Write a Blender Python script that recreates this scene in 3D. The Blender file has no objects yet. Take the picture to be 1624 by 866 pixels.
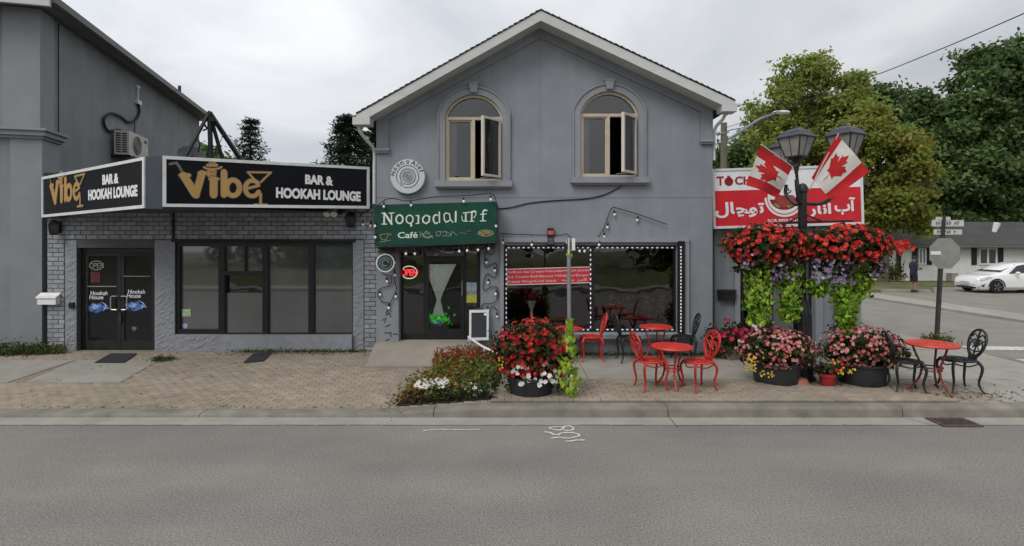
import bpy, bmesh, math, random
import numpy as np
from mathutils import Vector, Matrix
from mathutils.geometry import tessellate_polygon
random.seed(7); RNG = np.random.default_rng(11)
SC = bpy.context.scene
COL = SC.collection
PI = math.pi; R = math.radians

# ------------------------------------------------------------------ camera, world, sun
F, CX, HY, CH = 850.0, 812.0, 385.0, 2.5          # focal length in photo pixels, centre, horizon, eye height
cam = bpy.data.cameras.new('camera'); cam.sensor_width = 36; cam.lens = 36*F/1624
cam.shift_y = -(433-HY)/1624; cam.clip_start = .05; cam.clip_end = 1500
camo = bpy.data.objects.new('camera', cam); COL.objects.link(camo)
camo.location = (0, 0, CH); camo.rotation_euler = (R(90), 0, 0); SC.camera = camo
SC.view_settings.view_transform = 'Standard'; SC.view_settings.look = 'None'
SC.view_settings.exposure = 0.2; SC.view_settings.gamma = 1
SC.cycles.use_denoising = True
SC.cycles.max_bounces = 7; SC.cycles.transparent_max_bounces = 12
SUN_EL, SUN_AZ = 48, -40            # azimuth: from the left, behind the camera

w = bpy.data.worlds.new('World'); SC.world = w; w.use_nodes = True
nt = w.node_tree; nt.nodes.clear(); N = nt.nodes.new; L = nt.links.new
out = N('ShaderNodeOutputWorld'); bg = N('ShaderNodeBackground'); bg.inputs[1].default_value = .1
sky = N('ShaderNodeTexSky'); sky.sky_type = 'NISHITA'; sky.sun_disc = False
sky.sun_elevation = R(SUN_EL); sky.sun_rotation = R(180+SUN_AZ)
tc = N('ShaderNodeTexCoord'); mp = N('ShaderNodeMapping'); mp.inputs['Location'].default_value = (3.1, .4, 1.7); mp.inputs['Scale'].default_value = (1.5, 1.5, 3.6)
nz = N('ShaderNodeTexNoise'); nz.inputs['Scale'].default_value = 1.6; nz.inputs['Detail'].default_value = 6; nz.inputs['Roughness'].default_value = .52; nz.inputs['Distortion'].default_value = .5
L(tc.outputs['Generated'], mp.inputs[0]); L(mp.outputs[0], nz.inputs['Vector'])
cr = N('ShaderNodeValToRGB'); cr.color_ramp.elements[0].position = .33; cr.color_ramp.elements[1].position = .66
cr.color_ramp.elements[0].color = (4.75, 4.98, 5.35, 1); cr.color_ramp.elements[1].color = (7.05, 7.15, 7.25, 1)
L(nz.outputs['Fac'], cr.inputs[0])
# broad bright side of the overcast: a soft rise towards the left of the view
sx = N('ShaderNodeSeparateXYZ'); L(tc.outputs['Generated'], sx.inputs[0])
mr = N('ShaderNodeMapRange'); mr.inputs['From Min'].default_value = -.8; mr.inputs['From Max'].default_value = .8
mr.inputs['To Min'].default_value = 1.02; mr.inputs['To Max'].default_value = .74; L(sx.outputs['X'], mr.inputs['Value'])
mu = N('ShaderNodeVectorMath'); mu.operation = 'SCALE'; L(cr.outputs[0], mu.inputs[0]); L(mr.outputs[0], mu.inputs['Scale'])
# an overcast dome is brighter overhead than at the horizon
zg = N('ShaderNodeMapRange'); zg.inputs['To Min'].default_value = 1.0; zg.inputs['To Max'].default_value = 2.0; L(sx.outputs['Z'], zg.inputs['Value'])
mz = N('ShaderNodeVectorMath'); mz.operation = 'SCALE'; L(mu.outputs[0], mz.inputs[0]); L(zg.outputs[0], mz.inputs['Scale'])
mx = N('ShaderNodeMix'); mx.data_type = 'RGBA'; mx.inputs[0].default_value = .93
L(sky.outputs[0], mx.inputs['A']); L(mz.outputs[0], mx.inputs['B'])
L(mx.outputs['Result'], bg.inputs[0]); L(bg.outputs[0], out.inputs[0])

sl = bpy.data.lights.new('sun', 'SUN'); sl.energy = 1.5; sl.angle = R(25); sl.color = (1, .965, .92)
so = bpy.data.objects.new('sun', sl); COL.objects.link(so)
so.rotation_euler = (R(90-SUN_EL), 0, R(SUN_AZ)); so.location = (-20, -20, 30)

# ------------------------------------------------------------------ materials
MATS = {}
def mat(name, col, rough=.8, var=.12, scale=6, bump=0, bscale=60, spec=.3, metal=0, col2=None, stretch=None, per=0, emit=0, detail=4, transl=0, big=0, bdist=.01, speck=0, coat=0, streak=0):
    """procedural principled material: noise between two tones, optional grain bump and per-piece variation"""
    if name in MATS: return MATS[name]
    m = bpy.data.materials.new(name); m.use_nodes = True; MATS[name] = m
    t = m.node_tree; n = t.nodes; l = t.links.new; p = n['Principled BSDF']
    p.inputs['Roughness'].default_value = rough; p.inputs['Specular IOR Level'].default_value = spec; p.inputs['Metallic'].default_value = metal
    if coat: p.inputs['Coat Weight'].default_value = min(1, coat); p.inputs['Coat Roughness'].default_value = .03; p.inputs['Coat IOR'].default_value = 1.5 if coat < 1 else 2.3
    g = n.new('ShaderNodeNewGeometry'); vec = g.outputs['Position']
    if stretch:
        q = n.new('ShaderNodeMapping'); q.inputs['Scale'].default_value = stretch; l(vec, q.inputs[0]); vec2 = q.outputs[0]
    else: vec2 = vec
    a = n.new('ShaderNodeTexNoise'); a.inputs['Scale'].default_value = scale; a.inputs['Detail'].default_value = detail; l(vec2, a.inputs['Vector'])
    c0 = tuple(c*(1-var) for c in col); c1 = col2 or tuple(min(1, c*(1+var)) for c in col)
    r = n.new('ShaderNodeValToRGB'); r.color_ramp.elements[0].position = .32; r.color_ramp.elements[1].position = .68
    r.color_ramp.elements[0].color = (*c0, 1); r.color_ramp.elements[1].color = (*c1, 1); l(a.outputs['Fac'], r.inputs[0]); colour = r.outputs[0]
    def times(colour, fac_socket, lo, hi, f0=0., f1=1.):
        k = n.new('ShaderNodeMapRange'); k.inputs['From Min'].default_value = f0; k.inputs['From Max'].default_value = f1; k.inputs['To Min'].default_value = lo; k.inputs['To Max'].default_value = hi; l(fac_socket, k.inputs['Value'])
        v = n.new('ShaderNodeVectorMath'); v.operation = 'SCALE'; l(colour, v.inputs[0]); l(k.outputs[0], v.inputs['Scale']); return v.outputs[0]
    if big:
        b = n.new('ShaderNodeTexNoise'); b.inputs['Scale'].default_value = .7; b.inputs['Detail'].default_value = 5; b.inputs['Roughness'].default_value = .6; l(vec, b.inputs['Vector'])
        colour = times(colour, b.outputs['Fac'], 1-big, 1+big, .3, .7)
    if speck:
        b = n.new('ShaderNodeTexNoise'); b.inputs['Scale'].default_value = 52; b.inputs['Detail'].default_value = 5; b.inputs['Roughness'].default_value = .85; l(vec, b.inputs['Vector'])
        colour = times(colour, b.outputs['Fac'], 1-speck, 1+speck, .3, .7)
    if streak:
        q = n.new('ShaderNodeMapping'); q.inputs['Scale'].default_value = (7, 7, .45); l(vec, q.inputs[0]); b = n.new('ShaderNodeTexNoise'); b.inputs['Scale'].default_value = 1; b.inputs['Detail'].default_value = 4; l(q.outputs[0], b.inputs['Vector'])
        colour = times(colour, b.outputs['Fac'], 1-streak, 1+streak, .3, .7)
    if per:
        oi = n.new('ShaderNodeObjectInfo'); ad = n.new('ShaderNodeMath'); ad.operation = 'ADD'; l(oi.outputs['Random'], ad.inputs[0]); l(g.outputs['Random Per Island'], ad.inputs[1])
        fr = n.new('ShaderNodeMath'); fr.operation = 'FRACT'; l(ad.outputs[0], fr.inputs[0]); colour = times(colour, fr.outputs[0], 1-per, 1+per)
    l(colour, p.inputs['Base Color'])
    if bump:
        b = n.new('ShaderNodeTexNoise'); b.inputs['Scale'].default_value = bscale; b.inputs['Detail'].default_value = 5; l(vec, b.inputs['Vector'])
        bp = n.new('ShaderNodeBump'); bp.inputs['Strength'].default_value = bump; bp.inputs['Distance'].default_value = bdist; l(b.outputs['Fac'], bp.inputs['Height']); l(bp.outputs[0], p.inputs['Normal'])
    if emit:
        p.inputs['Emission Color'].default_value = (*col, 1); p.inputs['Emission Strength'].default_value = emit
    if transl:
        tr = n.new('ShaderNodeBsdfTranslucent'); l(colour, tr.inputs[0]); ms = n.new('ShaderNodeMixShader'); ms.inputs[0].default_value = transl
        l(p.outputs[0], ms.inputs[1]); l(tr.outputs[0], ms.inputs[2]); l(ms.outputs[0], n['Material Output'].inputs[0])
    return m
def glass(name, tint=(.75, .8, .8), rough=.0, refl=1.0):
    """thin window glass: fresnel mix of a clear tinted pass and a mirror"""
    if name in MATS: return MATS[name]
    m = bpy.data.materials.new(name); m.use_nodes = True; MATS[name] = m; t = m.node_tree; n = t.nodes; n.remove(n['Principled BSDF'])
    fr = n.new('ShaderNodeFresnel'); fr.inputs['IOR'].default_value = 1.62
    a = n.new('ShaderNodeBsdfTransparent'); a.inputs[0].default_value = (*tint, 1)
    b = n.new('ShaderNodeBsdfGlossy'); b.inputs['Roughness'].default_value = rough
    g = n.new('ShaderNodeNewGeometry'); q = n.new('ShaderNodeTexNoise'); q.inputs['Scale'].default_value = 1.3; t.links.new(g.outputs['Position'], q.inputs['Vector'])
    bp = n.new('ShaderNodeBump'); bp.inputs['Strength'].default_value = .06; bp.inputs['Distance'].default_value = .1; t.links.new(q.outputs['Fac'], bp.inputs['Height'])
    t.links.new(bp.outputs[0], b.inputs['Normal'])
    x = n.new('ShaderNodeMixShader'); dbl = n.new('ShaderNodeMath'); dbl.operation = 'MULTIPLY'; dbl.use_clamp = True; dbl.inputs[1].default_value = 2.3*refl; t.links.new(fr.outputs[0], dbl.inputs[0]); t.links.new(dbl.outputs[0], x.inputs[0]); t.links.new(a.outputs[0], x.inputs[1]); t.links.new(b.outputs[0], x.inputs[2])
    t.links.new(x.outputs[0], n['Material Output'].inputs[0]); return m

STUCCO = mat('grey_stucco', (.226, .242, .266), .9, .06, 2.2, .5, 130, big=.09, bdist=.005, streak=.045)
STUCCO2 = mat('light_grey_stucco', (.235, .25, .262), .9, .05, 2, .35, 170, big=.07, bdist=.004)
STUCCO3 = mat('warm_grey_stucco', (.215, .228, .236), .9, .06, 1.6, .35, 150, big=.11, bdist=.004, streak=.06)
TRIM = mat('grey_trim', (.25, .26, .28), .85, .05, 5, .25, 180, bdist=.003)
BRICK = mat('painted_grey_brick', (.275, .285, .308), .75, .12, 14, .6, 90, per=.16, big=.08)
MORTAR = mat('dark_mortar', (.085, .09, .1), .95, .2, 30, .5, 120)
ROUGHSTONE = mat('painted_split_stone', (.24, .25, .275), .8, .1, 16, .7, 40, bdist=.02)
SILL = mat('pale_stone_sill', (.25, .26, .28), .85, .1, 8, .3, 90)
BLACK = mat('black_metal', (.012, .012, .013), .4, .3, 5, spec=.4)
BLACKP = mat('black_paint_matte', (.018, .018, .019), .65, .3, 7)
IRON = mat('black_cast_iron', (.017, .017, .019), .5, .3, 9, .25, 80, spec=.4)
WHITEM = mat('white_metal', (.62, .63, .63), .45, .08, 5, big=.06)
WHITEP = mat('white_plastic', (.7, .7, .69), .5, .05, 9)
FASCIA = mat('off_white_fascia', (.52, .52, .51), .6, .06, 3, stretch=(1, 1, 4), big=.07)
TAN = mat('tan_window_frame', (.5, .42, .32), .55, .06, 6)
ROOF = mat('dark_asphalt_shingle', (.05, .048, .046), .95, .3, 14, .7, 60, per=.2)
ALU = mat('brown_aluminium_gutter', (.13, .13, .125), .5, .12, 3)
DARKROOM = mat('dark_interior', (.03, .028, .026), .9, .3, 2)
GLASS = glass('window_glass', (.92, .94, .93)); GLASSE = glass('door_glass', (.97, .98, .97), 0, .5); GLASSD = glass('tinted_window_glass', (.25, .27, .28))
FILM = mat('frosted_grey_window_film', (.058, .064, .066), .4, .22, 1.1, spec=.3, stretch=(1.2, 1, .7), big=.25, coat=1)
ASPHALT = mat('worn_asphalt', (.212, .196, .168), .93, .04, .6, .3, 150, col2=(.15, .146, .14), stretch=(.4, 1.3, 1), big=.1, speck=.8, bdist=.005, detail=7)
CONC = mat('pale_concrete', (.27, .255, .225), .92, .1, 3, .4, 70, big=.09, speck=.08)
KERBC = mat('kerb_concrete', (.185, .174, .145), .92, .22, 3, .5, 50, big=.12, speck=.1)
PAVER = mat('tan_brick_paver', (.252, .209, .165), .9, .1, 5, .5, 90, per=.1, big=.17)
TANC = mat('tan_worn_concrete', (.255, .225, .188), .92, .1, 2.2, .4, 70, big=.12, speck=.1)
SAND = mat('paver_joint_sand', (.21, .18, .142), .95, .2, 30, .4, 140)
SIDE = mat('light_worn_asphalt', (.2, .19, .165), .93, .08, 1.1, .5, 110, big=.08, speck=.18)
GRASSB = mat('dry_lawn', (.07, .095, .03), .95, .3, .8, .6, 60, col2=(.15, .135, .06))
EARTH = mat('bare_earth', (.14, .12, .085), .95, .25, .6, .5, 50)
SOIL = mat('dark_soil', (.02, .016, .011), .95, .4, 30, .8, 60)
SIGNW = mat('sign_white', (.72, .73, .74), .45, .04, 5); SIGNR = mat('sign_red', (.56, .02, .03), .45, .1, 3)
SIGNG = mat('awning_green', (.004, .052, .034), .7, .18, 4, .2, 300); SIGNK = mat('gloss_black_sign', (.004, .004, .006), .3, .3, 2, spec=.16)
GOLD = mat('gold_lettering', (.42, .25, .085), .5, .07, 5); GREYL = mat('grey_gold_outline', (.13, .12, .105), .5, .1, 5)
CREAM = mat('cream_lettering', (.6, .66, .58), .6, .08, 8); BROWNL = mat('tan_line_art', (.24, .19, .1), .6, .1, 8)
REDP = mat('red_painted_iron', (.4, .024, .02), .42, .3, 22, .15, 120, spec=.45)
REDT = mat('bright_red_table_paint', (.5, .035, .022), .4, .12, 10, spec=.45)
RUST = mat('rusty_red_iron', (.17, .04, .03), .6, .3, 14)
WOOD = mat('weathered_pole_wood', (.13, .125, .095), .9, .2, 10, .5, 40, stretch=(4, 4, .4))
STEEL = mat('galvanised_steel', (.24, .25, .26), .5, .15, 18, metal=.4)
def leafmat(name, c, transl=.35): return mat(name, c, .6, .2, 5, transl=transl, spec=.18, per=.16)

# ------------------------------------------------------------------ mesh helpers
ORG = {}; KIDS = {}
def P(px, py, Y): return Vector(((px-CX)*Y/F, Y, CH-(py-HY)*Y/F))
class Fr:
    """a flat frame in the place: origin, along, up, out"""
    def __init__(s, o, U, V): s.o = Vector(o); s.U = Vector(U).normalized(); s.V = Vector(V).normalized(); s.N = s.U.cross(s.V)
    def pt(s, u, v, h=0): return s.o+s.U*u+s.V*v+s.N*h
    def uv(s, px, py):
        d = Vector(((px-CX)/F, 1, -(py-HY)/F)); c = Vector((0, 0, CH)); t = s.N.dot(s.o-c)/s.N.dot(d); q = c+d*t-s.o
        return (q.dot(s.U), q.dot(s.V))
def wallframe(Y, x0=0, z0=0, roll=0): return Fr((x0, Y, z0), (math.cos(roll), 0, math.sin(roll)), (-math.sin(roll), 0, math.cos(roll)))
class MB:
    def __init__(s): s.v = []; s.f = []; s.mi = []; s.m = 0; s.bump = 0
    def add(s, vs, fs):
        b = len(s.v); s.v += [tuple(p) for p in vs]; s.f += [tuple(i+b for i in f) for f in fs]; s.mi += [s.m]*len(fs); return s
    def poly(s, pts): return s.add(pts, [tuple(range(len(pts)))])
    def box(s, x0, x1, y0, y1, z0, z1):
        return s.add([(x0,y0,z0),(x1,y0,z0),(x1,y1,z0),(x0,y1,z0),(x0,y0,z1),(x1,y0,z1),(x1,y1,z1),(x0,y1,z1)],
                     [(0,3,2,1),(4,5,6,7),(0,1,5,4),(1,2,6,5),(2,3,7,6),(3,0,4,7)])
    def fbox(s, fr, u0, u1, v0, v1, h0, h1):
        p = [fr.pt(u, v, h) for h in (h0, h1) for u, v in ((u0,v0),(u1,v0),(u1,v1),(u0,v1))]
        return s.add(p, [(0,3,2,1),(4,5,6,7),(0,1,5,4),(1,2,6,5),(2,3,7,6),(3,0,4,7)])
    def tube(s, pts, r, n=6, closed=False, caps=True, sq=1):
        pts = [Vector(p) for p in pts]; k = len(pts); rr = r if isinstance(r, (list, tuple)) else [r]*k
        vs = []; up = None
        for i, p in enumerate(pts):
            if closed: t = pts[(i+1) % k]-pts[i-1]
            else: t = pts[min(i+1, k-1)]-pts[max(i-1, 0)]
            if t.length < 1e-9: t = Vector((0, 0, 1))
            t.normalize()
            if up is None: up = t.orthogonal().normalized()
            up = (up-t*up.dot(t))
            up = up.normalized() if up.length > 1e-6 else t.orthogonal().normalized()
            b = t.cross(up)
            vs += [p+up*(rr[i]*math.cos(2*PI*j/n))+b*(rr[i]*sq*math.sin(2*PI*j/n)) for j in range(n)]
        fs = []
        for i in range(k if closed else k-1):
            a, c = i*n, ((i+1) % k)*n
            fs += [(a+j, a+(j+1) % n, c+(j+1) % n, c+j) for j in range(n)]
        if caps and not closed: fs += [tuple(range(n-1, -1, -1)), tuple((k-1)*n+j for j in range(n))]
        return s.add(vs, fs)
    def lathe(s, prof, c=(0, 0, 0), n=20, ax=None):
        """profile (r, z) bottom to top round a vertical axis; first and last radius 0 close it"""
        vs = []; fs = []; c = Vector(c)
        U, V, W = ax or (Vector((1,0,0)), Vector((0,1,0)), Vector((0,0,1)))
        for r, z in prof: vs += [c+U*(r*math.cos(2*PI*j/n))+V*(r*math.sin(2*PI*j/n))+W*z for j in range(n)]
        for i in range(len(prof)-1):
            fs += [(i*n+j, i*n+(j+1) % n, (i+1)*n+(j+1) % n, (i+1)*n+j) for j in range(n)]
        fs += [tuple(range(n-1, -1, -1)), tuple((len(prof)-1)*n+j for j in range(n))]
        return s.add(vs, fs)
    def ball(s, c, r, n=10, m=6, sz=1):
        return s.lathe([(r*max(.02, math.sin(PI*i/m)), -r*sz*math.cos(PI*i/m)) for i in range(m+1)], c, n)
    def plate(s, outer, holes, pt, h0, h1, back=False):
        """a flat sheet with holes: outline in (u, v), pt(u, v, h) places it; front at h1, reveals back to h0"""
        loops = [outer]+list(holes); flat = [p for lp in loops for p in lp]
        tri = tessellate_polygon([[Vector((u, v, 0)) for u, v in lp] for lp in loops])
        nrm = pt(1, 0, 0)-pt(0, 0, 0); nn = nrm.cross(pt(0, 1, 0)-pt(0, 0, 0))
        vs = [pt(u, v, h1) for u, v in flat]; fs = []
        for a, b, c in tri:
            q = (vs[b]-vs[a]).cross(vs[c]-vs[a])
            sgn = q.dot(nn)*(1 if h1 >= h0 else -1)
            fs.append((a, b, c) if sgn > 0 else (a, c, b))
        s.add(vs, fs)
        if back: s.add([pt(u, v, h0) for u, v in flat], [f[::-1] for f in fs])
        for lp in loops:
            k = len(lp); s.add([pt(u, v, h1) for u, v in lp]+[pt(u, v, h0) for u, v in lp], [(i, (i+1) % k, k+(i+1) % k, k+i) for i in range(k)])
        return s
    def ribbon(s, pts, wd, fr, h=.004, base=0., closed=False):
        """a raised stroke of lettering: round ends, width wd, drawn in a frame's (u, v)"""
        pts = [Vector((p[0], p[1])) for p in pts]; k = len(pts); s.bump += 1; h = h+.0003*(s.bump % 7)
        ws = [wd]*k
        if not closed:
            d0 = (pts[0]-pts[1]).normalized(); d1 = (pts[-1]-pts[-2]).normalized()
            pts = [pts[0]+d0*(wd*.5), pts[0]+d0*(wd*.38)]+pts+[pts[-1]+d1*(wd*.38), pts[-1]+d1*(wd*.5)]; ws = [wd*.25, wd*.68]+ws+[wd*.68, wd*.25]; k += 4
        vs = []
        for i in range(k):
            a = pts[i]-pts[i-1] if (closed or i > 0) else pts[1]-pts[0]
            b = pts[(i+1) % k]-pts[i] if (closed or i < k-1) else a
            a = a.normalized() if a.length > 1e-9 else b.normalized(); b = b.normalized() if b.length > 1e-9 else a
            t = a+b; t = t.normalized() if t.length > 1e-6 else a
            mit = 1/max(.7, abs(t.dot(a))); q = Vector((-t.y, t.x))*(ws[i]/2*mit)
            l, r = pts[i]+q, pts[i]-q
            vs += [fr.pt(l.x, l.y, base), fr.pt(l.x, l.y, h), fr.pt(r.x, r.y, h), fr.pt(r.x, r.y, base)]
        fs = []
        for i in range(k if closed else k-1):
            a, b = i*4, ((i+1) % k)*4
            fs += [(a+1, a+2, b+2, b+1), (a, a+1, b+1, b), (a+2, a+3, b+3, b+2)]
        if not closed: fs += [(0, 3, 2, 1), tuple((k-1)*4+j for j in range(4))]
        return s.add(vs, fs)
    def text(s, body, fr, u0, v0, u1, v1, bold=0, h=.004, base=0., shear=0):
        vs, fs = textmesh(body, bold, shear)
        a = np.array(vs); lo = a.min(0); hi = a.max(0); sp = hi-lo
        s.add([fr.pt(u0+(x-lo[0])/sp[0]*(u1-u0), v0+(y-lo[1])/sp[1]*(v1-v0), base+h*(z-lo[2])/sp[2]) for x, y, z in vs], fs); return s
    def build(s, name, m, parent=None, smooth=False, org=None):
        if parent is not None: o0 = ORG[parent.name]
        elif org is not None: o0 = Vector(org)
        else:
            a = np.array(s.v); lo = a.min(0); hi = a.max(0); o0 = Vector(((lo[0]+hi[0])/2, (lo[1]+hi[1])/2, lo[2]))
        me = bpy.data.meshes.new(name); me.from_pydata([(x-o0.x, y-o0.y, z-o0.z) for x, y, z in s.v], [], s.f)
        for q in (m if isinstance(m, (list, tuple)) else [m]): me.materials.append(q)
        if max(s.mi) > 0: me.polygons.foreach_set('material_index', s.mi)
        if smooth:
            me.polygons.foreach_set('use_smooth', [True]*len(s.f)); me.set_sharp_from_angle(angle=R(smooth if smooth > 1 else 40))
        return link(name, me, parent, o0)
def link(name, me, parent=None, o0=None):
    o = bpy.data.objects.new(name, me); COL.objects.link(o)
    if parent is not None: o.parent = parent; KIDS.setdefault(parent.name, []).append(o); ORG[o.name] = ORG[parent.name]
    else: ORG[o.name] = Vector(o0 or (0, 0, 0)); o.location = ORG[o.name]
    return o
def inst(name, me, loc, parent, rot=(0, 0, 0), sc=1):
    """one more piece sharing mesh data"""
    o = bpy.data.objects.new(name, me); COL.objects.link(o); o.parent = parent; KIDS.setdefault(parent.name, []).append(o)
    ORG[o.name] = Vector(loc); o.location = Vector(loc)-ORG[parent.name]; o.rotation_euler = rot; o.scale = (sc, sc, sc) if not isinstance(sc, tuple) else sc; return o
def tag(o, label, cat, group=None):
    o['label'] = label; o['category'] = cat
    if group: o['group'] = group
    return o
def struct(o, kind='structure'): o['kind'] = kind; return o
def thing(name, label, cat, loc=(0, 0, 0), group=None):
    o = bpy.data.objects.new(name, None); o.empty_display_size = .1; COL.objects.link(o); o.location = loc; ORG[o.name] = Vector(loc); return tag(o, label, cat, group)
def copy_tree(o, parent=None):
    c = o.copy(); COL.objects.link(c); ORG[c.name] = ORG[o.name]
    if parent is not None: c.parent = parent; KIDS.setdefault(parent.name, []).append(c)
    for ch in list(KIDS.get(o.name, [])): copy_tree(ch, c)
    return c
def remat(o, a, b):
    """repaint a copied thing: its parts get meshes of their own in another material"""
    for ch in KIDS.get(o.name, []):
        if ch.type == 'MESH':
            ch.data = ch.data.copy()
            for i, m in enumerate(ch.data.materials):
                if m in a: ch.data.materials[i] = b[a.index(m)]
        remat(ch, a, b)
TXT = {}
def textmesh(body, bold=0, shear=0):
    k = (body, bold, shear)
    if k not in TXT:
        cu = bpy.data.curves.new('lettering', 'FONT'); cu.body = body; cu.extrude = .05; cu.offset = bold; cu.shear = shear; cu.resolution_u = 4; cu.align_x = 'CENTER'
        o = bpy.data.objects.new('lettering', cu); COL.objects.link(o)
        me = bpy.data.meshes.new_from_object(o.evaluated_get(bpy.context.evaluated_depsgraph_get()))
        TXT[k] = ([tuple(v.co) for v in me.vertices], [tuple(p.vertices) for p in me.polygons])
        bpy.data.objects.remove(o); bpy.data.curves.remove(cu); bpy.data.meshes.remove(me)
    return TXT[k]
FA = {'tochal': '\uFEDD\uFE8E\uFB7D\uFEEE\uFE97', 'ab': '\uFE8F\u0622', 'anar': '\uFEAD\uFE8E\uFEE7\u0627', 'menu': '\uFEEA\uFEB4\uFEE4\uFEA3  \uFEAE\uFEB4\uFEDB\u0627'}
for b, k, sh in (('BAR &', .05, 0), ('HOOKAH LOUNGE', .05, 0), ('OPEN', 0, .1), ('Café', .015, 0), ('T', .03, 0), ('CHAL', .03, 0), ('385.903.0090', .02, 0), ('Hookah', .01, .1), ('House', .01, .1),
                 ('Saffron Ice Cream\u2022Faloodeh\u2022Fresh Juices', .01, 0), ('Ice Cream Roll\u2022Banana Milkshake\u2022Burger', .01, 0), ('Kebab Wrap\u2022Cold Salads', .01, 0),
                 *((FA[q], .03, 0) for q in FA), *((c, .015, 0) for c in 'NoonAlef')): textmesh(b, k, sh)
def arc(cx, cy, rx, ry, a0, a1, n=16): return [(cx+rx*math.cos(R(a0+(a1-a0)*i/n)), cy+ry*math.sin(R(a0+(a1-a0)*i/n))) for i in range(n+1)]
def spline(pts, n=6):
    """Catmull-Rom through 3-D points"""
    p = [Vector(q) for q in pts]; p = [p[0]*2-p[1]]+p+[p[-1]*2-p[-2]]; o = []
    for i in range(1, len(p)-2):
        for j in range(n):
            t = j/n; o.append(.5*((2*p[i])+(p[i+1]-p[i-1])*t+(2*p[i-1]-5*p[i]+4*p[i+1]-p[i+2])*t*t+(3*p[i]-p[i-1]-3*p[i+1]+p[i+2])*t**3))
    o.append(p[-2]); return o
def leaves(name, pts, nrm, size, mats, parent=None, aspect=.55, mi=None, kind='stuff', org=None):
    """many small leaf faces in one mesh (numpy)"""
    pts = np.asarray(pts, float); nrm = np.asarray(nrm, float); k = len(pts)
    o0 = np.array(ORG[parent.name]) if parent is not None else np.array(org if org is not None else (pts[:, 0].mean(), pts[:, 1].mean(), pts[:, 2].min()))
    nrm = nrm/np.maximum(1e-6, np.linalg.norm(nrm, axis=1, keepdims=True))
    t = RNG.normal(size=(k, 3)); t -= nrm*(t*nrm).sum(1, keepdims=True); t /= np.maximum(1e-6, np.linalg.norm(t, axis=1, keepdims=True)); b = np.cross(nrm, t)
    s = (np.asarray(size)*(.7+.6*RNG.random(k)))[:, None] if np.isscalar(size) or len(np.shape(size)) == 0 else np.asarray(size)[:, None]
    v = np.empty((k, 4, 3)); v[:, 0] = pts-t*s; v[:, 1] = pts+b*s*aspect+nrm*s*.18; v[:, 2] = pts+t*s; v[:, 3] = pts-b*s*aspect+nrm*s*.18
    v -= o0
    me = bpy.data.meshes.new(name); me.vertices.add(k*4); me.vertices.foreach_set('co', v.ravel())
    me.loops.add(k*4); me.loops.foreach_set('vertex_index', np.arange(k*4)); me.polygons.add(k); me.polygons.foreach_set('loop_start', np.arange(k)*4)
    for m in mats: me.materials.append(m)
    me.polygons.foreach_set('material_index', (RNG.integers(0, len(mats), k) if mi is None else np.asarray(mi)).astype(np.int32)); me.update()
    o = link(name, me, parent, Vector(o0))
    if kind: o['kind'] = kind
    return o
def clumps(blobs, nc, per, spread, up=.35, shell=.25):
    """leaf positions: clump centres near the skin of several blobs, leaves scattered round each clump"""
    P_, N_, C_ = [], [], []
    vol = np.array([b[3]*b[4]*b[5] for b in blobs])**(.67); cnt = np.maximum(3, (nc*vol/vol.sum()).astype(int))
    for (x, y, z, a, b, c), n in zip(blobs, cnt):
        d = RNG.normal(size=(n, 3)); d /= np.linalg.norm(d, axis=1, keepdims=True); rr = 1-shell*RNG.random((n, 1))**1.3+.12*RNG.normal(size=(n, 1))
        ctr = np.array([x, y, z])+d*rr*np.array([a, b, c])
        p = np.repeat(ctr, per, 0)+RNG.normal(size=(n*per, 3))*spread*np.array([1, 1, .7])
        P_.append(p); N_.append(np.repeat(d, per, 0)*.6+RNG.normal(size=(n*per, 3))*.55+np.array([0, 0, up])); C_.append(np.repeat(RNG.random(n), per))
    return np.concatenate(P_), np.concatenate(N_), np.concatenate(C_)

# ------------------------------------------------------------------ ground, road, kerb, paving
def smooth(a, b, x): t = min(1, max(0, (x-a)/(b-a))); return t*t*(3-2*t)
KY = 7.74                                             # front top edge of the kerb
def kz(x): return .05+.095*smooth(-2.2, -.2, x)       # the kerb is lowered in front of the lounge
def gz(x, y): k = kz(x); return k+(.2-k)*min(1, max(0, (y-KY)/3.3))
struct(MB().box(-260, 260, -120, 400, -.6, -.03).build('ground', EARTH))
struct(MB().poly([(-70, -14, 0), (70, -14, 0), (70, 7.66, 0), (-70, 7.66, 0)]).build('road', ASPHALT))
struct(MB().poly([(-30, 7.34, .004), (9.6, 7.34, .004), (9.6, 7.66, .006), (-30, 7.66, .006)]).build('gutter', CONC))
mb = MB()
xs = [-30, -20, -14]+[-13+.5*i for i in range(45)]+[9.8]; ys = [7.88, 8.4, 9, 9.7, 10.4, 11.04, 11.6]
for i in range(len(xs)-1):
    for j in range(len(ys)-1):
        mb.poly([(x, y, gz(x, y)-.001) for x, y in ((xs[i], ys[j]), (xs[i+1], ys[j]), (xs[i+1], ys[j+1]), (xs[i], ys[j+1]))])
mb.poly([(7.0, 11.6, .188), (9.8, 11.6, .188), (9.8, 60, .188), (7.0, 60, .188)])
pave = struct(mb.build('pavement', SAND))
kerb = bpy.data.objects.new('kerb', None); COL.objects.link(kerb); ORG['kerb'] = Vector((0, 0, 0)); kerb['kind'] = 'structure'
x = 2.23-3.35*8
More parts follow.
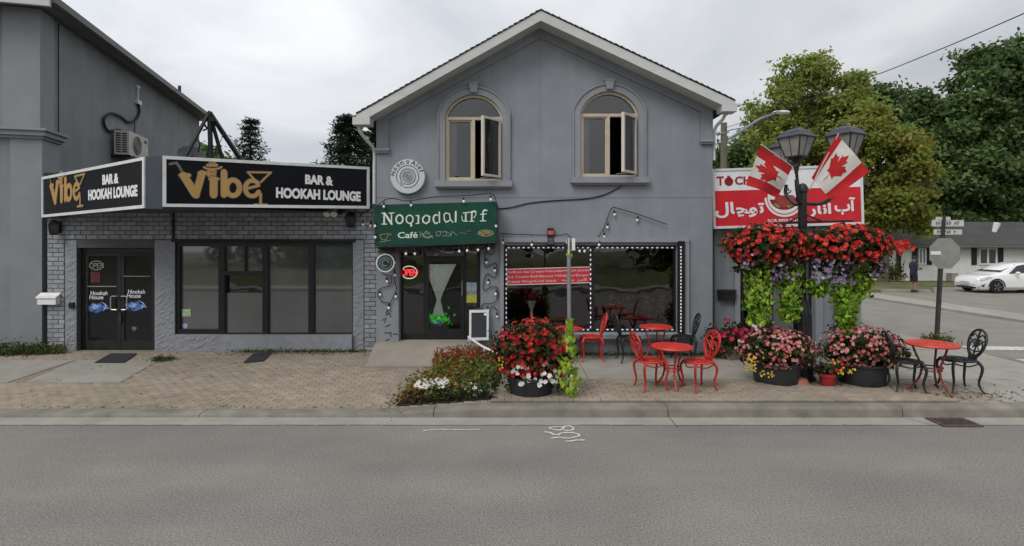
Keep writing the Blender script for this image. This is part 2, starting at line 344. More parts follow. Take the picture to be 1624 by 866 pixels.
while x < 9.5:
    a, b = x+.006, min(x+3.344, 9.8); mb = MB(); n = 8
    for i in range(n):
        u, v = a+(b-a)*i/n, a+(b-a)*(i+1)/n
        pr = lambda q: [(q, 7.645, -.03), (q, 7.66, max(.02, kz(q)-.04)), (q, 7.67, kz(q)-.012), (q, 7.7, kz(q)), (q, 7.885, kz(q)+.004), (q, 7.885, -.03)]
        p, q = pr(u), pr(v); mb.add(p+q, [(k, k+1, k+7, k+6) for k in range(5)][::1])
        mb.f = [f for f in mb.f]
    mb.f = [tuple(f[::-1]) for f in mb.f]
    p = pr(a); mb.poly(p); mb.poly(pr(b)[::-1])
    mb.build('kerb_section', KERBC, kerb, smooth=50); x += 3.35
# concrete slabs (each its own piece, with joints)
def slab(x0, x1, y0, y1, skew=0, m=None):
    mb = MB(); c = [(x0+skew, y0), (x1+skew, y0), (x1, y1), (x0, y1)]
    t = [(x, y, gz(x, y)+.008) for x, y in c]; e = .008
    ti = [(x0+skew+e, y0+e), (x1+skew-e, y0+e), (x1-e, y1-e), (x0+e, y1-e)]
    ti = [(x, y, gz(x, y)+.011) for x, y in ti]; bt = [(x, y, z-.05) for x, y, z in t]
    mb.add(bt+t+ti, [(i, (i+1) % 4, 4+(i+1) % 4, 4+i) for i in range(4)]+[(4+i, 4+(i+1) % 4, 8+(i+1) % 4, 8+i) for i in range(4)]+[(8, 9, 10, 11)])
    return mb.build('slab', m or CONC, pave)
xs = [-.2, 1.3, 2.8, 4.3, 5.8, 7.25]
for i in range(5):
    slab(xs[i]+.01, xs[i+1]-.01, 9.13, 10.02); slab(xs[i]+.01, xs[i+1]-.01, 10.04, 10.96)
for a, b in ((-11.6, -10.1), (-10.1, -8.6), (-8.6, -6.95)):
    slab(a+.01, b-.01, 9.15, 10.55, .28 if b > -8 else 0)
for i in range(5): slab(7.27, 9.75, 7.9+1.2*i, 9.08+1.2*i) if i < 3 else None
slab(7.9, 9.78, 11.52, 13.4); slab(7.9, 9.78, 13.42, 16.4); slab(7.9, 9.78, 16.42, 20.4)
# brick pavers, the 300 that show largest one by one, the rest joined
def paverbox(mb, L_=.2, W_=.1, h=.03, e=.009, at=None, rot=0, tilt=0):
    l, w_ = L_/2-.0018, W_/2-.0018; base = [(-l, -w_), (l, -w_), (l, w_), (-l, w_)]; ins = [(-l+e, -w_+e), (l-e, -w_+e), (l-e, w_-e), (-l+e, w_-e)]
    v = [(x, y, -h) for x, y in base]+[(x, y, -.005) for x, y in base]+[(x, y, 0) for x, y in ins]
    if at is not None:
        c, s = math.cos(rot), math.sin(rot); v = [(at[0]+x*c-y*s, at[1]+x*s+y*c, at[2]+z+(x*s+y*c)*tilt) for x, y, z in v]
    return mb.add(v, [(i, (i+1) % 4, 4+(i+1) % 4, 4+i) for i in range(4)]+[(4+i, 4+(i+1) % 4, 8+(i+1) % 4, 8+i) for i in range(4)]+[(8, 9, 10, 11)])
pm = paverbox(MB()).build('paver_source', PAVER).data; bpy.data.objects.remove(bpy.data.objects['paver_source'])
spots = []
def inslab(x, y):
    if x > -.21 and y > 9.12: return True
    if x > 7.26: return True
    if x < -6.9+(.28*(10.55-y)/1.4) and 9.12 < y < 10.58: return True
    return False
j = 0; y = 7.94
while y < 11.32:
    x = -13+(.1 if j % 2 else 0)
    while x < 7.25:
        if not inslab(x, y) and not (-2.78 < x < -1.3 and y > 10.02) and not (x > -2.9 and y > 10.95): spots.append((x, y))
        x += .203
    y += .103; j += 1
spots.sort(key=lambda q: (q[1] > 9.1, q[0] < -.3, q[0]*q[0]*.03+(q[1]-7.9)**2))
near = spots[:300]; far = spots[300:]
for x, y in near:
    sl_ = (.2-kz(x))/3.3
    inst('paver', pm, (x, y, gz(x, y)+.008+random.uniform(-.002, .002)), pave, (math.atan(sl_)+random.uniform(-.012, .012), random.uniform(-.015, .015), random.uniform(-.015, .015)))
mb = MB()
for x, y in far: paverbox(mb, at=(x, y, gz(x, y)+.007+random.uniform(-.0013, .0013)), rot=random.uniform(-.01, .01), tilt=(.2-kz(x))/3.3)
struct(mb.build('paver', PAVER, pave), 'stuff')
# side street and what lies beyond it
struct(MB().poly([(10.0, 7.5, .008), (15.9, 7.5, .008), (15.9, 90, .008), (10.0, 90, .008)]).build('side_street', SIDE))
mb = MB().box(9.8, 10.0, 7.9, 60, -.02, .19); struct(mb.build('side_kerb', KERBC))
struct(MB().box(15.9, 17.3, 12, 90, -.02, .09).build('far_sidewalk', CONC))
struct(MB().poly([(17.3, 6, .06), (80, 6, .06), (80, 33.4, .06), (17.3, 33.4, .06)]).build('parking_lot', SIDE))
struct(MB().poly([(17.3, 26.4, .09), (20.8, 26.4, .09), (26.5, 33.9, .09), (17.3, 33.9, .09)]).build('lawn', GRASSB))
struct(MB().poly([(23.4, 29.6, .085), (60, 29.6, .085), (60, 33.9, .085), (23.4, 33.9, .085)]).build('dry_grass_strip', GRASSB))
for a, b, c in ((18.2, 20.5, 26.2),):
    tag(MB().box(a, b, c, c+.25, .02, .2).build('parking_curb_stone', CONC), 'low pale concrete curb stone at the edge of the lawn across the side street', 'curb stone')
PAINT = mat('worn_white_road_paint', (.47, .465, .44), .85, .25, 14, big=.15, speck=.4)
struct(MB().poly([(8.25, 11.05, .204), (9.78, 11.05, .204), (9.78, 11.5, .204), (8.25, 11.5, .204)]).build('crosswalk_marking', PAINT))
struct(MB().poly([(10.04, 10.9, .014), (15.5, 10.6, .014), (15.5, 11.2, .014), (10.04, 11.5, .014)]).build('crosswalk_marking', PAINT))
struct(MB().poly([(10.04, 12.5, .014), (15.5, 12.2, .014), (15.5, 12.6, .014), (10.04, 12.95, .014)]).build('crosswalk_marking', PAINT))
# the other side of the street, which the shop windows mirror
struct(MB().box(-70, 70, -6.6, -4.6, -.02, .13).build('opposite_sidewalk', CONC))
struct(MB().poly([(-90, -60, .12), (90, -60, .12), (90, -6.62, .12), (-90, -6.62, .12)]).build('opposite_lawn', GRASSB))
# spray-painted survey figures on the road
rf = Fr((.85, 6.9, .006), (1, 0, 0), (0, 1, 0)); mb = MB()
z7 = lambda pts: [rf.uv(840+x*.09238, 640+y*.09238) for x, y in pts]
mb.ribbon(z7([(330,415),(440,400),(540,400),(590,420),(520,460),(420,450),(345,425)]), .03, rf, .003); mb.ribbon(z7([(575,420),(600,392),(680,385),(750,415),(745,455),(660,470),(585,455)]), .03, rf, .003)
mb.ribbon(z7([(265,490),(350,500),(420,540),(500,535),(560,505),(640,500),(740,500),(850,535),(840,565),(760,580),(700,600),(600,595),(500,580),(380,595)]), .03, rf, .003)
mb.ribbon(z7([(620,650),(720,645),(800,630),(930,630)]), .03, rf, .003)
struct(mb.build('survey_paint_marking', PAINT))
mb = MB(); rf2 = Fr((-1, 7.1, .006), (1, 0, 0), (0, 1, 0)); mb.ribbon([rf2.uv(*q) for q in ((672, 683), (700, 681), (740, 682), (762, 681))], .022, rf2, .003); struct(mb.build('survey_paint_line', PAINT))
# street drain grate
g0 = P(1512, 672, 1); gx, gy = 6.12, 7.43
t = thing('drain_grate', 'rusty iron storm drain grate set in the road beside the kerb', 'drain grate', (gx, gy, .01))
RUSTY = mat('rusty_iron', (.085, .06, .048), .8, .3, 20, .4, 60)
mb = MB()
for a, b, c, d in ((-.27, .27, -.17, -.13), (-.27, .27, .13, .17), (-.27, -.23, -.13, .13), (.23, .27, -.13, .13)): mb.box(gx+a, gx+b, gy+c, gy+d, .0, .022)
mb.build('frame', RUSTY, t); MB().poly([(gx-.23, gy-.13, .009), (gx+.23, gy-.13, .009), (gx+.23, gy+.13, .009), (gx-.23, gy+.13, .009)]).build('drain_opening', BLACKP, t)
for i in range(8): MB().box(gx-.23+.0575*i+.014, gx-.23+.0575*i+.036, gy-.13, gy+.13, .01, .021).build('bar', RUSTY, t)

# ------------------------------------------------------------------ grey gabled cafe building
YM = 11.0
def M(px, py): p = P(px, py, YM); return (p.x, p.z)       # measured on the front wall
cafe = thing('cafe_building', 'grey stucco two storey building with a front gable and two arched upper windows', 'building', (.65, YM, .2))
wf = lambda u, v, h=0: Vector((u, YM-h, v))
def wallplate(name, outer, holes, m=STUCCO, h1=0, h0=-.22, parent=cafe): return MB().plate(outer, holes, wf, h0, h1).build(name, m, parent)
XL, XR, XP = -2.78, 4.115, .575
RP = [(-3.07, 5.03), (.565, 7.075), (4.40, 5.29)]          # top of the roof line at the front fascia
def roofz(x): 
    (a, b), (c, d), (e, f) = RP
    return b+(d-b)*(x-a)/(c-a) if x < c else d+(f-d)*(x-c)/(e-c)
def archhole(x0, x1, z0, zs, zt, n=12):
    c = (x0+x1)/2; a = (x1-x0)/2; hh = zt-zs; r = (a*a+hh*hh)/(2*hh); th = math.asin(a/r)
    return [(x0, z0), (x1, z0)]+[(c+r*math.sin(th*(1-2*i/n)), zt-r+r*math.cos(th*(1-2*i/n))) for i in range(n+1)]
def scaled(w4, d): x0, x1, z0, zs, zt = w4; return (x0-d, x1+d, z0-d, zs+d*.5, zt+d)
W1 = (*[M(706, 0)[0], M(797, 0)[0]], M(0, 287)[1], M(0, 184)[1], M(0, 150)[1])
W2 = (*[M(920, 0)[0], M(1012, 0)[0]], M(0, 281)[1], M(0, 178)[1], M(0, 145)[1])
ZJ = M(0, 314)[1]
up = lambda x: roofz(x)-.13
wallplate('stucco_panel', [(XL, ZJ+.006), (XP-.002, ZJ+.006), (XP-.002, up(XP-.002)), (XL, up(XL))], [archhole(*W1)])
wallplate('stucco_panel', [(XP+.002, ZJ+.006), (XR, ZJ+.006), (XR, up(XR)), (XP+.002, up(XP+.002))], [archhole(*W2)])
DO = (M(632, 0)[0], M(762, 0)[0], .2, M(0, 394)[1]); SW = (M(799, 0)[0], M(1073, 0)[0], M(0, 527)[1], M(0, 389)[1])
wallplate('stucco_panel', [(XL, .12), (DO[0], .12), (DO[0], DO[3]), (DO[1], DO[3]), (DO[1], .12), (XR, .12), (XR, ZJ-.006), (XL, ZJ-.006)], [[(SW[0], SW[2]), (SW[1], SW[2]), (SW[1], SW[3]), (SW[0], SW[3])]])
MB().plate([(XL+.01, .1), (DO[0]-.05, .1), (DO[0]-.05, DO[3]+.04), (DO[1]+.05, DO[3]+.04), (DO[1]+.05, .1), (XR-.01, .1), (XR-.01, up(XR)-.02), (XP, up(XP)-.02), (XL+.01, up(XL)-.02)],
           [archhole(*scaled(W1, .05)), archhole(*scaled(W2, .05)), [(SW[0]-.05, SW[2]-.05), (SW[1]+.05, SW[2]-.05), (SW[1]+.05, SW[3]+.05), (SW[0]-.05, SW[3]+.05)]], wf, -.2, -.008).build('wall_backing', STUCCO, cafe)
mb = MB(); mb.box(XL+.002, XL+.2, YM+.223, YM+11, .1, up(XL)-.02); mb.build('side_wall', STUCCO, cafe)
mb = MB(); mb.box(XR-.2, XR-.002, YM+.223, YM+11, .1, up(XR)-.02); mb.build('side_wall', STUCCO, cafe)
MB().plate([(XL, .1), (XR, .1), (XR, up(XR)-.03), (XP, up(XP)-.03), (XL, up(XL)-.03)], [], lambda u, v, h: Vector((u, YM+11+h, v)), 0, .2, True).build('rear_wall', STUCCO, cafe)
# interior rooms
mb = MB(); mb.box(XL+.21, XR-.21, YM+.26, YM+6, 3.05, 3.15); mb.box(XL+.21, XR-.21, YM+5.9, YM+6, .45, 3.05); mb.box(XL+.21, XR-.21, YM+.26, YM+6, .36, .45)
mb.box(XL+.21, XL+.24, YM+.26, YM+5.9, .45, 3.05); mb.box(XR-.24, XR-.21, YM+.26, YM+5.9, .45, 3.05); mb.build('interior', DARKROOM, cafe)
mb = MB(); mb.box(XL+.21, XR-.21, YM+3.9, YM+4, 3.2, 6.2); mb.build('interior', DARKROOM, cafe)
# roof slabs, fascia, soffit, shingles' front edge
YF = YM-.42
for k, (a, b) in enumerate(((0, 1), (1, 2))):
    (xa, za), (xb, zb) = RP[a], RP[b]
    mb = MB(); vs = [(xa, YF, za), (xb, YF, zb), (xb, YM+11.5, zb), (xa, YM+11.5, za)]; vs += [(x, y, z-.1) for x, y, z in vs]
    mb.add(vs, [(0, 1, 2, 3), (7, 6, 5, 4), (0, 4, 5, 1), (1, 5, 6, 2), (2, 6, 7, 3), (3, 7, 4, 0)]); rf_ = mb.build('roof', ROOF, cafe)
    # shingle edge courses along the rake, then the fascia board and soffit below
    n = 34; mb = MB()
    for i in range(n):
        u, v = i/n, (i+.97)/n; x0, x1 = xa+(xb-xa)*u, xa+(xb-xa)*v; z0, z1 = za+(zb-za)*u, za+(zb-za)*v; s_ = random.uniform(0, .012)
        mb.add([(x0, YF-.05, z0+.004+s_), (x1, YF-.05, z1+.004+s_*.3), (x1, YF+.6, z1+.004+s_*.3), (x0, YF+.6, z0+.004+s_), (x0, YF-.05, z0+.03+s_), (x1, YF-.05, z1+.02), (x1, YF+.6, z1+.02), (x0, YF+.6, z0+.03+s_)],
               [(0, 3, 2, 1), (4, 5, 6, 7), (0, 1, 5, 4), (1, 2, 6, 5), (2, 3, 7, 6), (3, 0, 4, 7)])
    mb.build('shingle_edge', ROOF, rf_)
    mb = MB(); vs = [(xa, YF-.03, za-.005), (xb, YF-.03, zb-.005), (xb, YF-.03, zb-.2), (xa, YF-.03, za-.2)]; vs += [(x, YF-.002, z) for x, y, z in vs]
    mb.add(vs, [(3, 2, 1, 0), (4, 5, 6, 7), (0, 1, 5, 4), (1, 2, 6, 5), (2, 3, 7, 6), (3, 0, 4, 7)]); mb.build('fascia_board', FASCIA, cafe)
    mb = MB(); sl2 = (zb-za)/(xb-xa)
    for q in range(3):
        y0, y1 = YF+.004+q*.135, YF+.004+q*.135+.13
        vs = [(xa, y0, za-.185), (xb, y0, zb-.185), (xb, y1, zb-.185), (xa, y1, za-.185)]; vs += [(x, y, z+.05) for x, y, z in vs]
        mb.add(vs, [(3, 2, 1, 0), (4, 5, 6, 7), (0, 1, 5, 4), (1, 2, 6, 5), (2, 3, 7, 6), (3, 0, 4, 7)][::-1])
    mb.build('soffit', FASCIA, cafe)
# raised stucco band under the rakes with a short drop at each corner
band = MB(); t_ = .036; d_ = .30
def bandpoly(pts): band.plate(pts, [], wf, -.005, t_)
top = lambda x: roofz(x)-.17
lo = lambda x, d=.46: roofz(x)-d
xl1, xr1 = M(617, 0)[0], M(1111, 0)[0]
bandpoly([(XL+.003, top(XL)), (XL+.003, M(0, 236)[1]), (xl1, M(0, 236)[1]), (xl1, M(0, 191)[1]), (XP, M(0, 61)[1]), (XP, top(XP))])
bandpoly([(XP+.0005, top(XP)), (XP+.0005, M(0, 61)[1]), (xr1, M(0, 178)[1]), (xr1, M(0, 222)[1]), (XR-.003, M(0, 222)[1]), (XR-.003, top(XR))])
band.build('raised_band', STUCCO, cafe)
for xa, xb, py in ((XL-.03, xl1+.02, 236), (xr1-.02, XR+.03, 222)):
    mb = MB(); z = M(0, py)[1]; mb.box(xa, xb, YM-.09, YM+.1, z-.05, z-.001); mb.box(xa+.015, xb-.015, YM-.06, YM+.1, z-.09, z-.051); mb.build('corbel', TRIM, cafe)
# arched windows
def arch_ring(x0, x1, z0, zs, zt, d, n=16):
    a = archhole(x0-d, x1+d, z0, zs+d*.35, zt+d, n)[2:]; b = archhole(x0, x1, z0, zs, zt, n)[2:]
    return [(x1+d, z0)]+a+[(x0-d, z0), (x0, z0)]+b[::-1]+[(x1, z0)]
def upper_window(W, hingepx, key):
    x0, x1, z0, zs, zt = W; n = 14; yo = lambda h: (lambda u, v, hh=0: Vector((u, YM-h-hh, v)))
    MB().plate(arch_ring(x0, x1, z0, zs, zt, .13), [], wf, -.004, .03).build('window_surround', TRIM, cafe)
    MB().plate(arch_ring(x0-.13, x1+.13, z0, zs+.045, zt+.13, .028), [], wf, -.004, .055).build('surround_moulding', TRIM, cafe)
    mb = MB(); mb.box(x0-.2, x1+.2, YM-.12, YM+.05, z0-.125, z0-.005); mb.box(x0-.17, x1+.17, YM-.08, YM+.05, z0-.16, z0-.126); mb.build('window_sill', TRIM, cafe)
    c = (x0+x1)/2; mb = MB(); mb.plate([(c-.06, zt+.03), (c+.06, zt+.03), (c+.1, zt+.21), (c-.1, zt+.21)], [], wf, -.004, .09); mb.plate([(c-.11, zt+.2101), (c+.11, zt+.2101), (c+.11, zt+.235), (c-.11, zt+.235)], [], wf, -.004, .1); mb.build('keystone', TRIM, cafe)
    f = .05; zm = zt-(zt-z0)*.275; cm = (x0+x1)/2-.01
    hole1 = archhole(x0+f, x1-f, zm+.035, max(zs-.02, zm+.06), zt-f); hole2 = [(x0+f, z0+f), (cm-.03, z0+f), (cm-.03, zm-.025), (x0+f, zm-.025)]; hole3 = [(cm+.03, z0+f), (x1-f, z0+f), (x1-f, zm-.025), (cm+.03, zm-.025)]
    wdw = MB().plate(archhole(x0+.002, x1-.002, z0+.002, zs, zt-.002), [hole1, hole2, hole3], wf, -.15, -.03).build('window', TAN, cafe)
    f2 = .03
    MB().plate(hole2, [[(x0+f+f2, z0+f+f2), (cm-.03-f2, z0+f+f2), (cm-.03-f2, zm-.025-f2), (x0+f+f2, zm-.025-f2)]], wf, -.12, -.055).build('casement_frame', TAN, wdw)
    MB().plate(hole1, [], wf, -.092, -.085).build('pane', GLASS, wdw); MB().plate(hole2, [], wf, -.102, -.095).build('pane', GLASS, wdw)
    # curtain behind the fixed side
    mb = MB(); pts = [(x0+.06+.012*i, YM+.2+.018*math.sin(i*1.7)) for i in range(14)]
    for i in range(13): mb.poly([(*pts[i], z0+.06), (*pts[i+1], z0+.06), (*pts[i+1], zm), (*pts[i], zm)])
    mb.build('curtain', mat('grey_white_curtain', (.3, .31, .32), .9, .1, 6), wdw, smooth=60)
    # open sash, hinged at the right jamb
    wdt = (x1-f)-(cm+.03); th = R(49); hx = x1-f-.005
    fr = Fr((hx, YM-.01, z0+f+.01), (-math.cos(th), -math.sin(th), 0), (0, 0, 1)); Hh = zm-.025-z0-f-.02
    sash = MB().plate([(0, 0), (wdt, 0), (wdt, Hh), (0, Hh)], [[(.045, .045), (wdt-.045, .045), (wdt-.045, Hh-.045), (.045, Hh-.045)]], fr.pt, -.03, .03, True).build('open_sash', mat('pale_window_sash', (.56, .53, .47), .5, .05, 5), wdw)
    MB().plate([(.045, .045), (wdt-.045, .045), (wdt-.045, Hh-.045), (.045, Hh-.045)], [], fr.pt, -.004, .004, True).build('sash_pane', GLASS, wdw)
    mb = MB(); mb.tube([(cm+.15, YM-.03, z0+f+.012), (cm+.27, YM-.16, z0+f+.012), fr.pt(wdt*.5, 0)], .01, 5); mb.build('window_opener', STEEL, wdw)
upper_window(W1, 793, 0); upper_window(W2, 1008, 1)
# shop window
x0, x1, z0, z1 = SW; xm = M(940, 0)[0]; f = .055
shop = MB().plate([(x0+.003, z0+.003), (x1-.003, z0+.003), (x1-.003, z1-.003), (x0+.003, z1-.003)], [[(x0+f, z0+f), (xm-.045, z0+f), (xm-.045, z1-f), (x0+f, z1-f)], [(xm+.045, z0+f), (x1-f*.6, z0+f), (x1-f*.6, z1-f), (xm+.045, z1-f)]], wf, -.14, -.04).build('shop_window', BLACK, cafe)
MB().plate([(x0+f, z0+f), (xm-.045, z0+f), (xm-.045, z1-f), (x0+f, z1-f)], [], wf, -.1, -.093).build('pane', GLASS, shop)
MB().plate([(xm+.045, z0+f), (x1-f*.6, z0+f), (x1-f*.6, z1-f), (xm+.045, z1-f)], [], wf, -.1, -.093).build('pane', GLASS, shop)
LEDM = mat('white_light_strip', (.6, .64, .68), .5, .05, 20, emit=.35)
mb = MB()
def leds(xa, za, xb, zb):
    n = int(math.hypot(xb-xa, zb-za)/.098)
    for i in range(n):
        u = (i+.5)/n; x, z = xa+(xb-xa)*u, za+(zb-za)*u; s_ = .022 if xa != xb else .011; q = .022 if za != zb else .011; mb.box(x-s_, x+s_, YM+.02, YM+.032, z-q, z+q)
for xa, xb in ((x0+.05, xm-.04), (xm+.05, x1-.03)):
    leds(xa, z1-.05, xb, z1-.05); leds(xa, z0+.05, xb, z0+.05)
leds(x0+.05, z0+.05, x0+.05, z1-.05); leds(xm-.04, z0+.05, xm-.04, z1-.05)
struct(mb.build('light_strip', LEDM, shop), 'stuff')
mb = MB(); mb.box(x0-.07, x0-.002, YM-.06, YM+.05, z0-.02, z1+.06); mb.box(x0-.07, x1+.24, YM-.07, YM+.05, z1+.062, z1+.16); mb.box(x1+.15, x1+.24, YM-.06, YM+.05, z0-.02, z1+.06); mb.build('window_casing', TRIM, cafe)
mb = MB(); mb.box(x0-.03, x1+.33, YM-.14, YM+.06, z0-.11, z0-.022); mb.box(x0-.01, x1+.31, YM-.09, YM+.06, z0-.15, z0-.111); mb.build('window_sill', TRIM, cafe)
shut = MB().box(x1+.005, x1+.135, YM-.11, YM-.03, z0+.0, z1+.085).build('shutter_channel', BLACK, cafe)
mb = MB()
for i in range(26): mb.box(x1+.04, x1+.065, YM-.122, YM-.111, z0+.03+i*.068, z0+.065+i*.068)
struct(mb.build('light_strip', LEDM, shut), 'stuff')
# entrance: recessed black storefront
x0, x1 = DO[0], DO[1]; zd, zt = .475, DO[3]; ye = YM+.2
MB().box(x0+.002, x1-.002, YM+.003, ye+.2, .1, zd).build('door_step', CONC, cafe)
A, B = M(672, 0)[0], M(735, 0)[0]; ef = lambda u, v, h=0: Vector((u, ye-h, v))
fr_ = .05
holes = [[(x0+fr_, zd+.12), (A-.04, zd+.12), (A-.04, zt-.06), (x0+fr_, zt-.06)], [(A, zd+.01), (B, zd+.01), (B, zt-.2), (A, zt-.2)], [(A, zt-.16), (B, zt-.16), (B, zt-.06), (A, zt-.06)], [(B+.04, zd+.7), (x1-.09, zd+.7), (x1-.09, zt-.06), (B+.04, zt-.06)]]
ent = MB().plate([(x0+.003, zd+.003), (x1-.003, zd+.003), (x1-.003, zt-.003), (x0+.003, zt-.003)], holes, ef, -.08, 0).build('entrance_frame', BLACK, cafe)
for h in (holes[0], holes[2], holes[3]): MB().plate(h, [], ef, -.045, -.038).build('pane', GLASS, ent)
dr = MB().plate([(A+.004, zd+.014), (B-.004, zd+.014), (B-.004, zt-.204), (A+.004, zt-.204)], [[(A+.07, zd+.22), (B-.07, zd+.22), (B-.07, zt-.27), (A+.07, zt-.27)]], ef, -.06, .012).build('door', BLACK, cafe)
MB().plate([(A+.07, zd+.22), (B-.07, zd+.22), (B-.07, zt-.27), (A+.07, zt-.27)], [], ef, -.03, -.024).build('pane', GLASSE, dr)
mb = MB(); mb.tube([(B-.04, ye-.012, zd+.9), (B-.04, ye-.06, zd+.92), (B-.04, ye-.06, zd+1.2), (B-.04, ye-.012, zd+1.22)], .011, 6); mb.build('handle', STEEL, dr)
# left gutter end and downspout elbow
mb = MB(); mb.box(XL-.36, XL-.02, YF-.035, YF+.25, RP[0][1]-.2, RP[0][1]-.06); mb.build('gutter', FASCIA, cafe)
mb = MB(); mb.tube(spline([(XL-.28, YF+.14, RP[0][1]-.2), (XL-.26, YF+.16, 4.72), (XL-.14, YF+.3, 4.55), (XL-.06, YM+.05, 4.4), (XL-.06, YM+.06, 4.0), (XL-.06, YM+.06, 3.3)], 4), .036, 8); mb.build('downspout', FASCIA, cafe, smooth=True)
mb = MB(); mb.box(XR+.02, XR+.32, YF-.032, YF+.25, RP[2][1]-.2, RP[2][1]-.06); mb.box(XR+.3, XR+.42, YF+.0, YF+.12, RP[2][1]-.08, RP[2][1]-.04); mb.build('gutter', FASCIA, cafe)
mb = MB(); mb.tube(spline([(XR+.16, YF+.14, RP[2][1]-.2), (XR+.12, YF+.2, 4.98), (XR+.05, YM-.02, 4.85), (XR+.05, YM+.06, 4.6), (XR+.05, YM+.06, 4.2)], 4), .036, 8); mb.build('downspout', FASCIA, cafe, smooth=True)
mb = MB(); mb.tube([(XR-.02, YM+.05, M(0, 229)[1]), (XR+.14, YM+.05, M(0, 227)[1])], .012, 5); mb.ball((XR+.14, YM+.05, M(0, 227)[1]+.01), .028); mb.build('cable_insulator', STEEL, cafe)

# ------------------------------------------------------------------ brick lounge unit on the left
YL = 11.4
def Q(px, py): p = P(px, py, YL); return (p.x, p.z)
lounge = thing('lounge_building', 'low painted grey brick shopfront with dark framed windows under the black sign', 'building', (-6.4, YL, .2))
lf = lambda u, v, h=0: Vector((u, YL-h, v))
X0, X1 = Q(75, 0)[0], XL-.012
DL = (Q(122, 0)[0], Q(246, 0)[0], .2, Q(0, 393)[1]); VW = (Q(278, 0)[0], Q(560, 0)[0], Q(0, 530)[1], Q(0, 384)[1])
hd = [(DL[0], DL[2]), (DL[1], DL[2]), (DL[1], DL[3]), (DL[0], DL[3])]; hv = [(VW[0], VW[2]), (VW[1], VW[2]), (VW[1], VW[3]), (VW[0], VW[3])]
MB().plate([(X0, .1), (DL[0], .1), (DL[0], DL[3]), (DL[1], DL[3]), (DL[1], .1), (X1, .1), (X1, 3.9), (X0, 3.9)], [hv], lf, -.25, 0).build('wall', MORTAR, lounge)
mb = MB(); mb.box(X0, X1, YL+.252, YL+10, 3.72, 3.88); mb.box(X0, X0+.2, YL+.252, YL+10, .1, 3.7); mb.box(X0+.2, X1, YL+9.8, YL+10, .1, 3.7); mb.build('roof', ROOF, lounge)
mb = MB(); mb.box(X0-.02, X1, YL-.06, YL+.2, 3.902, 3.98); mb.build('coping', BLACKP, lounge)
mb = MB(); mb.box(X0+.22, X1-.02, YL+3, YL+3.1, .2, 3.6); mb.box(X0+.22, X1-.02, YL+.3, YL+3, .1, .2); mb.build('interior', DARKROOM, lounge)
# bricks: band above door and window, pier at the far left, pier at the right
BL, BH = .238, .095
bm_ = MB(); l, hh, e = (BL-.014)/2, (BH-.013)/2, .006
bm_.add([(-l, -.001, -hh), (l, -.001, -hh), (l, -.001, hh), (-l, -.001, hh), (-l, -.012, -hh), (l, -.012, -hh), (l, -.012, hh), (-l, -.012, hh), (-l+e, -.016, -hh+e), (l-e, -.016, -hh+e), (l-e, -.016, hh-e), (-l+e, -.016, hh-e)],
        [(i, (i+1) % 4, 4+(i+1) % 4, 4+i) for i in range(4)]+[(4+i, 4+(i+1) % 4, 8+(i+1) % 4, 8+i) for i in range(4)]+[(8, 9, 10, 11)])
tmp = bm_.build('brick_source', BRICK, org=(0, 0, 0)); bme = tmp.data; bpy.data.objects.remove(tmp)
bs = []
zb = VW[3]+.05
for j in range(40):
    z = .2+BH*(j+.5); off = (j % 2)*BL/2
    def row(a, b, z):
        x = a+BL/2-off
        while x < b+BL/2:
            l_, r_ = max(a, x-BL/2), min(b, x+BL/2)
            if r_-l_ > .05: bs.append(((l_+r_)/2, z, (r_-l_)/BL))
            x += BL
    if z > zb+.03:
        if z < 3.32: row(X0+.01, X1-.005, z)
    else:
        row(X0+.01, Q(103, 0)[0], z); row(Q(578, 0)[0], X1-.005, z)
bs.sort(key=lambda q: (q[1] > 3.22, q[1] > 3.12 and q[0] < -3.6, q[0] > -3.1))
for x, z, s_ in bs[:300]: inst('brick', bme, (x, YL+random.uniform(-.002, .002), z), lounge, (random.uniform(-.01, .01), 0, random.uniform(-.012, .012)), (s_, 1, 1))
mb = MB()
for x, z, s_ in bs[300:]: mb.add([(x+a*s_, YL+b, z+c) for a, b, c in bm_.v], bm_.f)
struct(mb.build('brick', BRICK, lounge), 'stuff')
# painted split stone piers round the door and window
def rough(name, x0, x1, z0, z1, d=.03, m=ROUGHSTONE, parent=lounge):
    nx, nz_ = max(2, int((x1-x0)/.055)), max(2, int((z1-z0)/.045)); mb = MB(); g = []
    for j in range(nz_+1):
        for i in range(nx+1):
            ed = i in (0, nx) or j in (0, nz_); g.append((x0+(x1-x0)*i/nx, YL-(d*.6 if ed else d*.6+random.uniform(-.007, .012)), z0+(z1-z0)*j/nz_))
    mb.add(g, [(j*(nx+1)+i, j*(nx+1)+i+1, (j+1)*(nx+1)+i+1, (j+1)*(nx+1)+i) for j in range(nz_) for i in range(nx)])
    mb.box(x0, x1, YL-d*.6+.001, YL, z0, z1); return mb.build(name, m, parent)
rough('stone_pier', DL[1]+.002, VW[0]-.003, .12, zb-.01); rough('stone_pier', Q(104, 0)[0], DL[0]-.002, .12, zb-.01, .02)
rough('stone_pier', VW[1]+.002, Q(577, 0)[0], .12, zb-.01); rough('stone_base', VW[0], Q(352, 0)[0], .12, VW[2]-.004)
MB().box(Q(352, 0)[0]+.002, VW[1]-.002, YL-.1, YL-.002, .12, VW[2]-.003).build('window_sill', SILL, lounge)
MB().box(VW[0]-.06, VW[1]+.06, YL-.05, YL-.001, VW[3]+.002, VW[3]+.05).build('lintel', BLACKP, lounge)
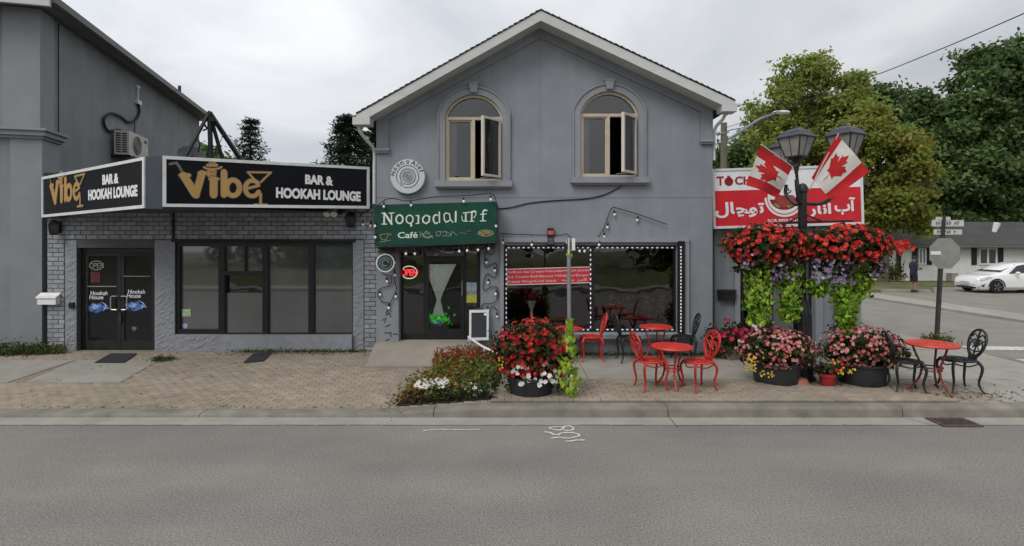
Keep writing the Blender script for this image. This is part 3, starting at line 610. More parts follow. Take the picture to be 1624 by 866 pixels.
# long window: four tall bays in black frames
b_ = [Q(p, 0)[0] for p in (278, 345, 355, 415, 424, 488, 497, 560)]
f = .04; z0, z1 = VW[2], VW[3]; hs = []
hs.append([(b_[0]+.07, z0+.1), (b_[1], z0+.1), (b_[1], z1-.09), (b_[0]+.07, z1-.09)])
zt1, zt2 = Q(0, 430)[1], Q(0, 437)[1]; xm1 = Q(387, 0)[0]
hs += [[(b_[2], zt1), (xm1-.02, zt1), (xm1-.02, z1-.09), (b_[2], z1-.09)], [(xm1+.02, zt1), (b_[3], zt1), (b_[3], z1-.09), (xm1+.02, z1-.09)], [(b_[2], z0+.02), (b_[3], z0+.02), (b_[3], zt2), (b_[2], zt2)]]
hs += [[(b_[4], z0+.02), (b_[5], z0+.02), (b_[5], z1-.08), (b_[4], z1-.08)], [(b_[6], z0+.02), (b_[7]-.03, z0+.02), (b_[7]-.03, z1-.07), (b_[6], z1-.07)]]
lw = MB().plate([(VW[0]+.002, z0+.002), (VW[1]-.002, z0+.002), (VW[1]-.002, z1-.002), (VW[0]+.002, z1-.002)], hs, lf, -.16, -.03).build('window', BLACK, lounge)
for i, h in enumerate(hs):
    if i == 3:
        zc = Q(0, 465)[1]
        MB().plate([(b_[2], z0+.02), (b_[3], z0+.02), (b_[3], zc), (b_[2], zc)], [], lf, -.1, -.093).build('pane', FILM, lw)
        MB().plate([(b_[2], zc+.001), (b_[3], zc+.001), (b_[3], zt2), (b_[2], zt2)], [], lf, -.14, -.133).build('pane', GLASSD, lw)
    else: MB().plate(h, [], lf, -.1, -.093).build('pane', FILM, lw)
t = tag(MB().box(Q(285, 0)[0], Q(299, 0)[0], YL+.082, YL+.0865, Q(0, 503)[1], Q(0, 491)[1]).build('window_sticker', mat('pale_green_paper', (.35, .47, .3), .6, .2, 20)), 'small pale green square sticker in the lower corner of the lounge window', 'sticker')
c = Q(290, 518); tag(MB().lathe([(.055, 0), (.055, .004)], (c[0], YL+.0865, c[1]), 16, (Vector((1, 0, 0)), Vector((0, 0, 1)), Vector((0, -1, 0)))).build('window_sticker', mat('lilac_paper', (.4, .38, .6), .6, .2, 20)), 'small round lilac sticker below the green one on the lounge window', 'sticker')
# black double doors
x0, x1, z0, z1 = DL; xm = (x0+x1)/2+.02; yd = YL+.12; dfm = lambda u, v, h=0: Vector((u, yd-h, v))
df_ = MB().plate([(x0+.002, z0-.02), (x1-.002, z0-.02), (x1-.002, z1-.002), (x0+.002, z1-.002)], [[(x0+.08, z0), (x1-.08, z0), (x1-.08, z1-.09), (x0+.08, z1-.09)]], dfm, -.1, .02).build('door_frame', BLACK, lounge)
DGL = mat('black_door_glass', (.008, .008, .010), .12, .3, 3, spec=.5)
fd = wallframe(yd-.004)
z8 = lambda x, y: fd.uv(120+x*.19637, 390+y*.19637)
for s_, (a, b) in enumerate(((x0+.083, xm-.004), (xm+.004, x1-.083))):
    dl = MB().plate([(a, z0+.012), (b, z0+.012), (b, z1-.094), (a, z1-.094)], [[(a+.07, z0+.2), (b-.07, z0+.2), (b-.07, z1-.18), (a+.07, z1-.18)]], dfm, -.06, .006).build('door', BLACKP, lounge)
    MB().plate([(a+.07, z0+.2), (b-.07, z0+.2), (b-.07, z1-.18), (a+.07, z1-.18)], [], dfm, -.03, -.012).build('pane', DGL, dl)
    mb = MB(); hx = b-.05 if s_ == 0 else a+.05; q = -1 if s_ == 0 else 1
    za, zb_ = z8(0, 512)[1], z8(0, 405)[1]
    mb.tube(spline([(hx, yd-.006, za), (hx, yd-.07, za), (hx+q*.11, yd-.07, za+.01), (hx+q*.115, yd-.07, (za+zb_)/2), (hx+q*.11, yd-.07, zb_-.01), (hx, yd-.07, zb_), (hx, yd-.006, zb_)], 4), .013, 6); mb.build('handle', mat('brushed_steel', (.5, .49, .46), .35, .1, 30, metal=.6), dl, smooth=True)
    mb = MB(); zz = z8(0, 328 if s_ == 0 else 246)[1]; mb.tube([(a+.06, yd-.02, zz), (b-.08, yd-.02, zz)], .011, 6); mb.build('bar', STEEL, dl)
    # printed decal: blackletter words over a blue smoke picture
    dx = 0 if s_ == 0 else 303; dz = 0 if s_ == 0 else -12; mb = MB()
    u0, v0 = z8(118+dx, 398+dz); u1, v1 = z8(256+dx, 365+dz); mb.text('Hookah', fd, u0, v0, u1, v1, .01, .003, -.007, .1)
    u0, v0 = z8(109+dx, 432+dz); u1, v1 = z8(222+dx, 398+dz); mb.text('House', fd, u0, v0, u1, v1, .01, .003, -.007, .1)
    mb.build('decal_lettering', SIGNW, dl)
    BLUE = mat('blue_smoke_print', (.01, .02, .16), .4, .5, 26, col2=(.12, .25, .6)); PALE = mat('pale_blue_print', (.3, .42, .7), .4, .3, 30)
    c = z8(165+dx, 500+dz); mb = MB(); pts = [(c[0]+.2*(1+.2*math.sin(5*t_+s_))*math.cos(t_), c[1]+.1*(1+.15*math.sin(7*t_))*math.sin(t_)) for t_ in [2*PI*i/28 for i in range(28)]]
    mb.plate(pts, [], fd.pt, -.0075, -.0055); d1 = mb.build('decal_print', BLUE, dl)
    c2 = z8(158+dx, 492+dz); mb = MB(); mb.plate([(c2[0]+.075*(1+.3*math.sin(4*t_))*math.cos(t_), c2[1]+.055*(1+.3*math.cos(3*t_))*math.sin(t_)) for t_ in [2*PI*i/20 for i in range(20)]], [], fd.pt, -.0054, -.0042)
    for k_ in range(4): mb.ribbon([z8(205+dx+k_*12, 455+dz+k_*5), z8(240+dx+k_*9, 470+dz+k_*12), z8(225+dx+k_*4, 520+dz-k_*4)], .012, fd, -.004, -.0055)
    mb.build('decal_print', PALE, dl)
    if s_ == 0:
        NEO = mat('unlit_neon_tube', (.2, .25, .2), .4, .1, 9); mb = MB(); c = z8(168, 158); mb.ribbon([(c[0]+.145*math.cos(t_), c[1]+.095*math.sin(t_)) for t_ in [2*PI*i/28 for i in range(28)]], .016, fd, .004, -.012, True)
        u0, v0 = z8(110, 180); u1, v1 = z8(228, 138); mb.text('OPEN', fd, u0, v0, u1, v1, 0, .016, -.012, .1); ns = mb.build('neon_sign', NEO); tag(ns, 'unlit oval OPEN neon sign in the black double doors', 'neon sign')
        u0, v0 = z8(118, 295); u1, v1 = z8(195, 210); tag(MB().fbox(fd, u0, u1, v0, v1, -.011, -.008).build('door_notice', mat('dark_red_paper', (.09, .02, .02), .6, .3, 12)), 'dark red notice below the unlit neon sign on the black doors', 'notice')
        u0, v0 = z8(45, 130); u1, v1 = z8(98, 105); tag(MB().fbox(fd, u0, u1, v0, v1, -.011, -.008).build('door_sticker', mat('pale_blue_paper', (.2, .3, .36), .6, .3, 12)), 'small pale blue sticker in the upper corner of the left black door', 'sticker')
    else:
        c = z8(470, 670); tag(MB().plate([(c[0]+.05*(1+.4*math.sin(3*t_))*math.cos(t_), c[1]+.05*math.sin(t_)) for t_ in [2*PI*i/14 for i in range(14)]], [], fd.pt, -.011, -.008).build('door_sticker', mat('grey_paper', (.12, .12, .13), .6, .3, 12)), 'small torn grey sticker low on the right black door', 'sticker')
c = Q(182, 0)[0]; mb = MB(); mb.box(xm-.03, xm+.03, yd-.04, yd-.007, Q(0, 512)[1], Q(0, 497)[1]); mb.build('lock_plate', mat('dark_brass', (.06, .05, .04), .4, .2, 20, metal=.6), lounge)
MB().box(DL[0], DL[1], YL-.12, YL+.1, .08, .198).build('threshold', CONC, lounge)
MB().box(Q(276, 0)[0]-.02, Q(276, 0)[0]+.025, YL-.045, YL-.017, VW[3]+.06, 3.4).build('cable_duct', BLACKP, lounge)

# ------------------------------------------------------------------ tall grey building at the far left
cz = Vector((-10.23, 11.6, .1)); U_ = Vector((-.25, 1, 0)).normalized(); V_ = Vector((-1, -.25, 0)).normalized()      # U_ along the side wall, V_ along the front (to the left)
tall = thing('tall_stucco_building', 'tall grey stucco building with a moulded corner pier at the far left', 'building', cz)
def tb(a, b): return cz+U_*a+V_*b
def tbox(mb, a0, a1, b0, b1, z0, z1):
    p = [tb(a, b)+Vector((0, 0, z)) for z in (z0, z1) for a, b in ((a0, b0), (a1, b0), (a1, b1), (a0, b1))]
    return mb.add(p, [(0, 1, 2, 3), (7, 6, 5, 4), (0, 4, 5, 1), (1, 5, 6, 2), (2, 6, 7, 3), (3, 7, 4, 0)])
HT = 7.45
tbox(MB(), 0, 10.7, 0, 7, -.1, HT).build('wall', STUCCO3, tall)
mb = MB(); tbox(mb, -.09, .42, -.06, .62, -.1, HT-.02); mb.build('corner_pier', STUCCO2, tall)
mb = MB(); tbox(mb, -.16, .5, -.13, .44, -.1, 4.62); mb.build('pier_base', STUCCO2, tall)
mb = MB(); tbox(mb, -.13, .0, .441, 6, -.1, 4.62); mb.build('front_panel', STUCCO3, tall)
for k, (d, a, b) in enumerate(((.2, 4.62, 4.68), (.26, 4.681, 4.78), (.31, 4.781, 4.83))):
    mb = MB(); tbox(mb, -d, .5+d*.3, -d+.03, 6, a, b); mb.build('cornice', TRIM, tall)
mb = MB(); tbox(mb, -.35, 11.0, -.36, 6, HT, HT+.06); mb.build('soffit', ALU, tall)
mb = MB(); tbox(mb, -.4, 11.05, -.5, -.361, HT+.02, HT+.17); mb.build('gutter', ALU, tall)
mb = MB(); tbox(mb, -.38, 11.03, -.36, 3.3, HT+.061, HT+.2); mb.build('roof', ROOF, tall)
mb = MB(); tbox(mb, -.47, -.401, -.42, 6, HT-.08, HT+.18); mb.build('fascia_board', FASCIA, tall)
mb = MB(); p = tb(7.2, -.4); mb.tube([p+Vector((0, 0, HT+.17)), p+Vector((0, 0, HT+.42))], .05, 8); mb.build('roof_vent', BLACK, tall)
mb = MB(); p = [tb(.66, -.03)+Vector((0, 0, z)) for z in (3.4, 5.4, 7.4)]; mb.tube(p, .012, 5); mb.build('cable', BLACKP, tall)

# ------------------------------------------------------------------ single storey extension on the right
YE = 11.6
def E_(px, py): p = P(px, py, YE); return (p.x, p.z)
ext = thing('extension_building', 'single storey grey extension with a glazed side door below the red and white sign', 'building', (5.9, YE, .2))
ef2 = lambda u, v, h=0: Vector((u, YE-h, v))
X2 = XR+.003; X3 = E_(1366, 0)[0]; DX = (E_(1173, 0)[0], E_(1291, 0)[0], .2, E_(0, 398)[1])
MB().plate([(X2, .1), (DX[0], .1), (DX[0], DX[3]), (DX[1], DX[3]), (DX[1], .1), (X3, .1), (X3, 3.75), (X2, 3.75)], [], ef2, -.2, 0).build('wall', STUCCO, ext)
mb = MB(); mb.box(X3-.2, X3-.001, YE+.202, YE+8, .1, 3.75); mb.build('side_wall', STUCCO, ext); MB().box(X2, X3+.1, YE-.05, YE+8, 3.752, 3.85).build('roof', ROOF, ext)
MB().box(X2, X3-.21, YE+1.8, YE+1.9, .1, 3.7).build('interior', DARKROOM, ext)
for a, b, d, z in ((E_(1132, 0)[0], E_(1142, 0)[0], .05, 2.9), (E_(1166, 0)[0]-.02, DX[0]-.002, .04, DX[3]+.1), (DX[1]+.002, DX[1]+.16, .06, 2.9), (E_(1322, 0)[0], E_(1334, 0)[0], .05, 2.9)):
    MB().box(a, b, YE-d, YE-.001, .1, z).build('pilaster', TRIM, ext)
x0, x1, z0, z1 = DX; a = E_(1183, 0)[0]; b = E_(1214, 0)[0]; c = E_(1229, 0)[0]; d = x1-.04; yq = lambda u, v, h=0: Vector((u, YE+.1-h, v))
h1 = [(a, z0+.1), (b, z0+.1), (b, z1-.08), (a, z1-.08)]; h2 = [(c, z0+.12), (d, z0+.12), (d, z1-.08), (c, z1-.08)]
edf = MB().plate([(x0+.002, z0-.05), (x1-.002, z0-.05), (x1-.002, z1-.002), (x0+.002, z1-.002)], [h1, h2], yq, -.08, 0).build('door_frame', BLACK, ext)
MB().plate(h1, [], yq, -.05, -.043).build('pane', GLASS, edf); MB().plate(h2, [], yq, -.05, -.043).build('pane', mat('grey_door_panel', (.12, .125, .125), .3, .2, 1.5, spec=.6), edf)
tag(MB().box(E_(1197, 0)[0], E_(1212, 0)[0], YE+.135, YE+.1425, E_(0, 536)[1], E_(0, 512)[1]).build('door_notice', WHITEP), 'white paper notice low in the glazed extension door', 'notice')
mb = MB(); mb.box(E_(1217, 0)[0], E_(1226, 0)[0], YE+.06, YE+.099, E_(0, 508)[1], E_(0, 500)[1]); mb.build('door_handle', STEEL, edf)

# ------------------------------------------------------------------ the big black V-shaped sign
APEX_L = Vector((-6.3, 9.2, 3.1)); APEX_R = Vector((-6.0, 9.2, 3.1)); END_L = Vector((-9.95, 11.36, 3.12)); END_R = Vector((-2.98, 11.2, 3.2))
SH = .875
def LOGO(z, fr, mbG, mbO, sg=1):
    """the gold word with its hookah, straw and cocktail glass, traced in the sign's own plane; z maps tracing units to (u, v)"""
    k = abs(z(100, 0)[0]-z(0, 0)[0])/100; kv = abs(z(0, 100)[1]-z(0, 0)[1])/100; k = (k+kv)/2
    Z = lambda pts: [z(*q) for q in pts]
    st = [([(212,262),(268,262)], 30, 0), ([(232,265),(318,402)], 56, 0), ([(318,402),(362,250)], 50, 0), ([(345,246),(395,246)], 26, 0),
          ([(446,290),(446,402)], 54, 0), ([(420,288),(475,288)], 22, 0), ([(520,240),(520,402)], 46, 0),
          (arc(584,352,47,56,0,360,22), 38, 1), (arc(722,356,50,56,26,318,18), 33, 0), ([(690,356),(768,336)], 20, 0),
          (arc(432,238,30,9,0,360,14), 13, 1), (arc(432,262,26,8,0,360,14), 13, 1), ([(378,206),(400,216),(440,219),(480,214),(500,204)], 13, 0), ([(405,190),(465,190)], 22, 0), ([(418,172),(455,172)], 12, 0),
          ([(690,240),(855,243)], 13, 0), ([(852,245),(782,312)], 12, 0), ([(692,242),(742,298)], 12, 0), ([(782,395),(782,468)], 17, 0), ([(738,472),(825,472)], 14, 0)]
    for pts, w_, cl in st:
        mbO.ribbon(Z(pts), (w_+10)*k, fr, .006, 0, bool(cl)); mbG.ribbon(Z(pts), w_*k, fr, .011, .004, bool(cl))
    mbO.ribbon(Z([(132,182),(180,172),(200,200),(222,240)]), 20*k, fr, .006)
def sign_face(name, label, A, B, za0, zb0, za1, zb1, flip):
    A = Vector(A); B = Vector(B); d = Vector((B.x-A.x, B.y-A.y, 0)); Wd = d.length
    fr = Fr((A.x, A.y, 0), d, (0, 0, 1)); root = thing(name, label, 'sign', (A.x, A.y, min(za0, zb0)))
    q = lambda u, v, h=0: fr.pt(u, v, h)
    out_ = [(0, za0), (Wd, zb0), (Wd, zb1), (0, za1)]; e = .055; inn = [(e, za0+e), (Wd-e, zb0+e), (Wd-e, zb1-e), (e, za1-e)]
    MB().plate(out_, [], q, -.16, -.012, True).build('sign_box', BLACK, root)
    MB().plate(out_, [inn], q, -.011, .02).build('sign_frame', WHITEM, root)
    MB().plate(inn, [], q, -.011, -.002).build('sign_panel', SIGNK, root)
    return root, fr, Wd
fz = lambda px, py, Y: CH-(py-HY)*Y/F
s1, fr1, Wd1 = sign_face('lounge_sign', 'long black bar and hookah lounge sign with gold lettering on the right of the corner', (APEX_R.x, 9.2), (END_R.x, 11.2), fz(0, 328, 9.2), fz(0, 331, 11.2), fz(0, 247, 9.2), fz(0, 265, 11.2), 0)
z3 = lambda x, y: fr1.uv(240+x*.2217, 220+y*.2217)
g_, o_ = MB(), MB(); LOGO(z3, fr1, g_, o_); g_.build('logo', GOLD, s1); o_.build('logo_outline', GREYL, s1)
mb = MB(); a = z3(1100, 325); b = z3(1300, 262); mb.text('BAR &', fr1, a[0], a[1], b[0], a[1]+.19, .05, .006); a = z3(892, 418); b = z3(1497, 425); mb.text('HOOKAH LOUNGE', fr1, a[0], a[1]-.015, b[0], a[1]+.19, .05, .006); mb.build('lettering', SIGNW, s1)
s2, fr2, Wd2 = sign_face('lounge_sign', 'shorter black bar and hookah lounge sign angled back to the left over the doors', (END_L.x, 11.36), (APEX_L.x, 9.2), fz(0, 345, 11.36), fz(0, 330, 9.2), fz(0, 281, 11.36), fz(0, 249, 9.2), 1)
z1_ = lambda x, y: fr2.uv(x*.231, 140+y*.231)
# same artwork: map the long sign's tracing to the short face
def z2(x, y):
    u, v = z3(x, y); f_ = u/Wd1; 
    return (.12+(Wd2-.2)*f_*.97, v+.0)
g_, o_ = MB(), MB(); LOGO(z2, fr2, g_, o_); g_.build('logo', GOLD, s2); o_.build('logo_outline', GREYL, s2)
mb = MB(); a = z1_(705, 665); b = z1_(815, 600); mb.text('BAR &', fr2, a[0], a[1]+.0, b[0], a[1]+.19, .05, .006); a = z1_(608, 775); b = z1_(945, 740); mb.text('HOOKAH LOUNGE', fr2, a[0], a[1]+.01, b[0], a[1]+.215, .05, .006); mb.build('lettering', SIGNW, s2)
mb = MB(); c = [(APEX_L.x+.005, 9.21), (APEX_R.x-.005, 9.21), (END_R.x-.1, 11.28), (END_R.x-.1, YL-.07), (END_L.x+.2, YL-.07), (END_L.x+.2, 11.35)]
GB = mat('blue_grey_sheet_metal', (.05, .06, .075), .5, .1, 4)
zb_, zt_ = fz(0, 331, 9.2), fz(0, 248, 9.2)
mb.poly([(APEX_L.x+.003, 9.205, zb_), (APEX_R.x-.003, 9.205, zb_), (APEX_R.x-.003, 9.205, zt_), (APEX_L.x+.003, 9.205, zt_)])
mb.poly([(x, y+.16, zb_+.05) for x, y in c][::-1]); mb.poly([(x, y+.16, 3.94) for x, y in c])
cs = tag(mb.build('sign_corner_casing', GB), 'dark blue grey metal casing joining the two black sign faces at the corner', 'sign casing')

# ------------------------------------------------------------------ green awning sign over the entrance
roll = R(1.6); fg = Fr(P(594, 391, 10.62), (math.cos(roll), 0, math.sin(roll)), (-math.sin(roll), 0, math.cos(roll)))
Wg, Hg = 195*10.62/F, 66*10.62/F
t = thing('cafe_sign', 'dark green box sign with cream serif lettering above the entrance', 'sign', P(690, 391, 10.62))
MB().fbox(fg, 0, Wg, 0, Hg, -.37, -.004).build('sign_box', mat('dark_green_side', (.004, .04, .028), .7, .15, 5), t)
MB().plate([(0.004, 0.004), (Wg-.004, .004), (Wg-.004, Hg-.004), (.004, Hg-.004)], [], fg.pt, -.0038, .003).build('sign_panel', SIGNG, t)
za = lambda x, y: fg.uv(590+x*.1293, 310+y*.1293); ZA = lambda pts: [za(*q) for q in pts]
k = .1293*10.62/F; mb = MB()
for pts, w_ in (([(150,215),(150,350)],20), ([(122,352),(182,352)],13), ([(122,218),(165,218)],13), ([(158,222),(242,350)],24), ([(240,215),(240,350)],15), ([(212,218),(272,214)],13),
                (arc(338,292,42,52,0,360,20),19), (arc(462,292,42,50,0,360,20),16), ([(478,345),(482,372)],24), ([(540,248),(575,246)],12), ([(572,248),(568,340)],19), ([(540,346),(578,342)],12),
                ([(662,238),(622,280),(628,325),(665,346),(702,318),(706,262),(662,238)],18), (arc(785,290,32,52,60,300,14),19), ([(826,205),(828,330)],17),
                ([(885,235),(905,215),(950,225),(960,290),(992,330)],14), ([(885,235),(888,300),(910,328),(955,305)],15), ([(1028,200),(1026,322)],22),
                ([(1100,250),(1110,310),(1150,315)],9), ([(1118,215),(1280,200)],12), ([(1150,222),(1150,315)],19), ([(1125,316),(1175,316)],10), ([(1225,200),(1222,315)],18), ([(1200,318),(1250,316)],10), ([(1225,195),(1262,188),(1278,230),(1250,275)],11),
                ([(1408,185),(1380,178),(1362,200),(1360,310)],19), ([(1330,232),(1402,228)],12), ([(1330,314),(1395,312)],12)):
    if len(pts) > 18: mb.ribbon(ZA(pts[:-1]), w_*k, fg, .009, .002, True)
    else: mb.ribbon(ZA(pts), w_*k, fg, .009, .002)
a = za(318, 527); b = za(560, 445); mb.text('Café', fg, a[0], a[1], b[0], b[1], .015, .008, .002)
mb.build('lettering', CREAM, t)
mb = MB()
for pts, w_ in (([(592,445),(594,515)],8), ([(618,470),(640,505),(690,520),(735,495)],18), ([(640,470),(665,440),(705,460),(700,480)],10), ([(660,480),(690,465)],8), ([(740,520),(750,512)],9), ([(785,448),(850,440),(835,490),(795,500),(785,448)],9),
                ([(860,450),(910,440),(915,490),(870,498)],9), ([(925,450),(980,480),(930,500)],8), ([(985,440),(960,500)],8), ([(995,445),(1040,490)],8)): mb.ribbon(ZA(pts), w_*k, fg, .008, .002)
mb.build('line_art', mat('faded_cream', (.22, .26, .2), .6, .2, 20), t)
mb = MB()
for pts, w_ in (([(98,485),(120,540),(170,548),(205,470)],9), ([(98,482),(205,468)],8), (arc(218,476,18,14,-90,110,8),8), ([(100,572),(225,550)],9),
                (arc(1395,462,92,36,0,360,24)[:-1],14), ([(1315,450),(1370,480),(1420,440),(1470,475)],18), ([(1320,470),(1380,440),(1440,485)],14), ([(1345,485),(1450,450)],12)): mb.ribbon(ZA(pts), w_*k, fg, .008, .002, len(pts) > 20)
mb.ribbon(ZA([(1060,470),(1100,455),(1160,470)]), 6*k, fg, .008, .002); mb.ribbon(ZA([(1170,440),(1215,432)]), 6*k, fg, .008, .002)
mb.build('line_art', BROWNL, t)
# hanging leafy fringe under the awning
pts = [fg.pt(RNG.random()*Wg*.985, -.02-.12*RNG.random()**1.5, -.06-.28*RNG.random()) for _ in range(1500)]
fo = leaves('hanging_fringe', pts, RNG.normal(size=(1500, 3))+np.array([0, -1, 0]), .03, [mat('grey_fringe', (.1, .1, .1), .9, .4, 20), mat('dark_fringe', (.05, .045, .05), .9, .4, 20), mat('mauve_fringe', (.13, .09, .1), .9, .4, 20)], kind='stuff', aspect=.3)
tag(fo, 'grey ragged fringe hanging under the green entrance sign', 'fringe')

# ------------------------------------------------------------------ red and white juice bar sign
roll = R(1.7); ft = Fr(P(1131, 363, 11.2), (math.cos(roll), 0, math.sin(roll)), (-math.sin(roll), 0, math.cos(roll)))
Wt, Ht = 239*11.2/F, 95*11.2/F
t = thing('juice_bar_sign', 'red and white sign with Persian lettering and pomegranates above the extension', 'sign', P(1250, 362, 11.2))
MB().fbox(ft, 0, Wt, 0, Ht, -.35, -.01).build('sign_box', WHITEM, t)
MB().plate([(0, 0), (Wt, 0), (Wt, Ht), (0, Ht)], [[(.05, .05), (Wt-.05, .05), (Wt-.05, Ht-.05), (.05, Ht-.05)]], ft.pt, -.0098, .02).build('sign_frame', WHITEM, t)
zs_ = Ht*.63; MB().plate([(.05, .05), (Wt-.05, .05), (Wt-.05, zs_), (.05, zs_)], [], ft.pt, -.0098, .004).build('sign_panel', SIGNR, t)
MB().plate([(.05, zs_+.0005), (Wt-.05, zs_+.0005), (Wt-.05, Ht-.05), (.05, Ht-.05)], [], ft.pt, -.0098, .004).build('sign_panel', SIGNW, t)
zt3 = lambda x, y: ft.uv(1125+x*.157, 260+y*.157)
RL = mat('crimson_lettering', (.33, .02, .03), .5, .1, 8); mb = MB()
a = zt3(75, 218); b = zt3(145, 125); mb.text('T', ft, a[0], a[1], b[0], b[1], .03, .008, .003); a = zt3(258, 212); b = zt3(560, 118); mb.text('CHAL', ft, a[0], a[1], b[0], b[1], .03, .008, .003); mb.build('lettering', RL, t)
POM = mat('pomegranate_red', (.22, .018, .022), .4, .4, 30)
def pom(c, r):
    mb = MB(); pts = [(c[0]+r*math.cos(a_), c[1]+r*math.sin(a_)) for a_ in [2*PI*i/20 for i in range(20)]]; mb.plate(pts, [], ft.pt, .0045, .009+r*.02)
    for k_ in (-1, 0, 1): mb.ribbon([(c[0]+k_*r*.12, c[1]+r*.9), (c[0]+k_*r*.3, c[1]+r*1.3)], r*.16, ft, .01, .0045)
    mb.build('pomegranate', POM, t)
k = .157*11.2/F; pom(zt3(195, 178), 44*k)
mb = MB(); c = zt3(757, 330); mb.ribbon([(c[0]+190*k*math.cos(a_), c[1]-10*k+185*k*math.sin(a_)) for a_ in [R(-178+176*i/24) for i in range(25)]], 22*k, ft, .008, .003); mb.build('emblem_ring', SIGNW, t)
mb = MB(); mb.plate([(c[0]+170*k*math.cos(a_), c[1]-8*k+165*k*math.sin(a_)) for a_ in [2*PI*i/30 for i in range(30)]], [], ft.pt, .0042, .006); mb.build('emblem_ground', SIGNW, t)
mb = MB(); mb.plate([(c[0]+150*k*math.cos(a_), c[1]-15*k+120*k*math.sin(a_)) for a_ in [R(-175+170*i/16) for i in range(17)]], [], ft.pt, .0062, .0072); mb.build('emblem_print', mat('deep_red_print', (.25, .015, .03), .5, .3, 20), t)
for p_, r_ in (((822, 365), 52), ((745, 378), 62), ((700, 350), 40)):
    mb = MB(); q = zt3(*p_); mb.plate([(q[0]+r_*k*math.cos(a_), q[1]+r_*k*math.sin(a_)) for a_ in [2*PI*i/20 for i in range(20)]], [], ft.pt, .0075, .009+.0015*(r_ > 60)); mb.build('pomegranate', mat('pomegranate_print', (.3, .045, .04), .45, .35, 18), t)
mb = MB()
for x_, y_ in ((670, 410), (840, 410), (800, 430), (690, 430)):
    q = zt3(x_, y_); mb.plate([(q[0]+22*k*math.cos(a_), q[1]+13*k*math.sin(a_)) for a_ in [2*PI*i/8 for i in range(8)]], [], ft.pt, .011, .0125)
mb.build('leaf_print', mat('olive_print', (.2, .22, .06), .5, .3, 20), t)
mb = MB(); a = zt3(60, 560); b = zt3(550, 375); mb.text(FA['tochal'], ft, a[0], a[1], b[0], b[1], .03, .008, .003); a = zt3(1265, 515); b = zt3(1470, 335); mb.text(FA['ab'], ft, a[0], a[1], b[0], b[1], .03, .008, .003)
a = zt3(1000, 545); b = zt3(1225, 395); mb.text(FA['anar'], ft, a[0], a[1], b[0], b[1], .03, .008, .003); a = zt3(585, 590); b = zt3(940, 550); mb.text('385.903.0090', ft, a[0], a[1], b[0], b[1], .02, .008, .003); mb.build('lettering', SIGNW, t)

# ------------------------------------------------------------------ round signs, menu board and other wall fittings
c = P(648, 281, YM); fr3 = Fr((c.x, YM-.1, c.z), (1, 0, 0), (0, 0, 1)); t = thing('round_sign', 'round white sign with dark line rings and lettering left of the upper window', 'sign', c)
AXF = (Vector((1, 0, 0)), Vector((0, 0, 1)), Vector((0, -1, 0)))
mb = MB(); mb.lathe([(.345, -.1), (.352, -.09), (.352, -.012), (.342, 0)], (c.x, YM-.1, c.z), 40, AXF); mb.build('sign_disc', mat('pale_grey_sign', (.5, .53, .54), .6, .06, 8), t, smooth=30)
INK = mat('dark_grey_ink', (.04, .05, .055), .6, .1, 9); mb = MB(); k = .352/335
ring = lambda r, w_, a0=0, a1=360: mb.ribbon([(x, y) for x, y in arc(0, 0, r*k, r*k, a0, a1, 40)][:(-1 if a1-a0 == 360 else None)], w_*k, fr3, .004, 0, a1-a0 == 360)
ring(215, 12, -110, 215); ring(148, 14, -112, 225); ring(108, 9); ring(82, 8); ring(58, 8); ring(34, 8); ring(14, 8)
mb.ribbon([(-110*k, -105*k), (-150*k, -140*k), (-115*k, -180*k), (-80*k, -130*k)], 10*k, fr3, .004)
for ch, an in zip('Noon', (168, 149, 130, 113)):
    a_ = R(an); rr = 282*k; f4 = Fr(fr3.pt(rr*math.cos(a_), rr*math.sin(a_)), fr3.U*math.sin(a_)-fr3.V*math.cos(a_), fr3.U*math.cos(a_)+fr3.V*math.sin(a_)); s_ = 30*k if ch != 'N' else 38*k
    mb.text(ch, f4, -s_, -32*k, s_, (32 if ch != 'N' else 45)*k, .015, .004)
for ch, an in zip('oAlef', (90, 66, 51, 37, 22)):
    a_ = R(an); rr = 282*k; f4 = Fr(fr3.pt(rr*math.cos(a_), rr*math.sin(a_)), fr3.U*math.sin(a_)-fr3.V*math.cos(a_), fr3.U*math.cos(a_)+fr3.V*math.sin(a_)); s_ = {'A': 42, 'l': 8, 'f': 22}.get(ch, 28)*k
    mb.text(ch, f4, -s_, -34*k, s_, (34 if ch in 'oe' else 50)*k, .015, .004)
mb.build('lettering', INK, t)
c = P(611, 417, 10.72); ax = Vector((.42, -.9, 0)).normalized(); u_ = Vector((0, 0, 1)).cross(ax); AX2 = (Vector((0, 0, 1)).cross(ax)*1, Vector((0, 0, 1)), ax)
t = thing('round_sign', 'small round projecting sign with dark green face on the pillar left of the entrance', 'sign', c)
mb = MB(); mb.lathe([(.175, -.09), (.185, -.08), (.185, .0)], c, 28, AX2); mb.build('sign_drum', BLACK, t, smooth=30); mb = MB(); mb.lathe([(.187, -.005), (.187, .012), (.16, .012), (.158, .004)], c, 28, AX2); mb.build('sign_rim', WHITEP, t)
mb = MB(); mb.lathe([(.155, .0), (.155, .014)], c, 24, AX2); mb.build('sign_face', mat('dark_green_grey_face', (.02, .045, .045), .5, .2, 9), t); f5 = Fr(c+ax*.0145, AX2[0], (0, 0, 1)); mb = MB()
mb.ribbon(arc(0, 0, .12, .12, 0, 360, 24)[:-1], .01, f5, .003, 0, True); mb.ribbon(arc(0, 0, .06, .06, 0, 300, 14), .014, f5, .003); mb.ribbon(arc(0, 0, .09, .09, 40, 250, 14), .008, f5, .003); mb.build('emblem', mat('pale_emblem', (.3, .36, .36), .6, .1, 9), t)
mb = MB(); mb.tube([c+Vector((0, 0, .18)), c+Vector((0, .28, .2))], .012, 6); mb.build('bracket', BLACK, t)
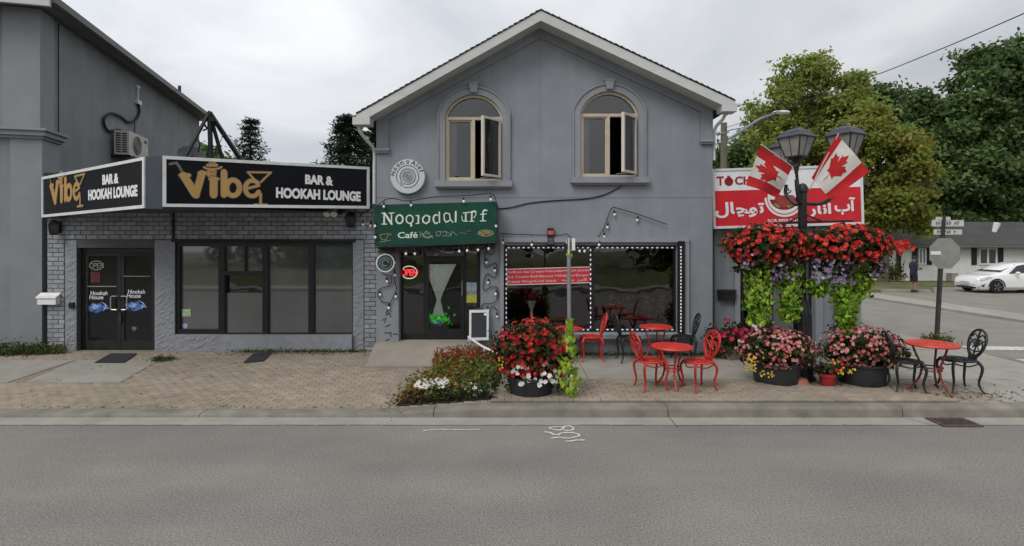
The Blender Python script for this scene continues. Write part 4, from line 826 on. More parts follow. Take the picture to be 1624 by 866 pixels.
# red menu banner on the window glass
yb = YM+.055; a, b = P(804, 454, yb), P(940, 424, yb); roll = R(1.6); fm = Fr((a.x, yb, a.z+.02), (math.cos(roll), 0, math.sin(roll)), (-math.sin(roll), 0, math.cos(roll))); Wm, Hm = b.x-a.x, 26*yb/F
t = thing('menu_banner', 'red menu banner with white lettering stuck across the cafe window', 'banner', (a.x+Wm/2, yb, a.z))
MB().fbox(fm, 0, Wm, 0, Hm, -.006, -.001).build('banner_sheet', mat('menu_red', (.47, .035, .045), .5, .1, 7), t)
MB().plate([(0, 0), (Wm, 0), (Wm, Hm), (0, Hm)], [[(.012, .012), (Wm-.012, .012), (Wm-.012, Hm-.012), (.012, Hm-.012)]], fm.pt, -.0009, .002).build('border', SIGNW, t)
mb = MB(); h_ = Hm/3.4
for i, (s_, w_) in enumerate((('Saffron Ice Cream\u2022Faloodeh\u2022Fresh Juices', .96), ('Ice Cream Roll\u2022Banana Milkshake\u2022Burger', .96), ('Kebab Wrap\u2022Cold Salads', .58))): mb.text(s_, fm, .035, Hm-.03-h_*(i+.8), Wm*w_, Hm-.045-h_*i, .01, .003)
mb.text(FA['menu'], fm, Wm*.64, .03, Wm*.93, .03+h_*.75, .03, .003); mb.build('lettering', mat('pinkish_white_lettering', (.6, .45, .45), .5, .08, 9), t)
# red neon OPEN sign and poster in the entrance sidelights
yo = ye-.02; fo_ = Fr((0, ye+.02, 0), (1, 0, 0), (0, 0, 1)); c = fo_.uv(649, 432)
t = thing('neon_sign', 'glowing red OPEN neon sign in a pale oval ring beside the cafe door', 'neon sign', fo_.pt(*c))
mb = MB(); mb.tube([fo_.pt(c[0]+.165*math.cos(a_), c[1]+.13*math.sin(a_)) for a_ in [2*PI*i/28 for i in range(28)]], .011, 6, closed=True); mb.build('oval_tube', mat('pale_neon', (.75, .8, .62), .4, .05, 9, emit=.45), t)
mb = MB(); mb.text('OPEN', fo_, c[0]-.165, c[1]-.07, c[0]+.165, c[1]+.07, .012, .02, 0, .1); mb.build('neon_letters', mat('red_neon', (1, .05, .06), .4, .05, 9, emit=1.0), t)
a, b = fo_.uv(735, 480), fo_.uv(756, 448); t = thing('poster', 'small landscape poster with snowy mountain over yellow field right of the door', 'poster', fo_.pt(a[0], a[1]))
MB().fbox(fo_, a[0], b[0], a[1], b[1], .002, .006).build('sheet', mat('poster_sky', (.3, .36, .42), .5, .3, 9), t)
mb = MB(); W_, H_ = b[0]-a[0], b[1]-a[1]; mb.plate([(a[0], a[1]), (b[0], a[1]), (b[0], a[1]+H_*.38), (a[0], a[1]+H_*.34)], [], fo_.pt, .0062, .0075); mb.build('field_print', mat('poster_yellow', (.42, .4, .06), .5, .3, 40), t)
mb = MB(); mb.plate([(a[0], a[1]+H_*.34), (b[0], a[1]+H_*.38), (b[0], a[1]+H_*.6), (a[0]+W_*.7, a[1]+H_*.72), (a[0]+W_*.5, a[1]+H_*.62), (a[0]+W_*.3, a[1]+H_*.78), (a[0], a[1]+H_*.55)], [], fo_.pt, .0061, .007); mb.build('mountain_print', mat('poster_mountain', (.24, .28, .24), .5, .5, 40), t)
# tied curtain in the door, and the bright toys under it
yc = ye+.06; fc = Fr((0, yc, 0), (1, 0, 0), (0, 0, 1)); tl, tr_, kn, bt = fc.uv(673, 419), fc.uv(721, 419), fc.uv(695, 474), fc.uv(694, 500); mb = MB(); n = 40; rows = []
for j in range(17):
    v = j/16
    if v < .72: q = v/.72; hw = (1-q)**1.15*(tr_[0]-tl[0])/2+.035
    else: hw = .035+.09*((v-.72)/.28)**.8
    cx = (tl[0]+tr_[0])/2*(1-v)+kn[0]*v; z = tl[1]+(bt[1]-tl[1])*v
    rows.append([fc.pt(cx+hw*(2*i/n-1), z, .013*math.sin(i*1.9)*min(1, hw*5)) for i in range(n+1)])
for j in range(16):
    for i in range(n): mb.poly([rows[j+1][i], rows[j+1][i+1], rows[j][i+1], rows[j][i]])
cu_ = mb.build('door_curtain', mat('pale_green_curtain', (.86, .9, .86), .9, .04, 12), smooth=80); tag(cu_, 'pale curtain tied at the waist hanging inside the cafe door', 'curtain')
GRN = mat('glowing_green_plastic', (.05, .5, .04), .5, .5, 9, emit=.25); t = thing('display_bouquet', 'bright green and blue decoration on a dark box behind the door glass', 'decoration', fc.pt(bt[0], zd))  # faint emission put into the green plastic, which is no lamp
pz = fc.uv(694, 506)
leaves('foliage', [fc.pt(pz[0]+.1*RNG.normal(), pz[1]+.06*RNG.normal(), -.05+.05*RNG.normal()) for _ in range(260)], RNG.normal(size=(260, 3))+np.array([0, -1, 0]), .04, [GRN, GRN, mat('blue_plastic', (.06, .14, .45), .5, .3, 9)], t)
mb = MB(); a = fc.uv(672, 540); b = fc.uv(707, 512); mb.box(a[0], b[0], yc+.06, yc+.4, zd-.02, b[1]); mb.build('box', mat('dark_brown_box', (.02, .018, .015), .6, .3, 9), t)
# interior silhouettes
for i, (px, py) in enumerate(((972, 478), (995, 476), (1028, 476), (1050, 475))):
    x = (px-CX)/F*(YM+.75); mb = MB(); t = thing('flower_column', ('red flower garland column leftmost behind the right shop pane', 'thick red flower garland column second from the left behind the shop pane', 'red flower garland column third from the left behind the shop pane', 'red flower garland column nearest the right edge of the shop pane')[i], 'flower column', (x, YM+.75, .45), 'red flower columns inside the window')
    mb.tube([(x, YM+.75, .45), (x, YM+.75, 1.28)], .03, 6); mb.build('post', BLACK, t)
    leaves('blossoms', [(x+.055*RNG.normal(), YM+.75+.055*RNG.normal(), .6+.75*RNG.random()) for _ in range(160)], RNG.normal(size=(160, 3)), .035, [mat('garland_red', (.45, .05, .05), .6, .3, 9), mat('garland_pink', (.5, .2, .18), .6, .3, 9)], t)
x = (843-CX)/F*(YM+.6); t = thing('vase', 'white pedestal vase of red flowers behind the left shop pane', 'vase', (x, YM+.6, .45)); mb = MB(); mb.lathe([(.1, 0), (.05, .05), (.03, .3), (.035, .6), (.1, .78), (.09, .8)], (x, YM+.6, .45), 14); mb.build('pedestal', WHITEP, t, smooth=True)
leaves('blossoms', [(x+.09*RNG.normal(), YM+.6+.08*RNG.normal(), 1.36+.08*RNG.normal()) for _ in range(90)], RNG.normal(size=(90, 3)), .04, [MATS['garland_red']], t)
# white mailbox, lamps, cameras, alarm, black mailbox
a, b = Q(66, 482), Q(98, 464); t = thing('mailbox', 'white sloping lid mailbox on the brick pier left of the black doors', 'mailbox', (a[0], YL, a[1]))
mb = MB(); mb.box(a[0]+.02, b[0]-.02, YL-.13, YL-.018, a[1], b[1]-.06); mb.build('box', WHITEP, t); mb = MB(); mb.add([(a[0], YL-.15, b[1]-.09), (b[0], YL-.15, b[1]-.09), (b[0], YL-.018, b[1]), (a[0], YL-.018, b[1]), (a[0], YL-.15, b[1]-.11), (b[0], YL-.15, b[1]-.11), (b[0], YL-.018, b[1]-.03), (a[0], YL-.018, b[1]-.03)], [(0, 1, 2, 3), (7, 6, 5, 4), (0, 4, 5, 1), (1, 5, 6, 2), (2, 6, 7, 3), (3, 7, 4, 0)]); mb.build('lid', WHITEP, t)
mb = MB(); c = Q(116, 484); mb.box(c[0]-.05, c[0]+.05, YL-.06, YL-.02, c[1]-.06, c[1]+.06); tag(mb.build('door_buzzer', BLACK), 'small black door buzzer box beside the black double doors', 'buzzer')
def wall_lantern(px0, py0, px1, py1, Y, label):
    a, b = P(px0, py1, Y), P(px1, py0, Y); x0, x1, z0, z1 = a.x, b.x, a.z, b.z; d = (x1-x0); t = thing('wall_lantern', label, 'wall lamp', ((x0+x1)/2, Y, z0)); xc = (x0+x1)/2
    MB().box(xc-.05, xc+.05, Y-.03, Y-.017, z0+.05, z1-.02).build('back_plate', BLACK, t)
    mb = MB(); yc = Y-.03-d*.5; mb.lathe([(d*.5, z1-z0-.09), (d*.52, z1-z0-.07), (d*.25, z1-z0-.02), (.02, z1-z0)], (xc, yc, z0), 4); mb.lathe([(d*.3, 0), (d*.42, .03), (d*.42, .045)], (xc, yc, z0), 4); mb.build('cap', BLACK, t)
    mb = MB()
    for k_ in range(4): q = PI/2*k_; mb.tube([(xc+d*.4*math.cos(q), yc+d*.4*math.sin(q), z0+.04), (xc+d*.48*math.cos(q), yc+d*.48*math.sin(q), z1-.09)], .009, 4)
    mb.build('cage', BLACK, t); MB().lathe([(d*.34, .045), (d*.42, z1-z0-.092)], (xc, yc, z0), 4).build('lamp_glass', mat('smoky_lamp_glass', (.05, .045, .04), .2, .3, 9, spec=.5), t)
wall_lantern(86, 349, 104, 373, YL-.0, 'square black wall lantern under the left end of the shorter sign'); wall_lantern(551, 337, 567, 361, YL, 'square black wall lantern under the right end of the long sign')
t = thing('security_light', 'twin white floodlight heads with sensor under the long sign', 'security light', P(532, 338, YL)); mb = MB(); c = P(530, 333, YL); mb.box(c.x-.09, c.x+.09, YL-.06, YL-.017, c.z-.03, c.z+.04); mb.build('base', WHITEP, t)
for dx in (-.1, .04):
    q = Vector((c.x+dx, YL-.12, c.z-.07)); a_ = Vector((.35*dx*5, -.8, -.6)).normalized(); u_ = a_.orthogonal().normalized(); mb = MB(); mb.lathe([(.03, -.1), (.05, -.06), (.075, .05), (.07, .055)], q, 14, (u_, a_.cross(u_), a_)); mb.build('lamp_head', WHITEP, t, smooth=True)
mb = MB(); mb.tube([(c.x+.16, YL-.03, c.z-.02), (c.x+.17, YL-.12, c.z-.08)], .035, 8); mb.build('sensor', BLACK, t)
a, b = M(868, 388), M(878, 362); t = thing('alarm_siren', 'black alarm box with red strobe lens on the wall above the cafe window', 'alarm', ((a[0]+b[0])/2, YM, a[1])); MB().box(a[0], b[0], YM-.08, YM-.002, a[1], b[1]).build('case', BLACK, t)
MB().box(a[0]+.01, b[0]-.01, YM-.1, YM-.081, b[1]-.13, b[1]-.05).build('strobe_lens', mat('red_lens', (.5, .1, .1), .3, .3, 30), t); mb = MB(); [mb.box(a[0]+.015, b[0]-.015, YM-.086, YM-.081, a[1]+.02+.025*i, a[1]+.03+.025*i) for i in range(5)]; mb.build('grille', STEEL, t)
a, b = E_(1136, 475), E_(1164, 459); t = thing('mailbox', 'black mailbox with embossed lid on the wall left of the extension door', 'mailbox', (a[0], YE, a[1])); MB().box(a[0]+.01, b[0]-.01, YE-.12, YE-.001, a[1], b[1]-.07).build('box', IRON, t); MB().box(a[0], b[0], YE-.14, YE-.001, b[1]-.069, b[1]).build('lid', IRON, t)
# air conditioner on the tall building's side wall
fac = Fr(tb(0, 0), U_, (0, 0, 1)); a = fac.uv(197, 250); b = fac.uv(228, 214)
# its casing stands off the wall on brackets
d0 = 3.1; z0 = 4.92; wA, hA, dA = 1.25, .66, .36; off = -.12
t = thing('air_conditioner', 'off white outdoor air conditioner unit hung on the tall building side wall', 'air conditioner', tb(d0, off)+Vector((0, 0, z0)))
def acb(mb, a0, a1, b0, b1, z0, z1): return tbox(mb, a0, a1, b0, b1, z0-.1, z1-.1)
acb(MB(), d0, d0+wA, off-dA, off, z0, z0+hA).build('casing', mat('cream_enamel', (.45, .44, .39), .5, .06, 6), t)
mb = MB()
for i in range(9):
    for j in range(2): acb(mb, d0-.006, d0+.02, off-dA+.05+.15*j, off-dA+.17+.15*j, z0+.06+i*.062, z0+.095+i*.062)
mb.build('side_vent', BLACK, t)
c = tb(d0+.5, off-dA-.002)+Vector((0, 0, z0+.23)); nA = -V_; AXA = (U_, Vector((0, 0, 1)), nA)
mb = MB(); mb.lathe([(.26, 0), (.26, .004)], c, 24, AXA); mb.build('fan_opening', mat('dark_grey_fan', (.1, .1, .1), .6, .2, 9), t); mb = MB()
for r_ in (.08, .14, .2, .26): mb.tube([c+nA*.012+U_*(r_*math.cos(a_))+Vector((0, 0, r_*math.sin(a_))) for a_ in [2*PI*i/24 for i in range(24)]], .007, 4, closed=True)
for i in range(8): a_ = PI*i/4; mb.tube([c+nA*.012, c+nA*.012+U_*(.26*math.cos(a_))+Vector((0, 0, .26*math.sin(a_)))], .006, 4)
mb.build('fan_grille', mat('grey_wire_grille', (.3, .3, .28), .5, .1, 9), t)
mb = MB(); acb(mb, d0+wA-.28, d0+wA-.08, off-dA-.006, off-dA, z0+hA-.17, z0+hA-.09); mb.build('badge', mat('dark_red_badge', (.2, .02, .05), .5, .1, 9), t)
mb = MB(); acb(mb, d0+.1, d0+.16, off-dA, off+.12, z0-.07, z0-.001); acb(mb, d0+wA-.16, d0+wA-.1, off-dA, off+.12, z0-.07, z0-.001); mb.build('bracket', BLACK, t)
cb = [(195, 212), (187, 206), (168, 207), (161, 190), (172, 180), (187, 184), (199, 193), (211, 191), (218, 178), (216, 163)]
pl = [fac.pt(*fac.uv(*q), .05) for q in cb]; mb = MB(); mb.tube(spline(pl, 5), .035, 6); tag(mb.build('refrigerant_hose', BLACKP, smooth=True), 'black looping hose from the air conditioner up the grey side wall', 'hose')
mb = MB(); a = fac.uv(216, 160); mb.fbox(fac, a[0]-.12, a[0]+.14, a[1]-.1, a[1]+.02, .001, .1); mb.tube([fac.pt(a[0]-.02, a[1], .05), fac.pt(a[0]+.0, a[1]+.4, .05)], .02, 5); mb.fbox(fac, a[0]-.1, a[0]+.1, a[1]+.4, a[1]+.46, .001, .07); tag(mb.build('hose_cover', WHITEM), 'small pale bracket box holding the black hose high on the side wall', 'bracket')
mb = MB(); a = fac.uv(212, 192); b = fac.uv(212, 248); mb.tube([fac.pt(*a, .03), fac.pt(*b, .03)], .012, 5); tag(mb.build('wall_cable', BLACKP), 'thin black cable running straight down the wall behind the air conditioner', 'cable')
# rooftop steel frame, dish and parts behind the long sign
YR = 12.6; pr = lambda px, py, Y=YR: P(px, py, Y)
t = thing('roof_steel_frame', 'black steel tripod frame standing on the flat roof behind the long sign', 'steel frame', pr(335, 262)); ap = pr(332, 178)
zr = 3.9
for k_, (q, Y, w_) in enumerate((((274, 249), YR-.6, .04), ((336, 250), YR, .055), ((364, 250), YR+.3, .045), ((410, 256), YR+.8, .06))):
    b = P(*q, Y); b.z = zr; mb = MB(); mb.tube([ap, b], w_, 4); mb.build('strut', BLACKP, t)
mb = MB(); mb.tube([pr(322, 192), ap, pr(337, 193)], .05, 4); mb.tube([pr(322, 195), pr(329, 204), pr(322, 207)], .03, 4); mb.tube([pr(352, 218), pr(357, 209)], .015, 4); mb.tube([pr(341, 243), pr(352, 219)], .008, 4); mb.build('brace', BLACKP, t)
t = thing('satellite_dish', 'dark grey dish lying low on the roof in front of the steel frame', 'satellite dish', pr(304, 262)); mb = MB(); c = pr(304, 247); a_ = Vector((.45, -.6, .66)).normalized(); u_ = a_.orthogonal().normalized(); mb.lathe([(.02, -.06), (.17, -.04), (.29, .03), (.3, .035), (.17, -.02), (.02, -.04)], c, 20, (u_, a_.cross(u_), a_)); mb.build('reflector', mat('dark_grey_dish', (.04, .042, .055), .6, .1, 5), t, smooth=True)
mb = MB(); mb.tube(spline([pr(300, 240), pr(308, 226), pr(313, 222), pr(317, 228), pr(314, 242)], 5), .018, 5); mb.build('feed_arm', BLACKP, t); mb = MB(); mb.tube([c, Vector((c.x, c.y+.1, zr-.05))], .04, 6); mb.build('mast', BLACKP, t)

# ------------------------------------------------------------------ light strings and cables on the facade
BULBG = mat('warm_bulb_glass', (.75, .72, .64), .3, .05, 9, emit=.08)
sock = MB().lathe([(.014, 0), (.016, -.02), (.014, -.05)], (0, 0, 0), 7); sockm = sock.build('socket_source', BLACKP, org=(0, 0, 0)); sm_ = sockm.data; bpy.data.objects.remove(sockm)
blb = MB().ball((0, 0, -.068), .021, 8, 6, 1.3); bb_ = blb.build('bulb_source', BULBG, org=(0, 0, 0), smooth=True); bm2 = bb_.data; bpy.data.objects.remove(bb_)
def light_string(label, pts, bulbs, Y, drop=.07, sub=5, r=.009):
    w_ = [P(x, y, Y if not callable(Y) else Y(x)) for x, y in pts]; t = thing('light_string', label, 'string lights', w_[0])
    mb = MB(); mb.tube(spline(w_, sub), r, 5)
    for x, y, *d in bulbs:
        q = P(x, y, Y if not callable(Y) else Y(x)); d_ = d[0] if d else drop
        if d_ > .03: mb.tube([q+Vector((0, 0, d_)), q], .006, 4)
    mb.build('wire', BLACKP, t)
    for x, y, *d in bulbs:
        q = P(x, y, Y if not callable(Y) else Y(x)); s_ = inst('socket', sm_, q, t, (random.uniform(-.2, .2), random.uniform(-.2, .2), 0), 1.15); inst('bulb', bm2, q, s_, (0, 0, 0), 1.05)
light_string('string of light bulbs draped along the top edge of the green sign', [(593, 332), (603, 322), (618, 315), (640, 318), (655, 318), (690, 312), (717, 311), (745, 310), (777, 307), (785, 314), (789, 330), (791, 350), (788, 388)], [(609, 321), (651, 319), (735, 313, .02), (778, 310), (787, 352, .02)], 10.58)
light_string('string of light bulbs hanging across the wall above the cafe window', [(792, 370), (830, 372), (885, 373), (898, 371), (905, 376), (920, 382), (936, 384), (945, 380), (956, 365), (962, 350), (968, 334), (973, 329), (985, 332), (1015, 341), (1058, 356)], [(798, 379, .1), (844, 382, .12), (918, 392, .1), (927, 392, .1), (951, 382), (958, 369), (964, 354), (974, 334, .05), (1012, 343, .05)], YM-.06)
light_string('zigzag string of light bulbs on the pillar right of the entrance', [(786, 398), (778, 404), (769, 400), (769, 415), (770, 424), (778, 420), (787, 418), (788, 433), (783, 440), (772, 434), (766, 452), (768, 460), (780, 455), (789, 457), (788, 475), (779, 481), (766, 482), (764, 492), (774, 492), (782, 486), (790, 494)], [(771, 410), (784, 423), (775, 442), (787, 460), (773, 486), (788, 496)], YM-.03, .02, 4, .008)
light_string('zigzag string of light bulbs on the pillar left of the entrance', [(606, 393), (601, 410), (603, 428), (612, 436), (620, 438), (619, 452), (608, 456), (600, 460), (600, 470), (607, 479), (617, 480), (616, 490), (612, 497), (624, 470), (629, 458), (626, 445), (626, 427), (618, 425)], [(613, 440), (602, 461), (616, 482), (626, 430), (628, 464), (626, 410, .05)], YM-.03, .02, 4, .008)
light_string('row of small bulbs hanging from the lower edge of the green sign', [(594, 392), (640, 391), (690, 389), (740, 387), (788, 385)], [(645, 396), (658, 396), (728, 392), (742, 391), (757, 390), (776, 388), (596, 370, .0), (595, 352, .0)], 10.6, .04)
light_string('short wire with two bulbs on the brick pier beside the green sign', [(590, 325), (583, 335), (575, 338), (570, 345)], [(575, 350), (588, 352)], YL-.05, .05)
mb = MB(); mb.tube(spline([P(x, y, YM-.015) for x, y in ((789, 331), (810, 329), (840, 322), (880, 318), (930, 315), (960, 308), (985, 296))], 5), .012, 5); tag(mb.build('facade_cable', BLACKP), 'black cable sagging across the grey wall to the right upper window sill', 'cable')
# stencilled marks low on the left pillar
mb = MB(); fp = wallframe(YM-.001)
for a_ in (((612, 500), (618, 497), (620, 503)), ((606, 508), (612, 504), (610, 512)), ((611, 518), (619, 515)), ((610, 528), (620, 528), (620, 534)), ((612, 540), (618, 538)), ((624, 530), (630, 530))): mb.ribbon([fp.uv(*q) for q in a_], .018, fp, .002)
mb.build('stencil_mark', BLACKP, cafe)

# ------------------------------------------------------------------ lamp post with baskets and flags
LX, LY = 4.96, 9.15; lz = gz(LX, LY)
lp = thing('street_lamp', 'black cast iron street lamp with lanterns, crossbar and flower baskets on the pavement', 'street lamp', (LX, LY, lz))
LP = lambda px, py: P(px, py, LY)
mb = MB(); prof = [(.2, 0), (.2, .06), (.17, .1), (.165, .35), (.13, .6), (.125, 1.15), (.1, 1.3), (.075, 1.36), (.06, 1.45), (.052, 2.2), (.06, 2.25), (.06, 2.6), (.07, 2.62), (.07, 3.18), (.085, 3.2), (.085, 3.27), (.05, 3.33), (.01, 3.35)]
mb.lathe(prof, (LX, LY, lz), 12); mb.build('post', IRON, lp, smooth=30)
mb = MB()
for i in range(12): a_ = PI*i/6; mb.tube([(LX+.155*math.cos(a_), LY+.155*math.sin(a_), lz+.38), (LX+.128*math.cos(a_), LY+.128*math.sin(a_), lz+.62), (LX+.124*math.cos(a_), LY+.124*math.sin(a_), lz+1.12)], .016, 4)
mb.build('fluting', IRON, lp)
LG = glass('lantern_glass', (.62, .62, .6)); FROST = mat('hazy_lantern_pane', (.46, .46, .44), .35, .15, 6, spec=.5, transl=.5)
def lantern(cx, cy, z, s=1.0, rot=R(28)):
    """four-sided tapering lantern on a stem: z is the base of the glass"""
    lt = MB(); C4 = [(math.cos(rot+PI/4+PI/2*i), math.sin(rot+PI/4+PI/2*i)) for i in range(4)]
    pt = lambda i, r, h: Vector((cx+C4[i % 4][0]*r*s, cy+C4[i % 4][1]*r*s, z+h*s))
    rf = [(.45, .44), (.455, .46), (.445, .475), (.36, .54), (.3, .6), (.16, .655), (.05, .675), (.04, .72), (.015, .74)]
    vs = [pt(i, r, h) for r, h in rf for i in range(4)]; fs = [(j*4+i, j*4+(i+1) % 4, j*4+4+(i+1) % 4, j*4+4+i) for j in range(len(rf)-1) for i in range(4)]+[(3, 2, 1, 0), tuple((len(rf)-1)*4+i for i in range(4))]
    lt.add(vs, fs); lan = lt.build('lantern', mat('blue_black_lamp_hood', (.03, .034, .045), .45, .2, 6), lp)
    mb = MB()
    for i in range(4): mb.tube([pt(i, .24, 0), pt(i, .40, .44)], .016*s, 4); mb.tube([pt(i, .25, .0), pt(i+1, .25, .0)], .02*s, 4)
    for i in range(4):
        m0 = (pt(i, .24, 0)+pt(i+1, .24, 0))/2; m1 = (pt(i, .4, .44)+pt(i+1, .4, .44))/2; mb.tube([m0, m1], .008*s, 4)
    mb.lathe([(.02, -.42*s), (.045*s, -.35*s), (.05*s, -.3*s), (.07*s, -.22*s), (.05*s, -.16*s), (.09*s, -.1*s), (.13*s, -.06*s), (.2*s, -.02*s), (.2*s, 0)], (cx, cy, z), 10); mb.build('lantern_cage', IRON, lan)
    for i in range(4): MB().poly([pt(i, .235, .0), pt(i+1, .235, .0), pt(i+1, .395, .44), pt(i, .395, .44)]).build('pane', FROST, lan)
    MB().lathe([(.05*s, .0), (.06*s, .1*s), (.05*s, .3*s), (.02*s, .34*s)], (cx, cy, z), 8).build('lamp_tube', mat('pale_lamp_tube', (.5, .5, .48), .4, .1, 9), lan)
heads = [((1263, 249), LY-.12, .71), ((1341, 246), LY+.12, .74), ((1247, 260), LY+.7, .66)]
for (px, py), Y, s_ in heads: q = P(px, py, Y); lantern(q.x, q.y, q.z, s_)
mb = MB(); top_ = Vector((LX, LY, lz+3.0))
for (px, py), Y, s_ in heads:
    q = P(px, py, Y); mb.tube(spline([top_, top_+Vector(((q.x-LX)*.5, (q.y-LY)*.5, .02)), Vector((q.x-(q.x-LX)*.08, q.y, q.z-.55)), Vector((q.x, q.y, q.z-.38))], 5), .032, 7)
mb.tube(spline([top_+Vector((0, 0, .1)), top_+Vector((-.1, -.05, .28)), LP(1262, 262)], 4), .025, 6)
mb.build('lamp_arm', IRON, lp, smooth=True)
mb = MB()
for px, py in ((1240, 287), (1308, 298)):
    c = LP(px, py); mb.tube([c+Vector((.075*(1-i/22)*math.cos(i*.42), 0, .075*(1-i/22)*math.sin(i*.42))) for i in range(20)], .012, 5)
for px, py in ((1248, 302), (1312, 305), (1265, 315)):
    c = LP(px, py); mb.tube([c+Vector((.06*(1-i/20)*math.cos(-i*.45), -.02, .06*(1-i/20)*math.sin(-i*.45))) for i in range(17)], .011, 5)
mb.build('scroll', IRON, lp)
zc = P(1200, 352, LY).z; mb = MB(); mb.tube([LP(1215, 354), LP(1352, 350)], .02, 6); mb.tube(spline([LP(1275, 338), LP(1284, 343), LP(1302, 350)], 4), .016, 5); mb.tube([LP(1275, 338), LP(1266, 345), LP(1250, 352)], .016, 5); mb.build('crossbar', IRON, lp)
# flags: cloth sheets with red bars and a maple leaf on both faces
FW = mat('flag_white', (.66, .64, .6), .8, .06, 9, transl=.25); FRD = mat('flag_red', (.5, .02, .025), .8, .1, 9, transl=.25)
LEAF = [(0, -1), (.04, -.45), (.52, -.52), (.46, -.34), (.95, .08), (.82, .16), (.92, .5), (.6, .45), (.52, .58), (.26, .3), (.36, .82), (.2, .72), (0, 1.08)]
LEAF = LEAF+[(-x, y) for x, y in LEAF[1:-1][::-1]]; LEAF[0] = (.03, -1); LEAF.append((-.03, -1))
def flag(label, corners, wob, leafrot, leafc, leafs, staff, b0=.25):
    """corners run round the cloth: bar-edge start, bar-edge end, far end, far start; bars lie along the first and third edges"""
    A, B, C_, D = [Vector(c) for c in corners]
    def S(u, v): p = A*(1-u)*(1-v)+B*u*(1-v)+C_*u*v+D*(1-u)*v; n = (B-A).cross(D-A).normalized(); return p+n*(wob*math.sin(u*5.5+v*3)*(.4+v)+wob*.5*math.sin(v*9)), n
    t = thing('flag', label, 'flag', B)
    nu, nv = 14, 28; mb = MB(); g = [S(i/nu, j/nv)[0] for j in range(nv+1) for i in range(nu+1)]
    mb.v = [tuple(p) for p in g]
    for j in range(nv):
        for i in range(nu): mb.f.append((j*(nu+1)+i, j*(nu+1)+i+1, (j+1)*(nu+1)+i+1, (j+1)*(nu+1)+i)); mb.mi.append(1 if (j < nv*b0 or j >= nv*.72) else 0)
    mb.build('cloth', [FW, FRD], t, smooth=80)
    c, s_ = math.cos(leafrot), math.sin(leafrot); lf_ = [(leafc[0]+leafs*(x*c-y*s_)*1.0, leafc[1]+leafs*(x*s_+y*c)*.72) for x, y in LEAF]
    ng = 84; us = [p[0] for p in lf_]; vs_ = [p[1] for p in lf_]
    def inpoly(x, y):
        c_ = False
        for i in range(len(lf_)):
            (a, b), (e, f_) = lf_[i], lf_[i-1]
            if (b > y) != (f_ > y) and x < (e-a)*(y-b)/(f_-b)+a: c_ = not c_
        return c_
    for sg in (1, -1):
        mb = MB(); idx = {}
        def vid(i, j):
            if (i, j) not in idx: p, n = S(i/ng, j/ng); idx[i, j] = len(mb.v); mb.v.append(tuple(p+n*(sg*.005)))
            return idx[i, j]
        for i in range(int(min(us)*ng), int(max(us)*ng)+1):
            for j in range(int(min(vs_)*ng), int(max(vs_)*ng)+1):
                if inpoly((i+.5)/ng, (j+.5)/ng): mb.f.append((vid(i, j), vid(i+1, j), vid(i+1, j+1), vid(i, j+1))); mb.mi.append(0)
        mb.build('maple_leaf', FRD, t)
    mb = MB(); mb.tube([Vector(staff[0]), Vector(staff[1])], .012, 6); mb.build('staff', mat('pale_flag_staff', (.5, .48, .44), .5, .1, 9), t)
FP = lambda px, py, d: P(px, py, LY+d)
flag('left maple leaf flag drooping from the lamp post towards the cafe', [FP(1207, 231, -.28), FP(1256, 266, -.14), FP(1237, 314, -.16), FP(1184, 294, -.34)], .03, R(90), (.47, .48), .40, (FP(1207, 229, -.28), FP(1262, 268, -.1)))
flag('right maple leaf flag flying from the lamp post towards the side street', [FP(1287, 282, -.1), FP(1328, 213, -.25), FP(1381, 272, -.4), FP(1318, 316, -.2)], .035, R(-82), (.5, .42), .36, (FP(1284, 300, -.05), FP(1330, 212, -.26)), .12)

# ------------------------------------------------------------------ flower meshes
def petalflower(name, m, n=5, r=.03, wid=.75, cup=.35, m2=None, layers=1):
    """petals round a small eye; a second smaller whorl lifted inside for the fuller blooms"""
    mb = MB()
    for ly in range(layers):
        R_ = r*(1, .62)[ly]; zo = r*(0, .3)[ly]; nn = n-ly
        for i in range(nn):
            a = 2*PI*(i+.5*ly)/nn+random.uniform(-.2, .2); c, s_ = math.cos(a), math.sin(a); rr = R_*random.uniform(.75, 1.15); dz = random.uniform(-.15, .35)*R_; q = lambda x, y, z: (x*c-y*s_, x*s_+y*c, z+zo)
            wv = rr*wid*.6
            mb.add([q(.002, 0, 0), q(rr*.5, -wv, rr*cup*.6), q(rr*.92, -wv*.6, rr*cup*.6+dz), q(rr*1.0, wv*.5, rr*cup*.75+dz), q(rr*.55, wv, rr*cup*.5), q(rr*.55, 0, rr*cup*.15)], [(0, 1, 5), (0, 5, 4), (1, 2, 5), (2, 3, 5), (3, 4, 5)])
    if m2: mb.m = 1; mb.add([(r*.16*math.cos(k*PI/3), r*.16*math.sin(k*PI/3), r*cup*.35+.001) for k in range(6)], [tuple(range(6))])
    o = mb.build(name, [m, m2 or m], org=(0, 0, 0)); me = o.data; bpy.data.objects.remove(o); return me
BEG = [mat('begonia_scarlet', (.58, .04, .032), .55, .18, 30, per=.3, transl=.2), mat('begonia_coral', (.68, .075, .05), .55, .18, 30, per=.25, transl=.2), mat('begonia_crimson', (.36, .012, .03), .55, .2, 30, per=.3, transl=.2)]
YEL = mat('flower_yellow_eye', (.6, .42, .06), .7, .2, 40)
PINK = [mat('impatiens_pink', (.58, .2, .2), .6, .25, 30, per=.22, transl=.2), mat('impatiens_rose', (.5, .1, .12), .6, .25, 30, per=.22, transl=.2), mat('impatiens_pale', (.66, .36, .33), .6, .2, 30, per=.2, transl=.2)]
